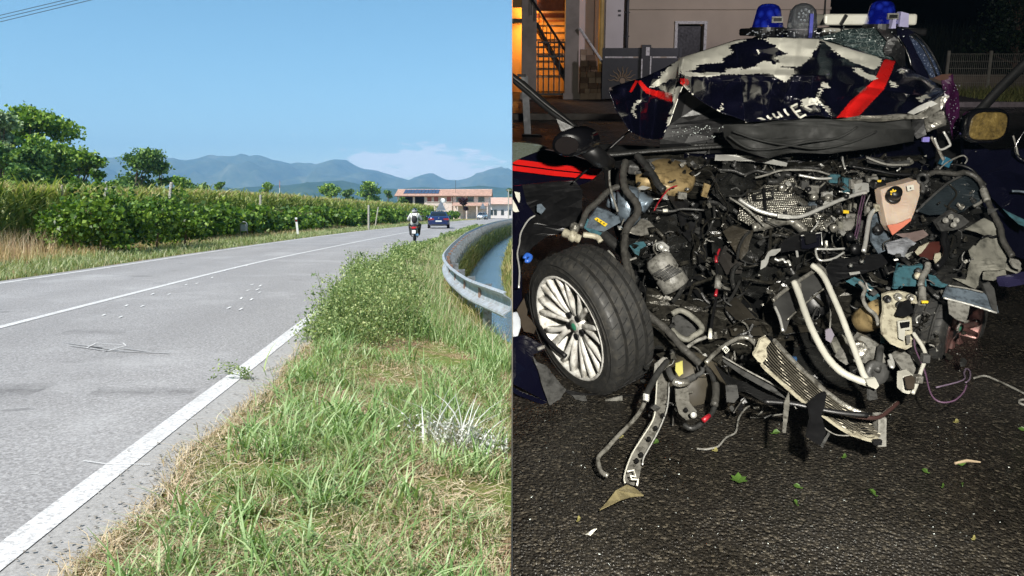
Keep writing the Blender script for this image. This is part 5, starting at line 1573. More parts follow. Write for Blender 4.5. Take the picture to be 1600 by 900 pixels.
drops_m = None
def wetglass():
    M = Mat('wet_side_glass')
    v = M.voro(90, 'F1', 'Distance')
    d = M.ramp(v, [(.16, 1), (.24, 0)])
    M.set(col=M.mix(d, (.022, .032, .060), (.35, .38, .48)), rough=.12, spec=.8); M.bump(d, .4, .004)
    return M.m
sideglass = wetglass()

matt_frame = simple('frame_black', (.004, .004, .004), .7, spec=.25)
WR = thing('wrecked_car', tuple(NG(1230, 560)), 'dark blue patrol car with its front end torn off, bonnet folded up against the windscreen', 'car', night=True)
def baseY(py): return 4.7 - (max(py, 215) - 250) / 400 * 1.3
def w3(p, off):
    """(px, py[, extra depth]) to a point"""
    o = off + (p[2] if len(p) > 2 else 0)
    return NP(p[0], p[1], baseY(p[1]) + o)
def cp3(k, pts):
    ox, oy, s = CROPS[k]
    return [(ox + p[0] / s, oy + p[1] / s) + tuple(p[2:]) for p in pts]
def crisp(pts, n=4):
    """Catmull-Rom through points"""
    P = [pts[0]] + list(pts) + [pts[-1]]; out = []
    for i in range(1, len(P) - 2):
        for j in range(n):
            t = j / n
            out.append(.5 * ((2 * P[i]) + (-P[i-1] + P[i+1]) * t + (2 * P[i-1] - 5 * P[i] + 4 * P[i+1] - P[i+2]) * t * t + (-P[i-1] + 3 * P[i] - 3 * P[i+1] + P[i+2]) * t ** 3))
    out.append(Vector(P[-2])); return out
def wtube(name, k, pts, off, rpx, mat, parent=None, n=8, smooth=4, flat=1.0, rib=0, Y=None):
    P = cp3(k, pts)
    v = [w3(p, off) if Y is None else NP(p[0], p[1], Y) for p in P]
    if smooth and len(v) > 2: v = crisp(v, smooth)
    sc_ = (v[0].y + v[-1].y) / 2 / F
    r_ = rpx * sc_ * (.80 if rpx > 2 else .9)
    rs = [r_ * (1 + (.14 if rib and (i % 2) else 0) + RW.uniform(-.05, .05)) for i in range(len(v))]
    m = MB(); m.tube(v, rs, n, True, flat)
    return m.build(name, mat, parent or WR, True)
def wplate(name, k, pts, off, mat, parent=None, th=.006, crumple=.012, cuts=2, freq=9.0, Y=None, smooth=False):
    P = cp3(k, pts)
    bm = bmesh.new()
    ctr = np.mean([p[:2] for p in P], axis=0)
    vs = [bm.verts.new(w3(p, off) if Y is None else NP(p[0], p[1], Y + (p[2] if len(p) > 2 else 0))) for p in P]
    tri = tessellate_polygon([[Vector((p[0], p[1], 0)) for p in P]])
    for t in tri:
        try: bm.faces.new([vs[i] for i in t])
        except ValueError: pass
    if cuts:
        bmesh.ops.subdivide_edges(bm, edges=bm.edges[:], cuts=cuts, use_grid_fill=True)
        bmesh.ops.triangulate(bm, faces=bm.faces[:])
    s = RW.uniform(0, 50)
    for v in bm.verts:
        c = v.co
        n1 = noise.noise(Vector((c.x * freq, c.z * freq, s))); n2 = abs(noise.noise(Vector((c.x * freq * .6, c.z * freq * .6, s + 9))))
        v.co.y += crumple * (n1 * .9 + (n2 - .3) * 2.2)
        v.co.x += crumple * .15 * n1; v.co.z += crumple * .15 * n2
    bmesh.ops.recalc_face_normals(bm, faces=bm.faces[:])
    ex = bmesh.ops.extrude_face_region(bm, geom=bm.faces[:], use_keep_orig=True)
    for v in ex['geom']:
        if isinstance(v, bmesh.types.BMVert): v.co.y += th
    bmesh.ops.recalc_face_normals(bm, faces=bm.faces[:])
    o0 = org(WR)
    for v in bm.verts: v.co -= o0
    me = bpy.data.meshes.new(name); bm.to_mesh(me); bm.free()
    me.materials.append(mat)
    if smooth: me.polygons.foreach_set('use_smooth', [True] * len(me.polygons))
    return link_mesh(name, me, parent or WR)
def wbox(name, k, c, off, size, mat, rot=(0, 0, 0), parent=None, bevel=.003):
    p = w3(cp3(k, [c])[0], off)
    q = Matrix.Rotation(rot[2], 3, 'Z') @ Matrix.Rotation(rot[1], 3, 'Y') @ Matrix.Rotation(rot[0], 3, 'X')
    m = MB(); m.box(p, size, q)
    return m.build(name, mat, parent or WR, bevel=bevel)
def wlathe(name, k, c, off, prof, axis, mat, parent=None, n=20, smooth=True):
    p = w3(cp3(k, [c])[0], off); m = MB(); m.lathe(prof, p, axis, n)
    return m.build(name, mat, parent or WR, smooth)

# ---------------------------------------------------------------- cabin, roof, glass
def cabin():
    def ring(Y, lt, rt, yt, lb, rb, zb):
        a, b = NP(lt, yt, Y), NP(rt, yt, Y); zt = a.z
        xl, xr = NP(lb, 100, Y).x, NP(rb, 100, Y).x; zm = zb + (zt - zb) * .55
        c = (a.x + b.x) / 2
        return [Vector((xl, Y, zb)), Vector((xl, Y, zm)), Vector((a.x, Y, zt - .06)), Vector((a.x + .12, Y, zt - .01)), Vector((c, Y, zt + .012)), Vector((b.x - .12, Y, zt - .01)), Vector((b.x, Y, zt - .06)), Vector((xr, Y, zm)), Vector((xr, Y, zb))]
    m = MB()
    m.loft([ring(4.95, 1120, 1452, 122, 1075, 1476, .35), ring(5.25, 1150, 1436, 84, 1085, 1478, .35), ring(5.6, 1172, 1424, 47, 1100, 1474, .35), ring(6.4, 1180, 1412, 44, 1130, 1452, .35), ring(7.3, 1190, 1396, 47, 1160, 1424, .35), ring(8.1, 1200, 1380, 70, 1180, 1400, .4)])
    body = m.build('cabin', simple('cabin_paint', (.003, .003, .008), .18, var=.1, coat=1), WR, True)
    # glass that is left of the windscreen
    g = wplate('windscreen', 'h2', [(330, 128), (400, 100), (480, 68), (600, 58), (720, 62), (780, 100), (840, 190), (850, 260), (790, 262), (740, 248), (640, 222), (500, 175), (400, 145)], 0, cracked, Y=5.02, crumple=.05, cuts=4, freq=14)
    m = MB()
    for i in range(60):
        x, y = RW.uniform(1300, 1412), RW.uniform(42, 90)
        if y > 58 + (x - 1300) * .35 or y < 40: continue
        c = NP(x, y, 4.94 + RW.uniform(-.03, .03)); r_ = RW.uniform(.002, .007)
        m.add([c + Vector((RW.uniform(-1, 1), RW.uniform(-.6, .6), RW.uniform(-1, 1))) * r_ for _ in range(4)], [(0, 1, 2), (0, 2, 3), (0, 3, 1), (1, 3, 2)])
    o = m.build('glass_crumbs', simple('glass_crumb', (.55, .60, .58), .12, spec=.9), WR); o['kind'] = 'stuff'
    wplate('torn_pillar', 'h2', [(690, 60), (760, 75), (800, 110), (870, 190), (880, 300), (830, 300), (790, 240), (740, 230), (735, 190), (760, 140)], 0, blackp, Y=4.97, crumple=.03, cuts=2)
    # side window with bright trim
    sg = wplate('side_window', 'h2', [(900, 105), (950, 120), (1000, 170), (1060, 260), (1100, 350), (1095, 372), (1040, 375), (1000, 300), (950, 210)], 0, sideglass, Y=5.1, crumple=.004, cuts=2)
    wtube('window_trim', 'h2', [(890, 98), (930, 88), (985, 130), (1050, 220), (1095, 310), (1115, 365)], 0, 2.6, chrome, sg, Y=5.07)
    wtube('window_trim', 'h2', [(915, 112), (960, 140), (1020, 230), (1080, 365)], 0, 1.5, chrome, sg, Y=5.08)
    wplate('door_frame', 'h2', [(820, 60), (890, 60), (935, 85), (900, 100), (945, 205), (1035, 380), (1000, 390), (930, 320), (870, 200), (830, 120)], 0, navy, Y=5.06, crumple=.012)
    wtube('gutter_trim', 'h2', [(830, 110), (870, 170), (905, 250), (915, 300)], 0, 1.6, chrome, Y=5.0)
    # light bar
    lb = MB()
    a, b = NP(1278, 31, 5.9), NP(1420, 31, 5.9)
    lb.box((a + b) / 2, (b.x - a.x, .26, .075)); bar = lb.build('light_bar', wht_p, WR, bevel=.015)
    m = MB(); c = NP(1318, 31, 5.76); m.box(c, (.02, .02, .072), Matrix.Rotation(.5, 3, 'Y')); m.build('bar_joint', blackp, bar)
    a, b = NP(1165, 50, 5.85), NP(1430, 50, 5.85)
    m = MB(); m.box((a + b) / 2, (b.x - a.x, .35, .05)); m.build('bar_rail', blackp, WR, bevel=.012)
    M = Mat('blue_beacon'); M.set(col=M.ramp(M.voro(22, 'F1', 'Distance'), [(.15, (.012, .03, .34)), (.6, (.002, .004, .10))]), rough=.1, spec=.8, coat=1, ecol=(.01, .03, 1.0), estr=.02); M.bump(M.voro(60, 'F1', 'Distance'), .25, .01); bl = M.m
    for px, hpx in ((1199, 47), (1376, 42)):
        c = NP(px, hpx, 5.72); s = 5.75 / F
        m = MB(); m.lathe([(24 * s, 0), (23.5 * s, 3 * s), (20.5 * s, 16 * s), (17.5 * s, 30 * s), (15 * s, 35 * s), (10 * s, 38 * s), (4 * s, 39 * s)], c, (0, 0, 1), 28); bc = m.build('beacon', bl, WR, True)
        m = MB(); m.lathe([(27 * s, -9 * s), (25.5 * s, 4 * s)], c, (0, 0, 1), 28); m.build('beacon_base', blackp, bc)
        m = MB(); m.box(c + Vector((.03, -23 * s, 15 * s)), (16 * s, 3 * s, 9 * s)); m.build('beacon_lamp', lgrey, bc)
        m = MB(); m.box(c + Vector((.03, -25 * s, 15 * s)), (12 * s, 1 * s, 5 * s)); m.build('beacon_chip', blackp, bc)
    c = NP(1253, 46, 5.7); s = 5.7 / F
    M = Mat('clear_dome'); M.set(col=(.62, .66, .72), rough=.06, trans=.9, ior=1.3); cd = M.m
    m = MB(); m.lathe([(22 * s, 0), (22 * s, 10 * s), (19 * s, 28 * s), (12 * s, 36 * s), (4 * s, 39 * s)], c, (0, 0, 1), 24); sp = m.build('searchlight_dome', cd, WR, True)
    m = MB(); m.box(c + Vector((0, 0, 18 * s)), (24 * s, 8 * s, 28 * s)); hd = m.build('searchlight', lgrey, WR, bevel=.012)
    m = MB(); m.box(c + Vector((0, -4.4 * s, 20 * s)), (21 * s, 1.2 * s, 21 * s)); m.build('led_board', blackp, hd)
    led = simple('led', (.8, .82, .85), .15)
    for i in range(12):
        a = 2 * PI * i / 9; r_ = 7.6 * s if i < 9 else 2.6 * s
        if i >= 9: a = 2 * PI * i / 3
        m = MB(); m.ellipsoid(c + Vector((math.cos(a) * r_, -5.4 * s, 20 * s + math.sin(a) * r_)), (1.7 * s, 1 * s, 1.7 * s), 8, 6); m.build('led', led, hd, True)
    m = MB(); m.lathe([(25 * s, -14 * s), (25 * s, 1 * s)], c, (0, 0, 1), 24); m.build('searchlight_base', simple('base_grey', (.10, .10, .11), .5), WR)
    m = MB(); m.box(NP(1267, 42, 5.55), (5 * s, 3 * s, 38 * s)); m.build('blue_strip', simple('blue_strip', (.09, .10, .42), .3), WR)
    m = MB(); m.tube([NP(1288, 38, 5.8), NP(1288, 28, 5.8), NP(1290, -6, 5.85)], [.03, .008, .005], 6); m.build('antenna', blackp, WR)
    m = MB(); m.prism([(-7, -10), (7, -11), (6, 9), (-6, 12)], -.03, .03, lambda x, z, h: tuple(NP(1410, 31, 5.65) + Vector((x * s, h, z * s)))); m.build('siren_horn', simple('lilac_plastic', (.42, .40, .62), .4), WR)
    m = MB(); m.prism([(-4, -8), (3, -8), (3, 6), (-2, 5)], -.03, .03, lambda x, z, h: tuple(NP(1394, 36, 5.6) + Vector((x * s, h, z * s)))); m.build('siren_horn', simple('lilac_plastic', (.42, .40, .62), .4), WR)
    # roof drops
    m = MB()
    for i in range(70):
        p = NP(RW.uniform(1165, 1310), RW.uniform(46, 58), 5.52); r_ = RW.uniform(.003, .008)
        m.ellipsoid(p, (r_, r_, r_ * .6), 5, 3)
    o = m.build('water_drops', simple('droplet', (.25, .27, .30), .08, spec=1.0), WR); o['kind'] = 'stuff'
cabin()

# ---------------------------------------------------------------- the folded bonnet, with its torn livery
def inpoly(x, y, P):
    c = False; j = len(P) - 1
    for i in range(len(P)):
        if (P[i][1] > y) != (P[j][1] > y) and x < (P[j][0] - P[i][0]) * (y - P[i][1]) / (P[j][1] - P[i][1]) + P[i][0]: c = not c
        j = i
    return c
WHITE = [cp('h1', p) for p in (
    [(595, 215), (900, 135), (1060, 90), (1065, 110), (950, 150), (940, 165), (980, 195), (905, 240), (900, 275), (800, 280), (710, 290), (690, 325), (630, 340), (770, 355), (790, 342), (890, 350), (905, 355), (820, 378), (640, 378), (595, 360)],
    [(890, 350), (920, 320), (1040, 310), (1045, 325), (1140, 300), (1195, 258), (1250, 268), (1280, 295), (1326, 290), (1326, 345), (1210, 355), (1060, 362), (905, 362)],
    [(1150, 98), (1220, 105), (1240, 130), (1330, 165), (1330, 95)],
    [(580, 440), (620, 450), (700, 540), (770, 595), (870, 625), (885, 570), (892, 605), (880, 650), (760, 615), (680, 550), (590, 470)],
    [(1150, 180), (1168, 182), (1165, 210), (1158, 212)],
    [(355, 460), (480, 320), (600, 220), (604, 300), (570, 380), (500, 400), (400, 455)],
    [(540, 480), (580, 430), (595, 460), (560, 560), (540, 690), (480, 745), (450, 805), (490, 720), (520, 620)],
    [(245, 685), (222, 640), (232, 580), (270, 550), (295, 548), (290, 564), (252, 590), (242, 640), (258, 685)])]
WHITE += [cp('h2', p) for p in (
    [(0, 128), (60, 155), (50, 185), (130, 220), (40, 245), (70, 265), (50, 285), (90, 300), (190, 305), (240, 280), (290, 215), (330, 165), (330, 118), (150, 118), (0, 118)],
    [(-20, 280), (60, 290), (100, 310), (165, 315), (165, 350), (120, 400), (100, 400), (40, 360), (-20, 340)],
    [(330, 125), (400, 140), (500, 170), (600, 205), (700, 240), (728, 255), (715, 300), (690, 325), (600, 300), (560, 280), (480, 245), (430, 215), (400, 180)],
    [(540, 310), (580, 310), (620, 345), (690, 365), (670, 395), (640, 380), (560, 345)],
    [(770, 390), (825, 410), (825, 435), (795, 432)], [(835, 320), (865, 325), (865, 350), (840, 340)], [(950, 500), (1020, 480), (1030, 500), (975, 530)],
    [(210, 520), (250, 500), (305, 510), (340, 440), (350, 405), (375, 400), (395, 440), (355, 440), (335, 480), (325, 515), (390, 570), (405, 620), (390, 610), (320, 525), (270, 540), (215, 560)])]
REDP = [cp('h2', [(745, 255), (815, 266), (790, 340), (740, 450), (650, 545), (580, 620), (430, 640), (530, 520), (665, 400), (690, 370)]), cp('h1', [(580, 390), (640, 395), (650, 430), (620, 450), (580, 430)]),
        cp('h1', [(265, 415), (290, 405), (345, 465), (400, 480), (515, 500), (525, 552), (460, 545), (330, 500), (300, 470)]), cp('h1', [(205, 490), (250, 405), (270, 408), (222, 495)])]
BOX = [(min(p[0] for p in P) - 3, max(p[0] for p in P) + 3, min(p[1] for p in P) - 3, max(p[1] for p in P) + 3) for P in WHITE + REDP]
def livery(x, y):
    n1 = noise.noise(Vector((x * .05, y * .55, 1))) * 6.0; n2 = noise.noise(Vector((x * .4, y * .6, 7))) * 1.6
    for i, P in enumerate(WHITE + REDP):
        b = BOX[i]
        if not (b[0] < x < b[1] and b[2] < y < b[3]): continue
        if i >= len(WHITE):
            if inpoly(x, y, P): return 2
        elif inpoly(x + n1 + n2, y + n2 * .7, P): return 1
    return 0
def seg_d(px, py, a, b):
    ax, ay = a; bx_, by_ = b; dx, dy = bx_ - ax, by_ - ay
    t = max(0, min(1, ((px - ax) * dx + (py - ay) * dy) / (dx * dx + dy * dy)))
    return math.hypot(px - ax - dx * t, py - ay - dy * t)
RID = [((1067, 90), (1064, 132), 16, -.10), ((1150, 66), (1164, 186), 30, -.11), ((1098, 80), (1112, 160), 26, .07), ((1220, 62), (1198, 186), 34, .10), ((1278, 62), (1262, 182), 32, -.12), ((1240, 120), (1215, 180), 12, -.04), ((1345, 95), (1322, 182), 30, .08),
       ((1392, 97), (1310, 183), 14, -.035), ((1440, 118), (1405, 177), 26, -.07), ((1100, 118), (1290, 118), 10, -.045), ((1210, 148), (1262, 168), 9, .03), ((1275, 150), (1300, 184), 8, -.04), ((1180, 84), (1330, 92), 12, .03), ((1350, 135), (1440, 150), 12, .04)]
RIDF = [((1067, 92), (1036, 214), 18, -.12), ((1000, 125), (1000, 215), 24, -.10), ((975, 150), (990, 205), 14, .06), ((1030, 120), (1018, 215), 12, .07), ((1010, 150), (1050, 160), 8, -.02)]
def sheet(name, xs, top, bot, nu, nv, Yt, Yb, rid, pw=.8, seed=0):
    x0, x1 = xs
    ft = interp([p[0] for p in top], [p[1] for p in top]); fb = interp([p[0] for p in bot], [p[1] for p in bot])
    tx = [p[0] for p in top]; bxx = [p[0] for p in bot]
    V = []; PX = []
    for j in range(nv + 1):
        v = j / nv
        for i in range(nu + 1):
            x = x0 + (x1 - x0) * i / nu
            t_ = float(np.interp(x, tx, [p[1] for p in top])); b_ = float(np.interp(x, bxx, [p[1] for p in bot]))
            y = t_ + (b_ - t_) * v
            Y = Yt + (Yb - Yt) * v ** pw
            for a, b, w, h in rid:
                d = seg_d(x, y, a, b) / w
                if d < 1: Y += h * (1 - d) ** 1.25
            q = Vector((x * .021, y * .028, seed)); n1 = noise.noise(q); n2 = abs(noise.noise(q * 1.6 + Vector((5, 1, 2)))); n3 = abs(noise.noise(q * 5 + Vector((2, 8, 2))))
            Y += .05 * n1 + .028 * (n2 - .25)
            V.append((x, y, Y)); PX.append((x, y))
    m = MB(); m.v = [tuple(NP(*p)) for p in V]
    for j in range(nv):
        for i in range(nu):
            a = j * (nu + 1) + i
            cx = (PX[a][0] + PX[a + nu + 2][0]) / 2; cy = (PX[a][1] + PX[a + nu + 2][1]) / 2
            m.f.append([a, a + 1, a + nu + 2, a + nu + 1]); m.m.append(livery(cx, cy))
    o = m.build(name, [navy, wht_p, red_p], WR, True, fix=False)
    s = o.modifiers.new('thickness', 'SOLIDIFY'); s.thickness = .004; s.offset = 1
    return o, V
TOPM = [(1060, 91), (1067, 89), (1110, 75), (1150, 62), (1200, 57), (1280, 60), (1300, 67), (1340, 79), (1375, 89), (1400, 95), (1440, 118), (1480, 137)]
BOTM = [(1060, 126), (1066, 131), (1080, 145), (1100, 160), (1127, 175), (1150, 183), (1168, 191), (1200, 188), (1240, 186), (1262, 181), (1275, 179), (1300, 184), (1340, 182), (1400, 178), (1440, 173), (1465, 153), (1480, 139)]
bonnet, BV = sheet('bonnet', (1060, 1480), TOPM, BOTM, 300, 84, 5.0, 4.38, RID, .8, 3)
flapo, FV = sheet('bonnet', (952, 1069), [(952, 137), (970, 131), (1005, 121), (1040, 105), (1069, 89)], [(952, 141), (962, 170), (985, 205), (1010, 217), (1034, 218), (1045, 195), (1060, 150), (1069, 128)], 90, 80, 4.88, 4.42, RIDF, .9, 8)
def bonnet_y(px, py):
    best = min(BV[::3], key=lambda p: (p[0] - px) ** 2 + (p[1] - py) ** 2); return best[2]
def lettering():
    strokes = dict(R=[[(120, 562), (190, 552), (250, 545)], [(255, 533), (310, 520), (372, 546)], [(255, 533), (290, 548)]], I=[[(388, 485), (408, 512), (442, 528)]], N=[[(463, 458), (482, 492), (512, 512)], [(512, 512), (545, 498)], [(528, 435), (548, 470), (578, 502)]],
                   I2=[[(603, 402), (622, 445), (660, 482)]], E=[[(688, 375), (735, 440), (800, 512)], [(688, 375), (770, 338)], [(738, 442), (806, 420)], [(800, 512), (875, 472)]], R2=[[(858, 368), (900, 392), (945, 412)], [(858, 368), (920, 345), (990, 328)], [(990, 328), (1022, 350)]])
    for kx, sts in strokes.items():
        m = MB()
        for st in sts:
            P = cp('l', st)
            v = [NP(p[0], p[1], bonnet_y(p[0], min(p[1], 181)) - .02) for p in P]
            w = 1.6 * 4.4 / F
            up = Vector((0, 0, 1))
            L, Rr = [], []
            for i, p in enumerate(v):
                d = (v[min(i + 1, len(v) - 1)] - v[max(i - 1, 0)]).normalized(); sd = d.cross(Vector((0, -1, 0))).normalized() * w
                L.append(p - sd); Rr.append(p + sd)
            for i in range(len(v) - 1):
                dy = Vector((0, .004, 0))
                m.add([L[i], L[i+1], Rr[i+1], Rr[i], L[i] + dy, L[i+1] + dy, Rr[i+1] + dy, Rr[i] + dy], [(0, 1, 2, 3), (7, 6, 5, 4), (0, 4, 5, 1), (2, 6, 7, 3), (0, 3, 7, 4), (1, 5, 6, 2)])
        m.build('letter', wht_p, bonnet)
lettering()
def glints():
    for pts, r_ in (([(1157, 118), (1148, 140), (1146, 160), (1152, 176)], 1.1), ([(1184, 140), (1180, 150), (1178, 158)], .8)):
        pass
glints()
wplate('bonnet_liner', 0, [(1130, 195), (1170, 193), (1305, 187), (1360, 190), (1425, 186), (1432, 205), (1428, 222), (1380, 228), (1330, 236), (1280, 240), (1200, 246), (1150, 235), (1132, 215)], 0, felt, Y=4.36, crumple=.055, cuts=5, freq=5, smooth=True)
wtube('liner_seam', 0, [(1138, 212), (1170, 232), (1210, 232), (1260, 222), (1310, 215), (1340, 198)], 0, 2.5, felt, Y=4.30)
wtube('liner_seam', 0, [(1145, 205), (1190, 220), (1240, 228), (1280, 232), (1330, 222), (1370, 205)], 0, 2.2, felt, Y=4.29)
wplate('bonnet_edge', 0, [(1300, 187), (1340, 181), (1400, 178), (1432, 180), (1470, 152), (1484, 150), (1470, 172), (1440, 186), (1360, 190)], 0, alu, Y=4.33, crumple=.03, cuts=2)
wplate('dark_curtain', 0, [(1030, 216), (1046, 195), (1062, 132), (1100, 160), (1140, 180), (1176, 192), (1145, 238), (1030, 240)], 0, blackp, Y=4.92, crumple=.04)  # black sheet standing in for the dark hollow behind the bonnet
m = MB()
for i in range(60):
    p = NP(RW.uniform(1050, 1135), RW.uniform(196, 216), 4.72); r_ = RW.uniform(.001, .004); m.ellipsoid(p, (r_, r_, r_), 4, 3)
o = m.build('glass_crumbs', simple('glass_crumb', (.55, .60, .58), .12, spec=.9), WR); o['kind'] = 'stuff'

# ---------------------------------------------------------------- firewall and floor, near-black so their colour carries the dark inside
wplate('firewall', 0, [(935, 225), (1150, 235), (1440, 222), (1500, 215), (1560, 300), (1560, 420), (1500, 520), (1380, 560), (1080, 560), (1000, 470), (960, 360)], .42, blackm, crumple=.05, cuts=3, th=.02)
wplate('underbody', 0, [(860, 560), (1080, 560), (1420, 545), (1500, 520), (1440, 590), (1300, 610), (1000, 628), (870, 625)], .30, blackm, crumple=.02, cuts=2, th=.02)
m = MB(); m.box((1.9, 6.4, .45), (1.4, 3.2, .35), Matrix.Rotation(-.2, 3, 'Z')); m.build('floor_pan', blackm, WR)
wtube('cowl_rail', 3, [(440, 140), (560, 148), (760, 130), (1080, 108), (1250, 98)], -.02, 5.0, rubber, flat=.6)
wtube('wiper_arm', 3, [(545, 120), (600, 70), (665, 15)], 0, 2.2, blackp, Y=4.75)
wplate('cowl_beam', 4, [(135, 150), (290, 150), (440, 172), (540, 195), (535, 217), (330, 187), (130, 182)], -.05, alu_w, crumple=.012)
wtube('cowl_seal', 4, [(0, 100), (200, 96), (300, 122), (430, 140), (560, 170)], .0, 4.5, rubber)
wplate('wiper_cover', 5, [(80, 155), (160, 175), (230, 190), (330, 180), (330, 215), (230, 222), (90, 195)], -.02, greyp, crumple=.01)
wtube('cowl_pipe', 5, [(0, 215), (120, 235), (250, 260), (340, 262)], -.05, 3.2, blackp)
wtube('cowl_pipe', 5, [(85, 165), (200, 205), (330, 205)], -.06, 2.0, lgrey)

dmetal = simple('oily_metal', (.045, .042, .034), .32, .5, var=.6, scale=16, bump=.7, bscale=28, dirt=(.008, .008, .007))
dplas = simple('oily_plastic', (.014, .014, .013), .26, 0, var=.5, scale=12, bump=.5, bscale=30)
for nm, pts, off, mt, cr in (
    ('engine_block', [(1100, 330), (1180, 310), (1250, 360), (1262, 440), (1200, 470), (1120, 450)], .22, dplas, .10),
    ('gearbox', [(1200, 430), (1290, 400), (1360, 430), (1350, 520), (1260, 540), (1190, 500)], .20, dmetal, .10),
    ('inner_wing', [(960, 290), (1040, 270), (1090, 330), (1080, 430), (1010, 440), (965, 380)], .22, dplas, .09),
    ('inner_wing', [(1380, 280), (1480, 260), (1540, 330), (1540, 420), (1440, 440), (1370, 380)], .18, dplas, .09),
    ('subframe', [(1010, 450), (1130, 470), (1230, 520), (1220, 590), (1080, 590), (1000, 540)], .12, dmetal, .08),
    ('subframe', [(1240, 520), (1380, 500), (1440, 540), (1420, 600), (1300, 605), (1230, 585)], .08, dplas, .08),
    ('bulkhead', [(1000, 240), (1140, 245), (1320, 248), (1440, 240), (1440, 300), (1250, 310), (1080, 310), (1000, 290)], .25, dmetal, .09),
    ('engine_cover', [(1130, 250), (1180, 246), (1180, 290), (1140, 330), (1110, 300)], .08, dplas, .06),
    ('axle_arm', [(1000, 500), (1060, 480), (1130, 500), (1140, 530), (1060, 540), (1010, 545)], .0, dmetal, .05)):
    wplate(nm, 0, pts, off, mt, crumple=cr, cuts=7, freq=17)
def tangle():
    m = MB()
    for i in range(230):
        x, y = RW.uniform(985, 1500), RW.uniform(245, 570); off = RW.uniform(-.06, .24)
        if RW.random() < .35: x, y = RW.gauss(1300, 70), RW.gauss(310, 40)
        a = RW.uniform(0, 2 * PI); P = [(x, y, 0)]
        for k in range(RW.randint(3, 6)):
            a += RW.uniform(-.9, .9); L = RW.uniform(8, 22)
            P.append((P[-1][0] + math.cos(a) * L, P[-1][1] + math.sin(a) * L, P[-1][2] + RW.uniform(-.03, .03)))
        if any(not (975 < q[0] < 1530 and 238 < q[1] < 590) for q in P): continue
        m.mi = RW.choice([0, 0, 0, 0, 1, 1, 1, 2])
        m.tube(crisp([w3(q, off) for q in P], 3), RW.choice([.0025, .0035, .005, .008, .012]), 6)
    for i in range(420):
        x, y = RW.uniform(985, 1520), RW.uniform(245, 575)
        if RW.random() < .4: x, y = RW.gauss(1310, 75), RW.gauss(310, 40)
        if not (980 < x < 1530 and 240 < y < 585): continue
        p = w3((x, y), RW.uniform(-.06, .22)); m.mi = RW.choice([0, 0, 1, 1, 1, 2]); s = RW.uniform(.006, .022)
        q = Matrix.Rotation(RW.uniform(0, 3), 3, (RW.uniform(-1, 1), RW.uniform(-1, 1), 1))
        if RW.random() < .5: m.box(p, (s * RW.uniform(.6, 2.4), s, s * RW.uniform(.3, 1.6)), q, RW.uniform(.6, 1))
        else: m.lathe([(s * .3, -s), (s * .8, -s * .9), (s * .8, 0), (s * .5, s * .1), (s * .5, s)], p, q @ Vector((0, 0, 1)), 9)
    o = m.build('wire_tangle', [rubber, dmetal, alu, lgrey], WR, fix=False); o['kind'] = 'stuff'
tangle()

# ---------------------------------------------------------------- left side: open door, wing, wheel
door = wplate('door', 3, [(-60, 80), (60, 86), (180, 120), (330, 150), (500, 205), (505, 240), (440, 300), (350, 330), (60, 350), (-60, 360)], .25, navy, crumple=.006, cuts=1, th=.03)
def stripe(name, pts, mat, off=.2):
    return wplate(name, 3, pts, off, mat, door, crumple=.002, cuts=1, th=.004)
stripe('red_stripe', [(-60, 172), (40, 178), (250, 205), (505, 233), (485, 260), (240, 234), (20, 205), (-60, 196)], red_p)
stripe('red_stripe', [(-60, 204), (10, 212), (240, 241), (478, 266), (455, 288), (230, 268), (0, 240), (-60, 232)], red_p)
wplate('broken_glass', 3, [(-60, 85), (40, 80), (140, 90), (215, 110), (150, 130), (60, 165), (0, 195), (-60, 170)], .17, glass_mat('shattered_side_glass', (.10, .115, .085), 60), door, crumple=.006, cuts=2)
wtube('window_frame', 1, [(-20, 462), (60, 520), (200, 640), (300, 720), (405, 800)], 0, 9.5, matt_frame, door, Y=4.35, flat=.8)
wtube('window_seal', 1, [(-20, 452), (60, 512), (200, 632), (300, 708), (380, 770)], 0, .9, greyp, door, Y=4.28)
wplate('quarter_frame', 1, [(270, 725), (330, 755), (405, 790), (350, 810), (300, 800)], 0, greyp, door, Y=4.3, crumple=.003)
mp = NP(898, 222, 4.25)
m = MB(); m.loft([[mp + Vector((x_ + dx_ * math.cos(a), y_, z_ + dz_ * math.sin(a))) for a in np.linspace(0, 2 * PI, 21)[:-1]] for x_, y_, z_, dx_, dz_ in ((-.045, -.07, -.008, .075, .055), (-.03, -.06, 0, .088, .068), (.03, 0, .012, .10, .072), (.06, .05, 0, .06, .05))])
mir = m.build('wing_mirror', simple('mirror_black', (.004, .004, .005), .15, coat=1), WR, True)
m = MB(); m.loft([[mp + Vector((-.046 + .062 * math.cos(a), -.073, -.008 + .046 * math.sin(a))) for a in np.linspace(0, 2 * PI, 21)[:-1]], [mp + Vector((-.046 + .06 * math.cos(a), -.078, -.008 + .044 * math.sin(a))) for a in np.linspace(0, 2 * PI, 21)[:-1]]]); m.build('mirror_glass', simple('mirror_glass_dark', (.012, .010, .010), .08, spec=.7), mir)
m = MB(); m.tube([mp + Vector((.05, .03, -.02)), mp + Vector((.14, .08, -.10)), mp + Vector((.2, .2, -.14))], [.05, .05, .04], 8); m.build('mirror_arm', blackp, mir, True)
wplate('wing', 3, [(60, 320), (200, 305), (350, 294), (395, 345), (392, 560), (300, 585), (200, 600), (120, 660), (70, 730), (45, 830), (30, 900), (22, 700), (40, 590), (62, 520), (68, 420)], .12, blackp, crumple=.03, cuts=3)
wplate('wing_skin', 3, [(-30, 330), (58, 322), (80, 420), (130, 490), (125, 500), (70, 560), (45, 640), (40, 740), (42, 900), (10, 900), (-40, 900)], .0, navy, crumple=.02, cuts=2)
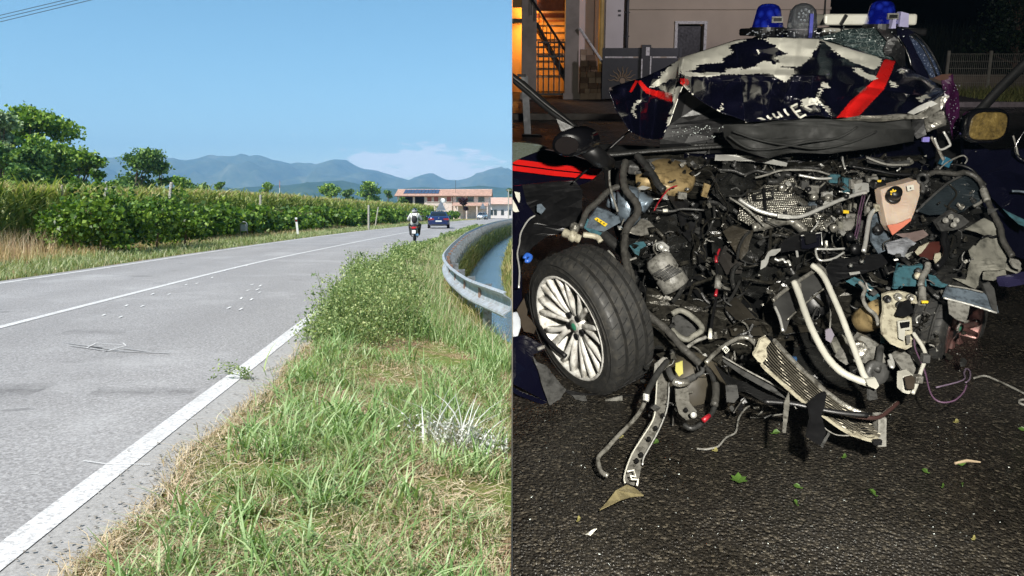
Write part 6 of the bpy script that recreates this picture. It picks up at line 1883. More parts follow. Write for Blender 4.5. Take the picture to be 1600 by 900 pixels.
wtube('wing_rim_light', 3, [(130, 492), (90, 520), (50, 590), (42, 650), (30, 710), (42, 800), (38, 900)], -.03, 1.6, alu_w)  # bright strip standing in for rim light along the wing
wplate('wing_decal', 3, [(14, 358), (44, 364), (46, 400), (40, 422), (22, 390)], -.06, wht_p, crumple=.004)
wplate('wing_decal', 3, [(-10, 398), (4, 402), (24, 436), (40, 470), (20, 474), (-10, 460)], -.06, wht_p, crumple=.004)
wtube('wing_brace', 3, [(345, 308), (400, 255), (475, 190)], -.04, 2.2, blackp)
wplate('wing_tab', 3, [(140, 432), (165, 425), (190, 455), (165, 485), (140, 470)], .02, greybl, crumple=.004)
wtube('blue_ribbon', 3, [(70, 735), (85, 712), (105, 725), (92, 748), (75, 745)], -.02, 4.5, bluec)
# lower front corner beside the wheel
wplate('bumper_corner', 6, [(-30, 180), (40, 155), (48, 200), (50, 320), (20, 365), (-30, 375)], .08, navy, crumple=.02)
wplate('fog_lamp', 6, [(-30, 392), (25, 385), (42, 420), (45, 455), (32, 492), (-30, 508)], -.02, simple('headlamp_white', (.62, .66, .72), .15, coat=1), crumple=.03, cuts=3, smooth=True)
wplate('lamp_bracket', 6, [(25, 365), (62, 305), (80, 330), (75, 400), (125, 455), (110, 490), (60, 480), (40, 430)], .02, brown, crumple=.02)
wplate('sill_skin', 6, [(-30, 498), (60, 490), (150, 545), (160, 572), (108, 592), (118, 640), (180, 832), (60, 780), (-30, 735)], -.02, navy, crumple=.02)
wplate('sill_edge', 6, [(-30, 740), (60, 785), (180, 832), (150, 842), (40, 800), (-30, 765)], -.03, navy, crumple=.004)
wplate('torn_plastic', 6, [(104, 590), (150, 650), (215, 700), (268, 765), (240, 815), (185, 838), (150, 740), (118, 640)], -.04, greyp, crumple=.05, cuts=4, freq=16)
wtube('clip', 6, [(128, 565), (162, 552)], -.05, 4, lgrey)
wplate('sill_strip', 6, [(250, 765), (380, 790), (480, 800), (560, 795), (700, 790), (700, 850), (560, 862), (470, 845), (330, 825)], .03, blackp, crumple=.015)
wplate('sill_plate', 6, [(470, 820), (555, 800), (556, 866), (475, 860)], .0, lgrey, crumple=.01)
wplate('sill_plate', 6, [(300, 795), (370, 800), (380, 832), (320, 815)], .0, greyp, crumple=.01)
wplate('sill_plate', 6, [(565, 835), (690, 838), (690, 862), (565, 858)], .02, greyp, crumple=.01)
# anti-roll odds behind the rim
wtube('brake_hose', 6, [(75, 290), (90, 350), (120, 410), (160, 490), (210, 550), (270, 600)], -.02, 5, blackp)

def road_wheel(name, c, n, R_, W_, spokes=9, rimmat=rim_m, tilt=0.0):
    n = Vector(n).normalized()
    root_c = Vector(c)
    u = n.orthogonal().normalized(); v = n.cross(u)
    up = Vector((0, 0, 1)); u = (up - n * up.dot(n)).normalized(); v = n.cross(u)
    h = W_ / 2
    # tyre, ring by ring, with four grooves round the tread
    prof = [(.715, h * .86), (.74, h * .98), (.80, h * 1.04), (.87, h * 1.02), (.93, h * .95), (.968, h * .86)]
    tread = []
    for (a, b, dep) in ((.80, .57, 0), (.56, .43, .06), (.42, .11, 0), (.10, -.05, .06), (-.06, -.38, 0), (-.39, -.54, .06), (-.55, -.80, 0)):
        for t in ((a, b)): tread.append((.992 - .02 * abs(t) ** 2.2 - dep, h * t))
    prof += tread + [(.968, -h * .86), (.93, -h * .95), (.80, -h * 1.02), (.715, -h * .9)]
    m = MB(); m.lathe([(r_ * R_, z) for r_, z in prof], root_c, n, 72, cap=False)
    ty = m.build(name, black_tyre, WR, True)
    ty.modifiers.new('edges', 'EDGE_SPLIT').split_angle = R(35)
    # sipes across the shoulder and ribs on the side wall
    m = MB()
    for k in range(44):
        a = 2 * PI * k / 44; d = u * math.cos(a) + v * math.sin(a); t = -u * math.sin(a) + v * math.cos(a)
        p0 = root_c + n * h * .86 + d * R_ * .972; p1 = root_c + n * h * .585 + d * R_ * .990 + t * .016
        q = t * .0018
        m.add([p0 - q - d * .004, p0 + q - d * .004, p1 + q, p1 - q, p0 - q + d * .0012, p0 + q + d * .0012, p1 + q + d * .0012, p1 - q + d * .0012], [(4, 5, 6, 7), (0, 1, 5, 4), (2, 3, 7, 6), (0, 4, 7, 3), (1, 2, 6, 5)])
        for zc in (.27, -.22, -.66):
            p0 = root_c + n * h * (zc + .13) + d * R_ * .989; p1 = root_c + n * h * (zc - .11) + d * R_ * .989 + t * .02
            m.add([p0 - q, p0 + q, p1 + q, p1 - q, p0 - q + d * .0022, p0 + q + d * .0022, p1 + q + d * .0022, p1 - q + d * .0022], [(4, 5, 6, 7), (0, 1, 5, 4), (2, 3, 7, 6), (0, 4, 7, 3), (1, 2, 6, 5)])
    m.build('tread_sipes', simple('tread_dark', (.003, .003, .003), .8), ty)['kind'] = 'stuff'
    m = MB()
    for rr in (.765, .84, .905):
        m.lathe([(R_ * rr - .002, h * 1.03), (R_ * rr, h * 1.055), (R_ * rr + .002, h * 1.03)], root_c, n, 72, cap=False)
    m.build('sidewall_ring', black_tyre, ty, True)
    # rim: dish, lip, double spokes
    m = MB(); m.lathe([(R_ * .735, h * .92), (R_ * .745, h * 1.02), (R_ * .722, h * 1.05), (R_ * .70, h * .96), (R_ * .685, h * .2), (R_ * .67, -h * .6)], root_c, n, 72, cap=False); rim = m.build('rim', rimmat, ty, True)
    m = MB(); m.lathe([(R_ * .66, -h * .35), (R_ * .10, -h * .25)], root_c, n, 40, cap=False); m.build('brake_disc', simple('brake_disc', (.05, .045, .04), .4, .7), ty, True)
    for k in range(spokes):
        for s in (-1, 1):
            a0 = 2 * PI * (k + .5 * 0) / spokes + s * .035; a1 = 2 * PI * k / spokes + s * .155
            d0 = u * math.cos(a0) + v * math.sin(a0); d1 = u * math.cos(a1) + v * math.sin(a1); t0 = -u * math.sin(a0) + v * math.cos(a0); t1 = -u * math.sin(a1) + v * math.cos(a1)
            rg = []
            for q, w_, hh in ((0, .026, .62), (.35, .025, .78), (.75, .028, .90), (1, .034, .97)):
                r_ = R_ * (.13 + (.705 - .13) * q); d = (d0.lerp(d1, q ** .8)).normalized(); t = t0.lerp(t1, q).normalized()
                c0 = root_c + d * r_ + n * h * hh
                rg.append([c0 - t * w_ * .5 - n * .028, c0 - t * w_ * .42, c0 - t * w_ * .1 + n * .006, c0 + t * w_ * .42, c0 + t * w_ * .5 - n * .028])
            m = MB(); m.loft(rg); m.build('spoke', rimmat, rim, True)
    m = MB(); m.lathe([(R_ * .155, h * .30), (R_ * .15, h * .66), (R_ * .11, h * .72), (.001, h * .74)], root_c, n, 28, cap=False); m.build('hub', rimmat, rim, True)
    for k in range(5):
        a = 2 * PI * (k + .5) / 5; d = u * math.cos(a) + v * math.sin(a)
        m = MB(); m.lathe([(R_ * .048, h * .60), (R_ * .048, h * .75), (R_ * .03, h * .752)], root_c + d * R_ * .16, n, 12); m.build('wheel_bolt', blackp, rim)
    m = MB(); m.lathe([(R_ * .09, h * .73), (R_ * .085, h * .78), (.001, h * .785)], root_c, n, 24, cap=False); cap = m.build('hub_cap', lgrey, rim, True)
    m = MB(); m.lathe([(R_ * .06, h * .78), (.001, h * .795)], root_c - v * .004, n, 16, cap=False); m.build('badge', simple('badge_green', (.05, .28, .16), .3), rim)
    return ty
wc = NP(915, 503, 3.63)
wn_ = Vector((-.83, -.51, -.20)).normalized()
road_wheel('front_wheel', wc + Vector((.02, .05, -.005)), wn_, .345, .235)
road_wheel('front_wheel', NP(1474, 505, 4.22), (.64, -.76, -.06), .30, .22, 7, simple('reddish_rim', (.20, .10, .09), .4, .6, dirt=(.10, .08, .07)))
for (x, y) in ((1.35, 6.75), (2.55, 6.5)):
    m = MB(); m.lathe([(.2, -.1), (.3, -.1), (.32, -.06), (.32, .06), (.3, .1), (.2, .1)], (x, y, .32), (1, .3, 0), 24); m.build('rear_wheel', black_tyre, WR, True)

# ---------------------------------------------------------------- engine bay, left half
wtube('wiring_loom', 3, [(640, 185), (628, 230), (625, 280), (640, 350), (680, 395), (706, 440), (700, 490), (660, 540), (636, 600), (630, 680), (645, 760), (668, 830), (676, 900)], -.20, 7.5, tape, rib=1)
wtube('wiring_loom', 6, [(570, -10), (562, 60), (575, 150), (595, 250), (625, 320), (690, 395), (780, 470), (850, 550), (920, 615), (964, 660)], -.28, 7.0, tape, rib=1)
wtube('wiring_loom', 7, [(150, 515), (185, 555), (205, 620), (205, 680), (188, 735), (140, 785), (90, 808), (55, 790)], -.25, 5.0, rubber, rib=1)
wtube('loom_sleeve', 7, [(205, 600), (206, 650), (198, 700)], -.27, 8, tape)
wtube('red_tape', 7, [(145, 772), (175, 748)], -.29, 5.5, redw)
wtube('wiring_branch', 3, [(640, 335), (600, 330), (550, 350), (510, 385), (470, 425), (420, 470), (385, 560)], -.12, 6, tape, rib=1)
wtube('wiring_branch', 3, [(700, 150), (735, 190), (770, 235), (800, 275), (820, 315), (855, 350)], -.1, 7, rubber, rib=1)
wtube('bracket_rod', 3, [(548, 215), (548, 300), (562, 370), (595, 470)], -.16, 2.0, lgrey)
wlathe('brake_booster', 3, (885, 285), .14, [(.0, -.05), (.12, -.045), (.145, -.01), (.145, .03), (.13, .05), (.0, .055)], (.1, -.45, .89), tan, n=32)
wlathe('master_cylinder', 3, (760, 300), .08, [(.045, -.06), (.05, 0), (.04, .1)], (.9, -.2, .1), tan)
wbox('fluid_tank', 3, (720, 225), .1, (.16, .1, .06), greyp, (.2, .1, .1), bevel=.015)
wplate('mount_plate', 3, [(660, 190), (760, 205), (860, 235), (950, 210), (980, 180), (820, 170)], .2, greyp, crumple=.02)
wplate('fuse_box', 3, [(405, 560), (440, 500), (480, 448), (540, 470), (602, 502), (610, 530), (565, 555), (520, 582), (450, 575)], -.08, greybl, crumple=.006, th=.04)
wplate('warning_label', 3, [(462, 512), (478, 502), (538, 540), (524, 555)], -.105, yellow, crumple=.001, cuts=0, th=.002)
for q in range(3): wbox('warning_mark', 3, (482 + q * 18, 516 + q * 11), -.125, (.006, .002, .006), blackp, (0, .5, 0), bevel=0)
wplate('fuse_edge', 3, [(404, 560), (425, 510), (432, 515), (415, 560), (470, 575), (505, 590), (495, 605), (440, 588)], -.10, turq, crumple=.006)
wlathe('air_filter', 3, (655, 440), .06, [(.0, -.06), (.10, -.055), (.12, 0), (.10, .06), (.0, .065)], (.95, -.2, .1), greybl, n=24)
wtube('air_duct', 3, [(545, 400), (620, 420), (700, 400), (770, 440)], .04, 16, greybl, rib=1)
wtube('air_duct', 3, [(505, 588), (560, 640), (625, 700), (660, 760)], -.03, 11, rubber)
wlathe('cream_nut', 3, (345, 610), -.12, [(.018, -.06), (.024, -.055), (.024, -.02), (.03, -.018), (.03, .01), (.022, .012), (.022, .04)], (.9, -.2, -.35), cream, n=14)
wtube('cream_pipe', 3, [(400, 600), (440, 605), (480, 615), (500, 640)], -.1, 6, cream)
wlathe('ball_joint', 3, (352, 562), -.13, [(.0, -.03), (.02, -.022), (.026, 0), (.02, .022), (.01, .03), (.01, .06)], (0, -.1, -1), alu, n=14)
wplate('gear_lever_plate', 3, [(640, 590), (700, 545), (725, 508), (770, 520), (800, 552), (760, 560), (770, 600), (730, 610), (690, 605)], -.06, alu, crumple=.02)
wplate('primer_scrap', 3, [(660, 662), (700, 640), (740, 638), (756, 660), (720, 680), (712, 715), (690, 705)], -.06, turq, crumple=.012)
wplate('throttle_body', 3, [(805, 648), (850, 640), (885, 668), (880, 720), (858, 735), (848, 700), (815, 690)], -.06, alu_w, crumple=.02, th=.025)
for cx, cy in ((838, 668), (862, 690)): wlathe('throttle_bore', 3, (cx, cy), -.10, [(.012, 0), (.018, -.004), (.018, .02)], (0, -1, .1), alu_w, n=14)
wlathe('starter_motor', 3, (875, 820), -.05, [(.0, -.11), (.055, -.105), (.072, -.08), (.072, -.01), (.062, 0), (.074, .01), (.074, .08), (.05, .09), (.0, .095)], (.55, -.25, -.8), lgrey, n=24)
for q in range(5): wlathe('motor_rib', 3, (905 - q * 16, 830 - q * 8), -.125, [(.006, -.05), (.006, .05)], (.8, 0, .5), greyp, n=6)
wplate('connector', 3, [(938, 362), (985, 366), (982, 402), (935, 398)], -.05, lgrey, crumple=.003, th=.03)
wplate('connector', 3, [(560, 845), (595, 822), (645, 870), (635, 900), (590, 895)], -.25, lgrey, crumple=.008, th=.03)
wbox('yellow_clip', 3, (570, 857), -.30, (.022, .01, .02), yellow, (0, .5, 0))
wtube('white_sleeve', 3, [(848, 465), (875, 464)], -.1, 3.5, wht_p)
wtube('thin_cable', 3, [(810, 462), (900, 468), (960, 455), (1080, 462)], -.06, 2.0, greyp)
wtube('thin_cable', 3, [(800, 465), (830, 410), (880, 345), (930, 325)], -.1, 1.2, redw)
wtube('thin_cable', 3, [(540, 690), (570, 720), (590, 770), (615, 820)], -.2, 2, lgrey)
wtube('thin_cable', 3, [(620, 790), (650, 750), (700, 730)], -.2, 2.4, lgrey)
wplate('valve_cover', 3, [(870, 370), (960, 400), (1020, 440), (1030, 560), (1000, 640), (960, 600), (930, 480)], .12, blackp, crumple=.03)
wplate('bright_tab', 3, [(690, 345), (735, 325), (780, 335), (745, 350)], .0, alu_w, crumple=.01)

# ---------------------------------------------------------------- engine bay, middle
hs = wplate('heat_shield', 4, [(262, 520), (275, 395), (340, 365), (425, 318), (520, 290), (570, 270), (590, 310), (600, 380), (680, 440), (745, 478), (785, 510), (782, 552), (720, 560), (655, 592), (600, 545), (545, 510), (480, 520), (400, 570), (350, 560)], .02, hshield, crumple=.05, cuts=4, freq=7, th=.006, smooth=True)
wplate('shield_stamping', 4, [(340, 378), (445, 345), (468, 400), (350, 412)], -.045, blackp, hs, crumple=.01)
wplate('shield_stamping', 4, [(365, 385), (400, 372), (405, 398), (368, 404)], -.07, hshield, hs, crumple=.01)
wplate('shield_stamping', 4, [(412, 368), (445, 358), (455, 390), (420, 396)], -.07, hshield, hs, crumple=.01)
wtube('shield_seam', 4, [(408, 340), (415, 420), (420, 525)], -.06, 3, blackp, hs)
wlathe('shield_stud', 4, (510, 335), -.05, [(.022, 0), (.02, -.014), (.012, -.02)], (0, 1, 0), alu, hs, n=14)
wtube('exhaust_manifold', 4, [(345, 560), (420, 548), (490, 530), (560, 522), (620, 560), (660, 590)], -.02, 9, alu)
wtube('exhaust_manifold', 4, [(560, 525), (600, 560), (640, 590), (690, 600)], .0, 7, greyp)
wplate('hanging_cloth', 4, [(185, 595), (240, 556), (345, 570), (332, 640), (325, 700), (290, 758), (262, 725), (240, 690), (200, 620)], .0, simple('soot_cloth', (.040, .034, .024), .6, var=.4, scale=8, bump=.6, bscale=60), crumple=.05, cuts=4, freq=10)
wplate('undertray', 4, [(150, 740), (200, 640), (300, 760), (290, 830), (200, 830)], .15, simple('dull_brown', (.012, .010, .008), .7, var=.4), crumple=.03)
wtube('control_cable', 4, [(270, 400), (330, 440), (400, 472), (490, 492), (580, 502), (650, 487), (730, 452), (820, 412), (920, 376), (985, 362)], -.14, 4.0, alu_w)
wbox('cable_joint', 4, (520, 497), -.17, (.065, .02, .022), alu_w, (0, .1, 0))
wtube('control_cable', 4, [(215, 392), (270, 425), (330, 470), (375, 515), (410, 552)], -.1, 2, lgrey)
wtube('breather_hose', 4, [(430, 300), (490, 300), (520, 262), (560, 268)], -.06, 6, rubber)
wtube('breather_hose', 4, [(150, 235), (240, 240), (300, 262), (360, 240), (430, 250), (480, 240), (560, 232), (640, 222), (730, 230)], -.04, 3.5, rubber)
wtube('white_hose', 4, [(360, 280), (430, 262), (500, 240), (600, 236), (700, 240), (780, 262)], -.08, 2.2, lgrey)
wtube('white_hose', 4, [(605, 265), (660, 275), (720, 285), (790, 282)], -.08, 2.6, alu_w)
wplate('tan_sensor', 4, [(75, 310), (110, 322), (86, 392), (58, 384)], -.05, tan, crumple=.004, th=.02)
wplate('black_bracket', 4, [(498, 672), (530, 640), (560, 618), (612, 604), (640, 590), (735, 586), (742, 662), (640, 690), (560, 690), (500, 702)], -.1, blackp, crumple=.02, th=.02)
wplate('battery_cover', 4, [(618, 608), (732, 590), (736, 662), (660, 680), (624, 680)], -.15, simple('dark_gloss', (.006, .006, .010), .12, coat=1), crumple=.004, th=.02)
wtube('bright_edge', 4, [(618, 606), (732, 589), (737, 660)], -.17, 1.1, alu_w, smooth=0)
wtube('bright_edge', 4, [(700, 680), (780, 682), (862, 678)], -.16, 2.0, alu_w)
wtube('bright_edge', 4, [(700, 680), (706, 720), (730, 745), (800, 735), (860, 700)], -.16, 2.0, alu_w)
wplate('white_tab', 4, [(388, 795), (394, 748), (412, 740), (432, 700), (455, 684), (505, 678), (500, 692), (470, 716), (440, 722), (432, 756), (418, 780)], -.16, alu_w, crumple=.008)
wtube('torn_clip', 4, [(470, 735), (490, 745), (515, 738), (530, 755), (548, 748), (558, 775)], -.17, 2.6, alu_w)
wplate('torn_clip', 4, [(588, 690), (600, 692), (606, 725), (594, 728)], -.17, alu_w, crumple=.002)
wplate('relay_box', 4, [(640, 600), (700, 592), (706, 640), (650, 655)], -.19, blackp, crumple=.003, th=.02)
# valve block and white parts right of the shield
for (x, y, w_, h_, mt) in ((690, 345, 60, 46, lgrey), (735, 335, 50, 60, blackp), (765, 395, 60, 80, alu_w), (810, 285, 60, 50, turq), (875, 320, 44, 80, turq), (690, 390, 40, 36, alu), (700, 425, 70, 24, greybl), (640, 320, 44, 50, greyp), (830, 470, 50, 60, alu), (885, 545, 60, 70, lgrey), (905, 500, 70, 30, lgrey), (845, 575, 30, 90, greycream), (780, 560, 60, 50, lgrey), (930, 320, 60, 60, lgrey)):
    p = [(x + sx * w_ * .5 * RW.uniform(.75, 1.1), y + sy * h_ * .5 * RW.uniform(.75, 1.1)) for sx, sy in ((-1, -1), (1, -1), (1, 1), (-1, 1))]
    wplate('valve_block', 4, p, RW.uniform(-.12, -.02), mt, crumple=.012, th=.03)
for (x, y, r_) in ((688, 388, .018), (772, 392, .02), (660, 345, .014), (830, 468, .016), (725, 410, .012), (800, 560, .02), (870, 380, .014), (895, 610, .02), (920, 680, .026)):
    wlathe('port', 4, (x, y), -.16, [(r_ * .55, .01), (r_ * .6, -.012), (r_, -.012), (r_, .02)], (RW.uniform(-.3, .3), -1, RW.uniform(-.2, .4)), RW.choice([alu, alu_w, blackp]), n=14)
wplate('yellow_tag', 4, [(858, 462), (888, 465), (886, 482), (856, 480)], -.17, yellow, crumple=.001, cuts=0)
wtube('red_cable', 4, [(160, 680), (145, 720), (138, 760)], -.1, 2.2, redw)
wtube('coil_spring', 4, [(160, 835), (150, 865), (145, 895)], -.1, 5.5, lgrey, rib=1)

# ---------------------------------------------------------------- right half: reservoir, headlamp, liner
M = Mat('reservoir_plastic')
M.set(col=M.mix(M.ramp(M.noise(7, 3), [(.35, 0), (.7, 1)]), (.62, .52, .42), (.50, .36, .28)), rough=.35, spec=.5)  # brownish noise in the colour imitates shading inside the tank
rs_m = M.m
M.b.inputs['Subsurface Weight'].default_value = .4
M.b.inputs['Subsurface Radius'].default_value = (.03, .02, .01)
res = wplate('coolant_reservoir', 5, [(162, 345), (200, 330), (290, 312), (368, 294), (392, 320), (390, 382), (362, 450), (336, 520), (285, 560), (232, 598), (208, 560), (190, 480), (176, 420)], -.20, rs_m, crumple=.012, cuts=3, freq=8, th=.09, smooth=False)
bv = res.modifiers.new('bevel', 'BEVEL'); bv.width = .016; bv.segments = 3; bv.angle_limit = R(50)
wplate('coolant', 5, [(205, 548), (260, 540), (335, 508), (336, 522), (285, 562), (232, 602)], -.235, simple('coolant_pink', (.62, .20, .13), .3), res, crumple=.004, th=.01)
wlathe('reservoir_cap', 5, (237, 378), -.27, [(.0, -.05), (.030, -.048), (.035, -.03), (.035, .0), (.03, .004), (.03, .03)], (.05, .75, -.6), blackp, res, n=24)
wlathe('cap_rim', 5, (237, 388), -.25, [(.036, -.008), (.039, 0), (.036, .01)], (.05, .75, -.6), blackp, res, n=24)
for a in range(3):
    m = MB(); c = w3(cp3(5, [(237, 362)])[0], -.325); an = a * PI / 3 + .3
    m.box(c, (.034, .003, .008), Matrix.Rotation(an, 3, 'Y')); m.build('cap_symbol', yellow, res)
wplate('reservoir_label', 5, [(312, 326), (350, 318), (356, 346), (318, 356)], -.25, wht_p, res, crumple=0, cuts=0, th=.002)
wbox('label_mark', 5, (334, 338), -.262, (.006, .002, .008), blackp, parent=res, bevel=0)
loop = [(403 + 27 * math.cos(a), 287 + 26 * math.sin(a)) for a in np.linspace(0, 2 * PI, 13)]
wtube('reservoir_eye', 5, loop, -.2, 3.4, greyp, res)
wtube('reservoir_neck', 5, [(395, 312), (405, 340), (398, 362)], -.2, 4.5, greyp, res)
wplate('white_cover', 5, [(18, 318), (60, 308), (98, 312), (100, 360), (60, 372), (24, 382)], -.12, alu_w, crumple=.006, th=.03)
wplate('white_cover', 5, [(92, 282), (150, 275), (155, 300), (95, 305)], -.1, lgrey, crumple=.006, th=.03)
wbox('sensor_cap', 5, (150, 320), -.16, (.07, .05, .045), blackp, (.2, .2, .1), bevel=.01)
wbox('yellow_clip', 5, (158, 298), -.2, (.02, .012, .012), yellow)
wtube('washer_pipe', 5, [(152, 448), (120, 472), (103, 505), (92, 570), (82, 640), (70, 695)], -.2, 4.6, alu_w)
wplate('washer_joint', 5, [(132, 430), (160, 432), (165, 465), (140, 470)], -.22, cream, crumple=.004, th=.02)
wplate('strut_top', 5, [(122, 500), (150, 475), (182, 480), (206, 570), (218, 640), (190, 690), (150, 705), (110, 640)], -.05, greybl, crumple=.02, th=.02)
wlathe('strut_bolt', 5, (155, 574), -.12, [(.0, -.012), (.016, -.01), (.02, 0), (.028, .002), (.028, .01)], (0, 1, 0), blackp, n=16)
for x0 in (65, 78): wtube('purple_wire', 5, [(x0, 375), (x0 - 22, 470), (x0 - 32, 550), (x0 - 50, 622)], -.15, 1.2, purplew)
for (x, y, w_, h_, mt) in ((20, 520, 60, 60, lgrey), (60, 560, 40, 80, greyp), (30, 620, 60, 40, alu), (100, 470, 30, 60, lgrey), (10, 450, 40, 50, greycream), (45, 680, 60, 30, lgrey)):
    p = [(x + sx * w_ * .5 * RW.uniform(.75, 1.1), y + sy * h_ * .5 * RW.uniform(.75, 1.1)) for sx, sy in ((-1, -1), (1, -1), (1, 1), (-1, 1))]
    wplate('pump_block', 5, p, RW.uniform(-.06, .04), mt, crumple=.012, th=.03)
wplate('headlamp_shell', 5, [(368, 470), (430, 410), (500, 350), (560, 300), (625, 268), (700, 290), (745, 330), (742, 400), (690, 440), (640, 472), (560, 490), (450, 500)], -.02, simple('headlamp_dark', (.018, .024, .028), .14, coat=1, var=.4), crumple=.04, cuts=3, freq=8)
wtube('headlamp_edge', 5, [(365, 472), (430, 408), (500, 346), (560, 300), (620, 270)], -.08, 2.6, greyp)
wtube('headlamp_edge', 5, [(690, 440), (725, 420), (745, 400)], -.08, 3.2, lgrey)
wtube('lamp_loom', 5, [(425, 268), (470, 248), (530, 252), (590, 258), (640, 250), (690, 268), (725, 300), (745, 340)], -.12, 5, tape, rib=1)
wtube('lamp_loom', 5, [(745, 340), (762, 380), (780, 440), (810, 500), (840, 560), (850, 620), (875, 670), (908, 722)], -.14, 5.5, tape, rib=1)
wtube('loom_tape', 5, [(742, 345), (752, 375), (765, 410)], -.16, 7, lgrey)
wplate('loom_plug', 5, [(905, 735), (940, 742), (955, 760), (950, 800), (920, 790), (900, 760)], -.14, lgrey, crumple=.006, th=.02)
wplate('loom_plug', 5, [(770, 455), (830, 455), (800, 478), (775, 490)], -.2, greyp, crumple=.01)
wtube('thin_loop', 5, [(495, 232), (530, 200), (580, 172), (630, 155), (652, 175), (640, 200)], -.1, 1.4, lgrey)
wtube('thin_loop', 5, [(560, 205), (620, 210), (680, 235), (730, 290), (760, 320)], -.08, 2.5, blackp)
wbox('blue_plug', 5, (530, 190), -.06, (.05, .04, .05), simple('dark_turquoise', (.02, .10, .16), .4), (0, .4, 0))
wplate('lamp_module', 5, [(478, 535), (515, 500), (562, 466), (620, 490), (662, 525), (612, 560), (560, 575), (505, 580)], -.14, greyp, crumple=.012, th=.04)
for (x, y) in ((530, 520), (560, 500), (590, 520), (575, 545)): wlathe('module_socket', 5, (x, y), -.2, [(.010, 0), (.014, -.008), (.014, .01)], (0, 1, -.3), lgrey, n=12)
wtube('module_cable', 5, [(520, 575), (525, 600), (520, 640), (535, 690), (520, 740), (480, 780)], -.12, 6, blackp)
wplate('wheel_arch_liner', 5, [(628, 566), (690, 532), (742, 504), (790, 530), (830, 562), (850, 620), (872, 670), (892, 722), (862, 790), (800, 800), (742, 808), (725, 850), (718, 888), (690, 902), (640, 880), (568, 844), (636, 850), (650, 780), (680, 690), (700, 650), (742, 602), (690, 580)], -.04, greycream, crumple=.04, cuts=3, freq=7)
wplate('liner_flange', 5, [(660, 690), (690, 660), (710, 668), (690, 720), (676, 740)], -.1, greycream, crumple=.006)
wtube('liner_tear', 5, [(735, 618), (770, 605), (800, 612), (840, 600)], -.1, 2.2, blackp)
wplate('liner_scrap', 5, [(740, 810), (800, 800), (860, 790), (870, 830), (800, 860), (735, 850)], .0, greycream, crumple=.02)
wplate('liner_scrap', 5, [(870, 760), (930, 745), (955, 790), (920, 815), (870, 800)], -.02, greycream, crumple=.02)
wplate('dark_wing', 5, [(640, 200), (760, 180), (880, 220), (990, 260), (990, 560), (905, 510), (850, 455), (800, 400), (760, 320)], .12, navy, crumple=.03, cuts=2)
wplate('turquoise_strip', 5, [(852, 455), (910, 485), (985, 520), (985, 560), (940, 540), (895, 500)], -.02, turq, crumple=.008)
wplate('wing_scrap', 5, [(830, 850), (900, 820), (985, 815), (985, 870), (900, 905), (845, 900)], -.02, simple('purple_navy', (.02, .018, .05), .25, coat=.6), crumple=.03, cuts=3)
wplate('turquoise_bracket', 5, [(248, 820), (282, 780), (330, 782), (402, 770), (415, 830), (422, 890), (340, 895), (238, 892)], -.16, turq, crumple=.02, th=.015)
wplate('turquoise_bracket', 5, [(430, 822), (470, 830), (505, 868), (560, 885), (500, 895), (445, 880)], -.12, turq, crumple=.01)
wlathe('bracket_bolt', 5, (380, 805), -.22, [(.0, -.012), (.014, -.01), (.016, .01)], (0, 1, 0), greyp, n=14)
wlathe('bracket_bolt', 5, (376, 832), -.22, [(.0, -.016), (.016, -.012), (.02, .01)], (0, 1, 0), cream, n=14)
wtube('corroded_hose', 5, [(432, 762), (425, 800), (400, 840), (392, 890)], -.24, 6, lgrey, rib=1)
wplate('lens_scrap', 5, [(186, 652), (240, 625), (300, 608), (352, 640), (312, 690), (302, 730), (250, 715), (200, 700)], -.12, simple('clear_scrap', (.22, .23, .25), .12, coat=1, var=.5, scale=20), crumple=.04, cuts=3, freq=16)
wplate('lens_scrap', 5, [(250, 600), (330, 590), (400, 570), (430, 600), (350, 640)], -.06, simple('pink_grey', (.20, .15, .14), .3, var=.4), crumple=.03)
wplate('lamp_reflector', 5, [(360, 702), (395, 665), (440, 645), (470, 640), (505, 640), (498, 700), (490, 745), (440, 745), (395, 730)], -.06, simple('dark_red_brown', (.055, .014, .010), .5, var=.4), crumple=.02)
wplate('reflector_edge', 5, [(358, 700), (380, 668), (440, 645), (420, 672), (395, 700), (372, 715)], -.1, cream, crumple=.008)
wplate('reflector_edge', 5, [(470, 705), (500, 700), (505, 760), (478, 775), (465, 740)], -.1, cream, crumple=.008)
wtube('hose_black', 5, [(505, 600), (540, 650), (530, 720), (490, 780), (440, 800)], -.02, 6, blackp)
# latch hardware at the right end of the bonnet
wplate('bonnet_hinge', 'h2', [(990, 640), (1060, 600), (1130, 590), (1140, 680), (1080, 700), (1010, 720)], 0, alu, Y=4.35, crumple=.03, cuts=3, freq=14)
wplate('bonnet_hinge', 'h2', [(890, 600), (960, 555), (1040, 520), (1080, 540), (1000, 580), (930, 610)], 0, alu_w, Y=4.33, crumple=.02, cuts=2)
wplate('hinge_cover', 'h2', [(925, 640), (1000, 620), (1010, 740), (960, 770), (930, 720)], 0, blackp, Y=4.36, crumple=.02)
wtube('latch_hoop', 5, [(468, 55), (480, 90), (502, 122), (550, 102), (555, 85), (520, 20)], 0, 2.4, alu_w, Y=4.25)
wtube('latch_rod', 5, [(450, 50), (480, 100), (505, 150), (520, 180)], 0, 3, alu, Y=4.27)
wbox('blue_clip', 5, (418, 64), .05, (.04, .02, .03), simple('violet_clip', (.25, .22, .60), .2))  # small clip in one blue-violet colour
wplate('wing_panel', 'h2', [(1110, 385), (1175, 350), (1180, 400), (1225, 480), (1235, 560), (1230, 650), (1235, 710), (1180, 778), (1165, 700), (1130, 600), (1120, 500)], 0, purp, Y=4.72, crumple=.03, cuts=3)
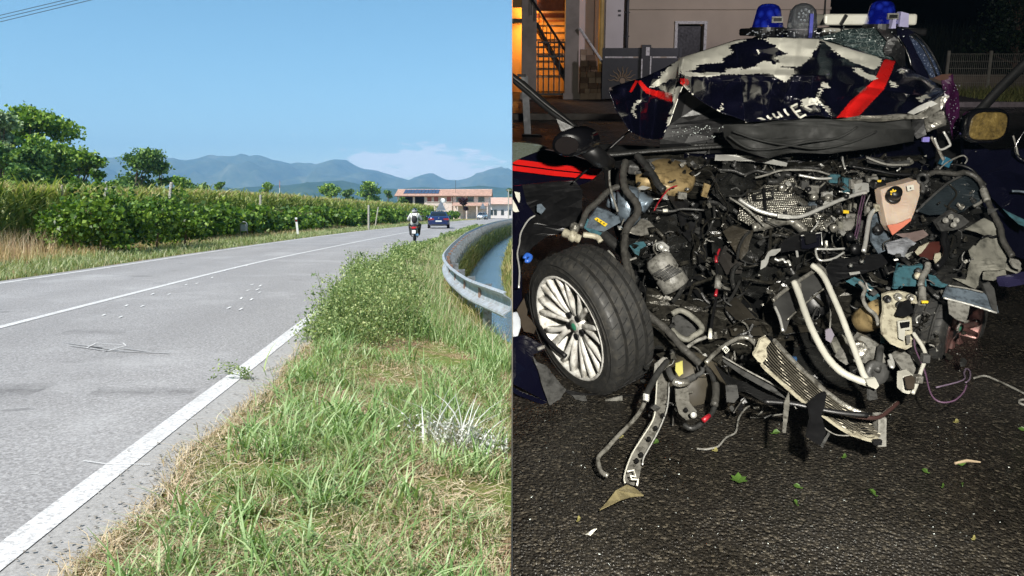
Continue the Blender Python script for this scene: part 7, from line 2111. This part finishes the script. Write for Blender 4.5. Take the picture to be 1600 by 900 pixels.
wplate('wing_panel', 'h2', [(1060, 375), (1110, 355), (1175, 350), (1170, 380), (1100, 395)], 0, simple('rust_edge', (.05, .02, .012), .6), Y=4.70, crumple=.01)
m = MB()
for i in range(45):
    p = NP(RW.uniform(1474, 1500), RW.uniform(130, 215), 4.64); r_ = RW.uniform(.001, .0035); m.ellipsoid(p, (r_, r_, r_), 4, 3)
o = m.build('water_drops', simple('droplet', (.25, .27, .30), .08, spec=1.0), WR); o['kind'] = 'stuff'
# open door on the right with its mirror
dr = wplate('door', 0, [(1506, 212), (1545, 235), (1600, 232), (1640, 235), (1640, 420), (1585, 400), (1545, 330), (1505, 280)], 0, navy, Y=4.75, crumple=.02, cuts=1, th=.03)
wtube('window_frame', 2, [(1620, 345), (1500, 460), (1400, 560), (1320, 650), (1240, 740)], 0, 12, matt_frame, dr, Y=4.45, flat=.7)
mp = NP(1539, 196, 4.3)
ring_ = lambda sx, sz, dy: [mp + Vector((sx * math.copysign(abs(math.cos(a)) ** .6, math.cos(a)) + .03 * math.sin(a) * .3, dy, sz * math.copysign(abs(math.sin(a)) ** .6, math.sin(a)))) for a in np.linspace(0, 2 * PI, 25)[:-1]]
m = MB(); m.loft([ring_(.105, .082, -.03), ring_(.112, .09, 0), ring_(.10, .08, .06), ring_(.05, .04, .10)]); mir2 = m.build('wing_mirror', simple('mirror_black', (.004, .004, .005), .15, coat=1), WR, True)
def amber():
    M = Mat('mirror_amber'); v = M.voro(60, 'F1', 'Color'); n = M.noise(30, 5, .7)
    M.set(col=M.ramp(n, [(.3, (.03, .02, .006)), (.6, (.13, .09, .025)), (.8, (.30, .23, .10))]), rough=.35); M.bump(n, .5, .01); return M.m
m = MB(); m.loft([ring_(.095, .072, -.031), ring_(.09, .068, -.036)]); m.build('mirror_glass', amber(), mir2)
wtube('door_seal', 0, [(1583, 212), (1588, 230), (1592, 245), (1604, 252)], 0, 1.6, lgrey, Y=4.6)
wtube('door_seal', 0, [(1604, 200), (1590, 222), (1586, 238), (1600, 250)], 0, 1.2, chrome, Y=4.58)
wtube('door_cable', 5, [(905, 355), (940, 355), (985, 362)], -.05, 2.4, greybl)

# ---------------------------------------------------------------- crash bars, bracket and beam on the right
wtube('crash_bar', 7, [(572, 122), (590, 165), (602, 200), (622, 258), (650, 330), (685, 402), (730, 478), (790, 540), (850, 572), (905, 592), (945, 604)], -.42, 7.2, white_bar, n=12)
wtube('crash_bar', 7, [(655, 42), (690, 70), (720, 112), (755, 190), (790, 270), (820, 350), (852, 432), (882, 515), (900, 560), (930, 596)], -.36, 6.4, white_bar, n=12)
wplate('bar_foot', 7, [(556, 125), (585, 112), (606, 130), (608, 170), (596, 190), (572, 160)], -.40, alu, crumple=.008, th=.012)
wplate('bar_foot', 7, [(652, 45), (690, 35), (720, 60), (728, 92), (700, 86)], -.36, alu, crumple=.008, th=.012)
wplate('bar_joint', 8, [(150, 600), (190, 592), (206, 625), (192, 642), (160, 628)], -.46, white_bar, crumple=.006, th=.015)
wplate('bar_joint', 8, [(165, 645), (195, 640), (205, 690), (165, 695)], -.40, greyp, crumple=.01, th=.02)
wplate('bumper_beam', 7, [(470, 212), (530, 160), (610, 105), (680, 60), (730, 80), (722, 140), (660, 188), (600, 240), (550, 300), (535, 352), (518, 356), (500, 290), (478, 240)], -.24, simple('beam_dark', (.06, .06, .058), .35, .4, var=.4, scale=8), crumple=.015, cuts=3)
wtube('beam_flange', 7, [(472, 210), (520, 168), (600, 112), (680, 62)], -.28, 4, alu)
wtube('beam_flange', 7, [(482, 238), (505, 290), (520, 352)], -.27, 3, alu_w)
wtube('beam_flange', 7, [(540, 300), (610, 235), (680, 178), (730, 140)], -.27, 1.6, alu)
wplate('black_shell', 7, [(700, 70), (760, 20), (860, 0), (980, -10), (1010, 30), (960, 60), (860, 90), (790, 110), (740, 150)], -.18, blackp, crumple=.02, cuts=2)
wlathe('shell_rivet', 7, (838, 45), -.24, [(.0, -.01), (.012, 0)], (.3, 1, 0), alu_w, n=10)
wlathe('shell_rivet', 7, (890, 25), -.24, [(.0, -.01), (.014, 0)], (.3, 1, 0), alu_w, n=10)
wplate('shell_edge', 7, [(830, 78), (880, 72), (882, 82), (835, 90)], -.22, alu_w, crumple=.003)
wplate('turquoise_rail', 8, [(62, 170), (100, 150), (165, 180), (218, 240), (216, 305), (175, 260), (120, 200)], -.16, turq, crumple=.012)
wplate('turquoise_rail', 8, [(215, 300), (225, 250), (238, 400), (232, 440), (214, 435)], -.2, turq, crumple=.006)
wplate('turquoise_rail', 8, [(268, 200), (285, 160), (300, 95), (355, 110), (400, 95), (402, 180), (340, 178), (300, 200)], -.14, turq, crumple=.015, th=.02)
wlathe('tan_motor', 8, (162, 330), -.14, [(.0, -.06), (.055, -.055), (.062, 0), (.058, .03), (.065, .035), (.065, .075), (.0, .08)], (.5, -.6, .62), tan, n=24)
wplate('white_bracket', 8, [(222, 226), (255, 215), (292, 208), (330, 216), (366, 230), (372, 262), (330, 262), (300, 290), (288, 330), (350, 328), (356, 400), (352, 452), (322, 466), (290, 456), (252, 440), (222, 405), (216, 350), (226, 290)], -.36, cream, crumple=.014, cuts=3, th=.02)
for (x, y) in ((245, 246), (292, 236), (345, 240), (300, 272)): wlathe('bracket_hole', 8, (x, y), -.395, [(.011, .004), (.013, -.003), (.017, -.003), (.017, .01)], (0, 1, 0), RW.choice([blackp, alu]), n=14)
wplate('bracket_window', 8, [(292, 345), (340, 338), (346, 380), (322, 382), (318, 430), (296, 420)], -.40, white_bar, crumple=.004, th=.01)
wplate('bracket_window', 8, [(300, 350), (342, 345), (340, 368), (304, 374)], -.415, blackp, crumple=.002, th=.004)
wplate('bracket_slot', 8, [(326, 405), (344, 402), (344, 440), (330, 445)], -.41, alu, crumple=.002, th=.004)
wplate('clip_black', 8, [(285, 318), (310, 262), (340, 250), (356, 300), (320, 322)], -.43, blackp, crumple=.01, th=.02)
wtube('vacuum_hose', 8, [(120, 170), (145, 200), (135, 240), (155, 285), (190, 315), (205, 360)], -.3, 4.2, lgrey)
wtube('drain_hose', 8, [(395, 195), (398, 240), (395, 270)], -.38, 7, lgrey, rib=1)
wbox('yellow_clip', 8, (408, 258), -.43, (.028, .012, .012), yellow)
wplate('cross_beam', 8, [(488, 238), (510, 186), (560, 192), (664, 216), (690, 240), (722, 270), (728, 306), (690, 294), (640, 280), (560, 258)], -.18, greybl, crumple=.012, cuts=2, th=.012)
wtube('beam_edge', 8, [(512, 186), (590, 198), (664, 216)], -.21, 1.6, lgrey)
wtube('beam_edge', 8, [(490, 240), (600, 268), (724, 306)], -.21, 2, alu_w)
wplate('beam_end', 8, [(664, 180), (690, 170), (712, 200), (728, 306), (705, 290)], -.2, greyp, crumple=.01, th=.01)
wplate('clear_sheet', 8, [(510, 250), (560, 256), (606, 266), (598, 310), (585, 346), (545, 335), (516, 312)], -.2, lgrey, crumple=.01)
wplate('gearbox_case', 8, [(36, 522), (70, 480), (110, 440), (132, 410), (172, 425), (216, 452), (240, 510), (238, 535), (190, 545), (120, 528), (70, 545)], -.16, lgrey, crumple=.03, cuts=3, th=.05)
wplate('gearbox_case', 8, [(0, 440), (60, 415), (90, 450), (60, 480), (20, 490)], -.1, greycream, crumple=.03, th=.04)
wlathe('gearbox_flange', 8, (120, 470), -.26, [(.02, 0), (.034, -.01), (.04, .02)], (.2, 1, -.2), alu, n=18)
wlathe('gearbox_flange', 8, (200, 570), -.2, [(.03, 0), (.05, -.01), (.055, .03)], (-.2, 1, -.2), greyp, n=18)
wplate('engine_mount', 8, [(270, 505), (320, 480), (350, 500), (382, 540), (370, 560), (330, 600), (310, 560)], -.24, lgrey, crumple=.02, th=.04)
wtube('coil_hose', 8, [(255, 490), (262, 510), (268, 535), (262, 545), (250, 515)], -.3, 4, alu_w)
wtube('brake_pipe', 8, [(358, 395), (375, 420), (395, 450), (410, 485), (408, 515), (392, 560), (375, 610), (355, 660)], -.42, 4.2, white_bar)
wbox('pipe_nut', 8, (410, 505), -.45, (.03, .03, .035), greyp)
wbox('pipe_nut', 8, (378, 596), -.45, (.03, .03, .03), alu)
wplate('brake_caliper', 8, [(312, 585), (350, 575), (372, 590), (368, 655), (340, 668), (314, 660)], -.40, white_bar, crumple=.01, th=.05)
wplate('caliper_core', 8, [(320, 590), (352, 582), (366, 596), (360, 640), (330, 640)], -.45, brown, crumple=.005, th=.01)
wtube('steel_rod', 8, [(215, 455), (208, 500), (200, 560)], -.22, 7, greyp)
wtube('ground_cable', 8, [(360, 420), (368, 470), (400, 540), (415, 590), (430, 650), (452, 685), (490, 700), (540, 690), (578, 655), (592, 622)], -.42, 1.5, purplew)

# ---------------------------------------------------------------- radiator, planks and what hangs to the road
def radiator():
    L = crisp([w3(p, -.52) for p in cp3(7, [(392, 468), (420, 515), (470, 560), (540, 622), (620, 690), (705, 748), (770, 795), (830, 830)])] + [w3(p, -.52) for p in cp3(8, [(90, 838), (150, 858), (206, 868)])], 3)
    Rr = crisp([w3(p, -.46) for p in cp3(7, [(478, 394), (525, 448), (590, 516), (655, 576), (715, 632), (785, 684), (850, 722), (915, 748)])] + [w3(p, -.46) for p in cp3(8, [(150, 762), (180, 768), (210, 772)])], 3)
    n = min(len(L), len(Rr))
    m = MB()
    for i in range(n - 1): m.add([L[i] + Vector((0, .03, 0)), L[i+1] + Vector((0, .03, 0)), Rr[i+1] + Vector((0, .03, 0)), Rr[i] + Vector((0, .03, 0)), L[i] + Vector((0, .05, 0)), L[i+1] + Vector((0, .05, 0)), Rr[i+1] + Vector((0, .05, 0)), Rr[i] + Vector((0, .05, 0))], [(0, 1, 2, 3), (7, 6, 5, 4), (0, 4, 5, 1), (2, 6, 7, 3)])
    core = m.build('radiator', blackm, WR)
    fin = simple('radiator_fin', (.17, .155, .12), .4, .6, var=.3, scale=14)
    N = 11
    for k in range(1, N):
        t = k / N
        m = MB(); m.tube([L[i].lerp(Rr[i], t) + Vector((0, .012 * math.sin(i * 1.3 + k), 0)) for i in range(n)], .0026, 5, True, 1.0); m.build('fin', fin, core)
    m = MB()
    for i in range(n - 1):
        d = Vector((0, 0, .0))
        a, b = L[i], L[i + 1]; w = (Rr[i] - L[i]).normalized() * .022
        dy = Vector((0, -.02, 0)); m.add([a + dy - w * .2, b + dy - w * .2, b + dy + w * .8, a + dy + w * .8, a - dy - w * .2, b - dy - w * .2, b - dy + w * .8, a - dy + w * .8], [(0, 1, 2, 3), (7, 6, 5, 4), (0, 4, 5, 1), (2, 6, 7, 3)])
    m.build('side_tank', cream, core)
    m = MB(); m.tube(Rr[:n], .010, 6); m.build('edge_tube', alu, core)
    e0, e1 = L[-1], Rr[n - 1]
    m = MB(); m.box((e0 + e1) / 2, (.03, .05, (e0 - e1).length * .6), Matrix.Rotation(-.08, 3, 'Y')); m.build('end_tank', lgrey, core)
    m = MB(); m.box(e0 + Vector((-.02, -.03, .01)), (.03, .012, .018)); m.build('tank_clip', blackp, core)
radiator()
wplate('radiator_bracket', 7, [(378, 462), (400, 430), (412, 395), (440, 380), (462, 400), (440, 430), (446, 470), (420, 500), (400, 490)], -.6, cream, crumple=.012, th=.02)
wtube('coolant_pipe', 7, [(160, 500), (195, 462), (240, 425), (290, 395), (330, 382), (362, 388), (392, 415), (408, 425)], -.5, 4.6, alu)
wplate('pipe_label', 7, [(234, 436), (252, 420), (270, 440), (254, 458)], -.56, wht_p, crumple=0, cuts=0, th=.002)
for q in range(3): wbox('label_mark', 7, (246 + q * 7, 436 + q * 4), -.572, (.003, .002, .014), blackp, (0, .5, 0), bevel=0)
wplate('black_plank', 7, [(236, 468), (340, 528), (460, 592), (582, 660), (604, 690), (560, 682), (440, 625), (330, 560), (240, 495)], -.38, greyp, crumple=.006, th=.012)
wtube('plank_edge', 7, [(236, 470), (340, 530), (460, 594), (580, 662)], -.41, 1.6, lgrey)
wplate('undertray_torn', 7, [(195, 500), (260, 560), (330, 590), (420, 630), (520, 680), (640, 690), (520, 700), (440, 690), (340, 640), (270, 620), (230, 560)], -.34, simple('tray_gloss', (.010, .010, .010), .22, var=.4), crumple=.04, cuts=3, freq=14)
wplate('tray_scrap', 7, [(250, 610), (300, 600), (310, 660), (290, 690), (255, 685)], -.36, greyp, crumple=.03, cuts=3)
wtube('strut_bar', 7, [(430, 680), (560, 690), (680, 715), (800, 735), (920, 745)], -.62, 5.5, blackp, flat=.6)
wtube('strut_bar', 8, [(60, 752), (140, 766), (205, 765), (250, 735), (290, 700)], -.58, 4.6, simple('brown_gloss', (.035, .018, .016), .25, coat=.5))
wplate('hanging_tab', 7, [(640, 700), (690, 655), (722, 640), (715, 700), (700, 750), (722, 830), (700, 896), (655, 868), (630, 848), (650, 770)], -.66, blackp, crumple=.02, th=.02)
wplate('tab_foot', 7, [(700, 895), (738, 830), (742, 836), (708, 905)], -.68, greyp, crumple=.004)
wplate('metal_strip', 7, [(528, 690), (548, 640), (552, 690), (545, 750), (534, 832), (520, 830)], -.66, alu, crumple=.006)
wtube('thin_wire', 7, [(695, 778), (720, 810), (770, 838), (830, 842)], -.6, 1.2, lgrey)
# left group that hangs onto the asphalt
wplate('steel_rail', 'b', [(335, 80), (350, 20), (385, 10), (388, 90), (378, 200), (345, 290), (300, 370), (280, 410), (258, 520), (240, 530), (205, 515), (198, 490), (225, 405), (270, 330), (315, 260), (325, 200)], -.30, alu, crumple=.01, cuts=2, th=.006)
wtube('rail_lip', 'b', [(335, 85), (328, 200), (318, 255), (272, 330), (228, 402), (200, 485), (203, 515)], -.33, 1.5, white_bar)
wtube('rail_lip', 'b', [(386, 90), (378, 200), (345, 290), (302, 370), (280, 410), (275, 440)], -.33, 1.5, alu_w)
for (x, y) in ((360, 238), (330, 290), (302, 335), (270, 400), (252, 425)): wlathe('rail_hole', 'b', (x, y), -.335, [(.008, -.002), (.008, .01)], (0, 1, 0), blackm, n=12)
wtube('rail_clip', 'b', [(212, 468), (240, 462), (246, 490), (222, 485), (232, 500), (258, 502), (252, 525)], -.35, 2.2, wht_p, smooth=0)
wtube('pipe_sleeve', 'b', [(380, 10), (340, 60), (305, 120), (288, 160)], -.4, 6.5, rubber)
wtube('bent_pipe', 'b', [(290, 150), (280, 190), (255, 235), (215, 280), (165, 330), (125, 375), (95, 405), (92, 430), (105, 468), (132, 486)], -.36, 4.6, alu)
for t in (150, 158, 166): wtube('pipe_ring', 'b', [(278, t), (302, t + 6)], -.42, 4, alu_w, smooth=0)
wplate('hanger', 'b', [(410, 125), (440, 108), (462, 120), (468, 180), (498, 215), (488, 240), (455, 252), (425, 225), (412, 180)], -.34, alu, crumple=.012, th=.012)
wlathe('hanger_bolt', 'b', (486, 234), -.40, [(.0, -.006), (.012, -.005), (.014, .004)], (0, 1, 0), alu_w, n=12)
wlathe('hanger_hole', 'b', (455, 215), -.37, [(.008, -.003), (.008, .01)], (0, 1, 0), blackm, n=12)
wtube('elbow_hose', 'b', [(382, 45), (395, 75), (425, 98), (460, 90), (490, 75)], -.4, 7, greyp)
wtube('elbow_ring', 'b', [(402, 95), (430, 104), (462, 96)], -.42, 8, alu, smooth=2)
wplate('yellow_valve', 'b', [(412, 20), (440, 10), (442, 60), (425, 72), (410, 50)], -.38, simple('pale_yellow', (.45, .42, .12), .5), crumple=.01)
wplate('bracket_left', 'b', [(325, 20), (360, -5), (380, 0), (345, 60), (320, 70)], -.36, lgrey, crumple=.012)
wtube('small_hose', 'b', [(470, 85), (500, 70), (522, 55), (520, 30)], -.36, 4.5, greyp, rib=1)
wlathe('dirt_drum', 'b', (480, 110), -.02, [(.0, -.1), (.14, -.1), (.15, 0), (.14, .1), (0, .1)], (.4, -.9, 0), simple('drum_brown', (.05, .042, .028), .6, var=.4), n=28)
ring7 = [(0, 272), (38, 255), (85, 278), (132, 322), (138, 350), (105, 372), (70, 392), (30, 375), (0, 345)]
wtube('battery_frame', 7, ring7, -.2, 6, greycream)
wplate('battery_floor', 7, ring7, -.1, greyp, crumple=.01)
wtube('power_cable', 7, [(206, -10), (210, 60), (212, 120), (208, 190), (195, 260), (184, 330), (180, 385)], -.12, 3, blackp)
wtube('cable_sleeve', 7, [(205, 0), (208, 30)], -.14, 3.2, redw)
wtube('cable_sleeve', 7, [(215, 95), (214, 150)], -.15, 5.8, lgrey, rib=1)
wtube('cable_sleeve', 7, [(210, 158), (204, 188)], -.15, 3.2, redw)
wtube('cable_plug', 7, [(180, 345), (178, 388)], -.15, 4.6, wht_p)
wtube('steering_rod', 7, [(70, 430), (110, 400), (160, 380)], -.16, 4, lgrey)
wplate('steering_rack', 7, [(270, 340), (420, 330), (640, 330), (660, 352), (420, 372), (280, 372)], .05, simple('rack_steel', (.045, .04, .03), .45, .5, var=.4, scale=9), crumple=.015, th=.03)
wplate('cross_member', 7, [(250, 380), (420, 380), (660, 375), (665, 392), (420, 398), (250, 398)], .1, simple('rack_steel', (.045, .04, .03), .45, .5, var=.4, scale=9), crumple=.01, th=.03)
wplate('brace_plate', 7, [(250, 250), (300, 195), (345, 240), (420, 318), (380, 330), (300, 300)], .0, simple('plate_steel', (.035, .031, .024), .45, .5, var=.4, scale=9), crumple=.02)
wlathe('dark_pulley', 7, (680, 215), .0, [(.0, -.03), (.06, -.03), (.07, -.02), (.06, -.01), (.07, 0), (.07, .03)], (.2, 1, 0), blackp, n=24)
wplate('torn_sensor', 7, [(720, 350), (745, 338), (762, 372), (745, 410), (722, 395)], -.2, simple('lilac_grey', (.22, .20, .24), .4), crumple=.02, cuts=3)
wtube('sensor_lead', 7, [(742, 220), (744, 270), (740, 340)], -.2, 1.6, lgrey)
wbox('blue_plug', 7, (568, 487), -.1, (.03, .02, .03), simple('dim_blue', (.02, .06, .14), .4))
wtube('drain_pin', 7, [(540, 450), (542, 500)], -.1, 2, lgrey)

# ---------------------------------------------------------------- torn bits between everything
def scraps():
    regions = [((960, 250, 1110, 440), 46, (-.12, .18)), ((1080, 240, 1330, 300), 40, (-.08, .12)), ((1250, 260, 1350, 380), 60, (-.16, .05)), ((1330, 250, 1520, 400), 44, (-.1, .12)), ((1340, 390, 1460, 560), 50, (-.3, .0)), ((1030, 430, 1230, 590), 34, (-.15, .15)), ((1000, 540, 1100, 660), 26, (-.35, -.1)), ((1130, 560, 1230, 650), 22, (-.4, -.2)), ((1400, 400, 1560, 470), 18, (-.2, 0))]
    mats = [alu, dmetal, greyp, blackp, dmetal, alu_w, rubber, rubber, blackp, greyp, dplas]
    extra = MB()
    nper = 0
    for (x0, y0, x1, y1), n, (d0, d1) in regions:
        for i in range(n):
            x, y = RW.uniform(x0, x1), RW.uniform(y0, y1); off = RW.uniform(d0, d1); kind = RW.random(); mt = RW.choice(mats)
            if kind < .42:
                L = RW.uniform(8, 30); a = RW.uniform(0, 2 * PI); b = a + RW.uniform(-1.2, 1.2)
                wtube('loose_wire', 0, [(x, y), (x + math.cos(a) * L * .5, y + math.sin(a) * L * .5), (x + math.cos(a) * L * .5 + math.cos(b) * L * .6, y + math.sin(a) * L * .5 + math.sin(b) * L * .6)], off, RW.uniform(.7, 1.9), RW.choice([lgrey, greyp, blackp, blackp, alu_w, tape, rubber]), n=5, smooth=3)
            elif kind < .72:
                k = RW.randint(4, 6); s = RW.uniform(2.5, 8)
                an = sorted(RW.uniform(0, 2 * PI) for _ in range(k))
                if max((an[(j + 1) % k] - an[j]) % (2 * PI) for j in range(k)) > 2.8: an = [2 * PI * j / k for j in range(k)]
                wplate('torn_metal', 0, [(x + math.cos(a) * s * RW.uniform(.5, 1.4), y + math.sin(a) * s * RW.uniform(.4, 1.0), RW.uniform(-.05, .05)) for a in an], off, mt, crumple=.012, cuts=1, th=RW.choice([.003, .006, .02]))
            else:
                wbox('broken_connector', 0, (x, y), off, (RW.uniform(.008, .03), RW.uniform(.01, .03), RW.uniform(.008, .024)), mt, (RW.uniform(-1, 1), RW.uniform(-1, 1), RW.uniform(-1, 1)), bevel=.002)
scraps()
def crumbs():
    m = MB()
    for i in range(900):
        x, y = RW.uniform(960, 1530), RW.uniform(235, 600)
        if RW.random() < .4: x = RW.gauss(1330, 80); y = RW.gauss(300, 40)
        if x > 1570 or x < 950 or y < 225 or y > 620: continue
        p = NP(x, y, baseY(y) + RW.uniform(-.12, .3)); r_ = RW.uniform(.002, .008)
        m.add([p + Vector((RW.uniform(-1, 1), RW.uniform(-1, 1), RW.uniform(-1, 1))) * r_ for _ in range(4)], [(0, 1, 2), (0, 2, 3), (0, 3, 1), (1, 3, 2)])
    o = m.build('splinters', lgrey, WR); o['kind'] = 'stuff'
crumbs()

# ---------------------------------------------------------------- things lying on the road
def ground_wire(k, pts, z, r_, mat, name, label):
    P = cp(k, pts); v = crisp([NG(p[0], p[1], z) for p in P], 4)
    m = MB(); m.tube(v, r_, 6); o = m.build(name, mat, None, True); night(o, label, 'wire')
ground_wire('b', [(500, 373), (530, 376), (560, 372), (590, 362), (620, 328), (660, 305), (672, 250), (700, 208), (740, 188), (768, 195), (772, 215), (750, 235), (720, 243), (790, 240), (860, 228)], .02, .0042, lgrey, 'loose_cable', 'thin pale cable curling on the wet asphalt under the radiator')
ground_wire('r', [(590, 120), (700, 90), (705, 60), (715, 42), (730, 55), (728, 85), (712, 100)], .02, .004, simple('violet_grey', (.16, .12, .17), .5), 'loose_cable', 'thin violet wire looped on the wet asphalt at the right wheel')
ground_wire('r', [(745, 82), (790, 72), (840, 90), (900, 118), (953, 145), (990, 165), (940, 172), (936, 186), (970, 196)], .012, .0055, lgrey, 'loose_cable', 'pale cable lying on the asphalt at the right edge')
green = simple('leaf_green', (.055, .11, .02), .4, var=.3, scale=30); yel = simple('leaf_yellow', (.22, .20, .07), .5, var=.3, scale=30)
def fallen_leaf(px, py, L, ang, mat, label, wid=.4):
    c = NG(px, py, .012)
    m = MB(); d = Vector((math.cos(ang), math.sin(ang), 0)); s = Vector((-d.y, d.x, 0))
    pts = [(-.5, 0, .0), (-.25, .5, .012), (.1, .55, .016), (.5, 0, .004), (.1, -.55, .012), (-.25, -.5, .01)]
    vs = [c + d * L * a + s * L * wid * b + Vector((0, 0, z)) for a, b, z in pts]
    mid = [c + d * L * a + Vector((0, 0, -.002)) for a in (-.2, .15)]
    vs += mid
    m.add(vs, [(0, 1, 6), (1, 2, 7, 6), (2, 3, 7), (3, 4, 7), (4, 5, 6, 7), (5, 0, 6)])
    m.tube([c - d * L * .5, c - d * L * .75 + Vector((0, 0, .004))], .0018, 4)
    o = m.build('fallen_leaf', mat, None, fix=False); night(o, label, 'leaf', 'fallen leaves on the wet road')
LV = [(1213, 677, .055, .1, green, 'bright green leaf beside the metal strip under the radiator'), (1026, 692, .035, .3, green, 'small green leaf beside the hanging steel rail'), (970, 684, .05, .4, yel, 'pale leaf between the bent pipe and the steel rail'),
      (1118, 705, .03, -.4, yel, 'tiny pale leaf at the end of the thin pale cable'), (1245, 761, .045, 2.6, green, 'curled green leaf below the radiator, right of the ragged one'), (1242, 786, .045, 1.8, green, 'dark green leaf just below the curled one in mid road'),
      (1320, 715, .03, .2, green, 'small yellow-green leaf below the end of the radiator'), (1445, 737, .04, 2.2, green, 'green leaf blade left of the twig'), (1362, 770, .06, 1.9, green, 'long dim leaf near the middle of the open road'),
      (1495, 660, .035, .1, yel, 'pale leaf speck under the violet wire'), (1597, 672, .05, 2.5, green, 'green leaf at the right edge below the pale cable'), (1474, 761, .025, .6, green, 'tiny leaf in the lower right road, right of its twin'), (1503, 758, .03, 1.2, green, 'tiny dim leaf below the twig'), (1522, 843, .02, .1, yel, 'tiny pale speck of a leaf near the bottom of the road'),
      (905, 813, .03, .8, yel, 'yellowish leaf at the tip of the brown flap')]
for a in LV: fallen_leaf(a[0], a[1], a[2] * .62, *a[3:])
def ragged_leaf():
    c = NG(1154, 750, .012)
    root = thing('ragged_leaf', tuple(c), 'ragged bright green leaf sprig alone on the dark road', 'leaf', night=True)
    for k in range(6):
        a = k * 1.05 + .3; d = Vector((math.cos(a), math.sin(a), .25)); s = Vector((-d.y, d.x, 0)).normalized()
        m = MB(); L = RW.uniform(.03, .045); m.add([c, c + d * L * .5 + s * .012, c + d * L, c + d * L * .5 - s * .012], [(0, 1, 2, 3)]); m.build('leaflet', green, root, fix=False)
ragged_leaf()
def twig():
    a, b = NG(1492, 724, .012), NG(1532, 722, .014)
    root = thing('twig', tuple(a), 'broken twig with a green leaf lying on the right of the road', 'twig', night=True)
    m = MB(); m.tube([a, a.lerp(b, .5) + Vector((0, .006, .006)), b], [.005, .006, .003], 6); m.build('stick', simple('twig_bark', (.34, .26, .17), .8), root)
    m = MB(); d = (b - a) * .45; s = Vector((0, .014, .004)); m.add([a, a + d * .5 + s, a + d, a + d * .5 - s], [(0, 1, 2, 3)]); m.build('leaf', green, root, fix=False)
twig()
def flap():
    P = cp('b', [(98, 625), (130, 590), (165, 545), (210, 522), (245, 535), (280, 565), (225, 570), (180, 585), (140, 605)])
    m = MB(); top = [NG(p[0], p[1], .035 + .03 * math.sin(i)) for i, p in enumerate(P)]
    n = len(top); tri = tessellate_polygon([[Vector((p[0], p[1], 0)) for p in P]])
    m.add(top + [p - Vector((0, 0, .004)) for p in top], [tuple(t) for t in tri] + [tuple(n + i for i in reversed(t)) for t in tri] + [(i, (i + 1) % n, n + (i + 1) % n, n + i) for i in range(n)])
    o = m.build('torn_flap', simple('olive_plastic', (.16, .135, .07), .45, var=.3, scale=20)); night(o, 'torn olive-brown plastic flap lying at the foot of the hanging steel rail', 'plastic flap')
    c = NG(922, 830, .02); m = MB(); m.add([c + Vector((RW.uniform(-1, 1), RW.uniform(-1, 1), RW.uniform(-.6, .8))) * .022 for _ in range(7)], [(0, 1, 2), (0, 2, 3), (0, 3, 1), (1, 3, 4, 5), (2, 5, 6), (3, 2, 6), (1, 5, 2)]); o = m.build('plastic_chip', wht_p); night(o, 'white chip of plastic lying alone at the lower left of the dark road', 'chip')
flap()
def road_gravel():
    m = MB()
    for i in range(160):
        px, py = RW.uniform(805, 1600), RW.uniform(640, 900); c = NG(px, py, .001); r_ = RW.uniform(.0015, .004)
        m.add([c + Vector((RW.uniform(-1, 1), RW.uniform(-1, 1), RW.uniform(0, 1))) * r_ for _ in range(4)], [(0, 1, 2), (0, 2, 3), (0, 3, 1), (1, 3, 2)])
    o = m.build('glass_grit', simple('glass_crumb', (.55, .60, .58), .12, spec=.9)); night(o, kind='stuff')
road_gravel()

# ------------------------------------------------------------------ set the night side on its slope
bpy.context.view_layer.update()
for o in list(COL.objects):      # nothing of the night side reaches through the partition
    if o.type != 'MESH': continue
    r_ = o
    while r_.parent is not None: r_ = r_.parent
    if r_ in NIGHT_ROOTS and o.name.split('.')[0] not in ('night_sky_box',):
        x0 = o.matrix_world.translation.x
        if min(c[0] for c in o.bound_box) + x0 < .004:
            for v in o.data.vertices:
                if v.co.x + x0 < .0035: v.co.x = .0035 - x0
for o in NIGHT_ROOTS:
    o.matrix_world = NIGHT @ o.matrix_world
# ------------------------------------------------------------------ summer haze over the plain
def haze():
    m = MB(); m.box((0, 3800, 349), (25000, 9200, 710))
    M = bpy.data.materials.new('haze'); M.use_nodes = True
    n, l = M.node_tree.nodes, M.node_tree.links
    n.remove(n['Principled BSDF'])
    v = n.new('ShaderNodeVolumePrincipled'); v.inputs['Density'].default_value = HAZE
    v.inputs['Color'].default_value = (.30, .60, .95, 1); v.inputs['Anisotropy'].default_value = 0.0
    l.new(v.outputs[0], n['Material Output'].inputs['Volume'])
    o = m.build('haze', M); tag(o, kind='stuff')
HAZE = 0.00016
haze()
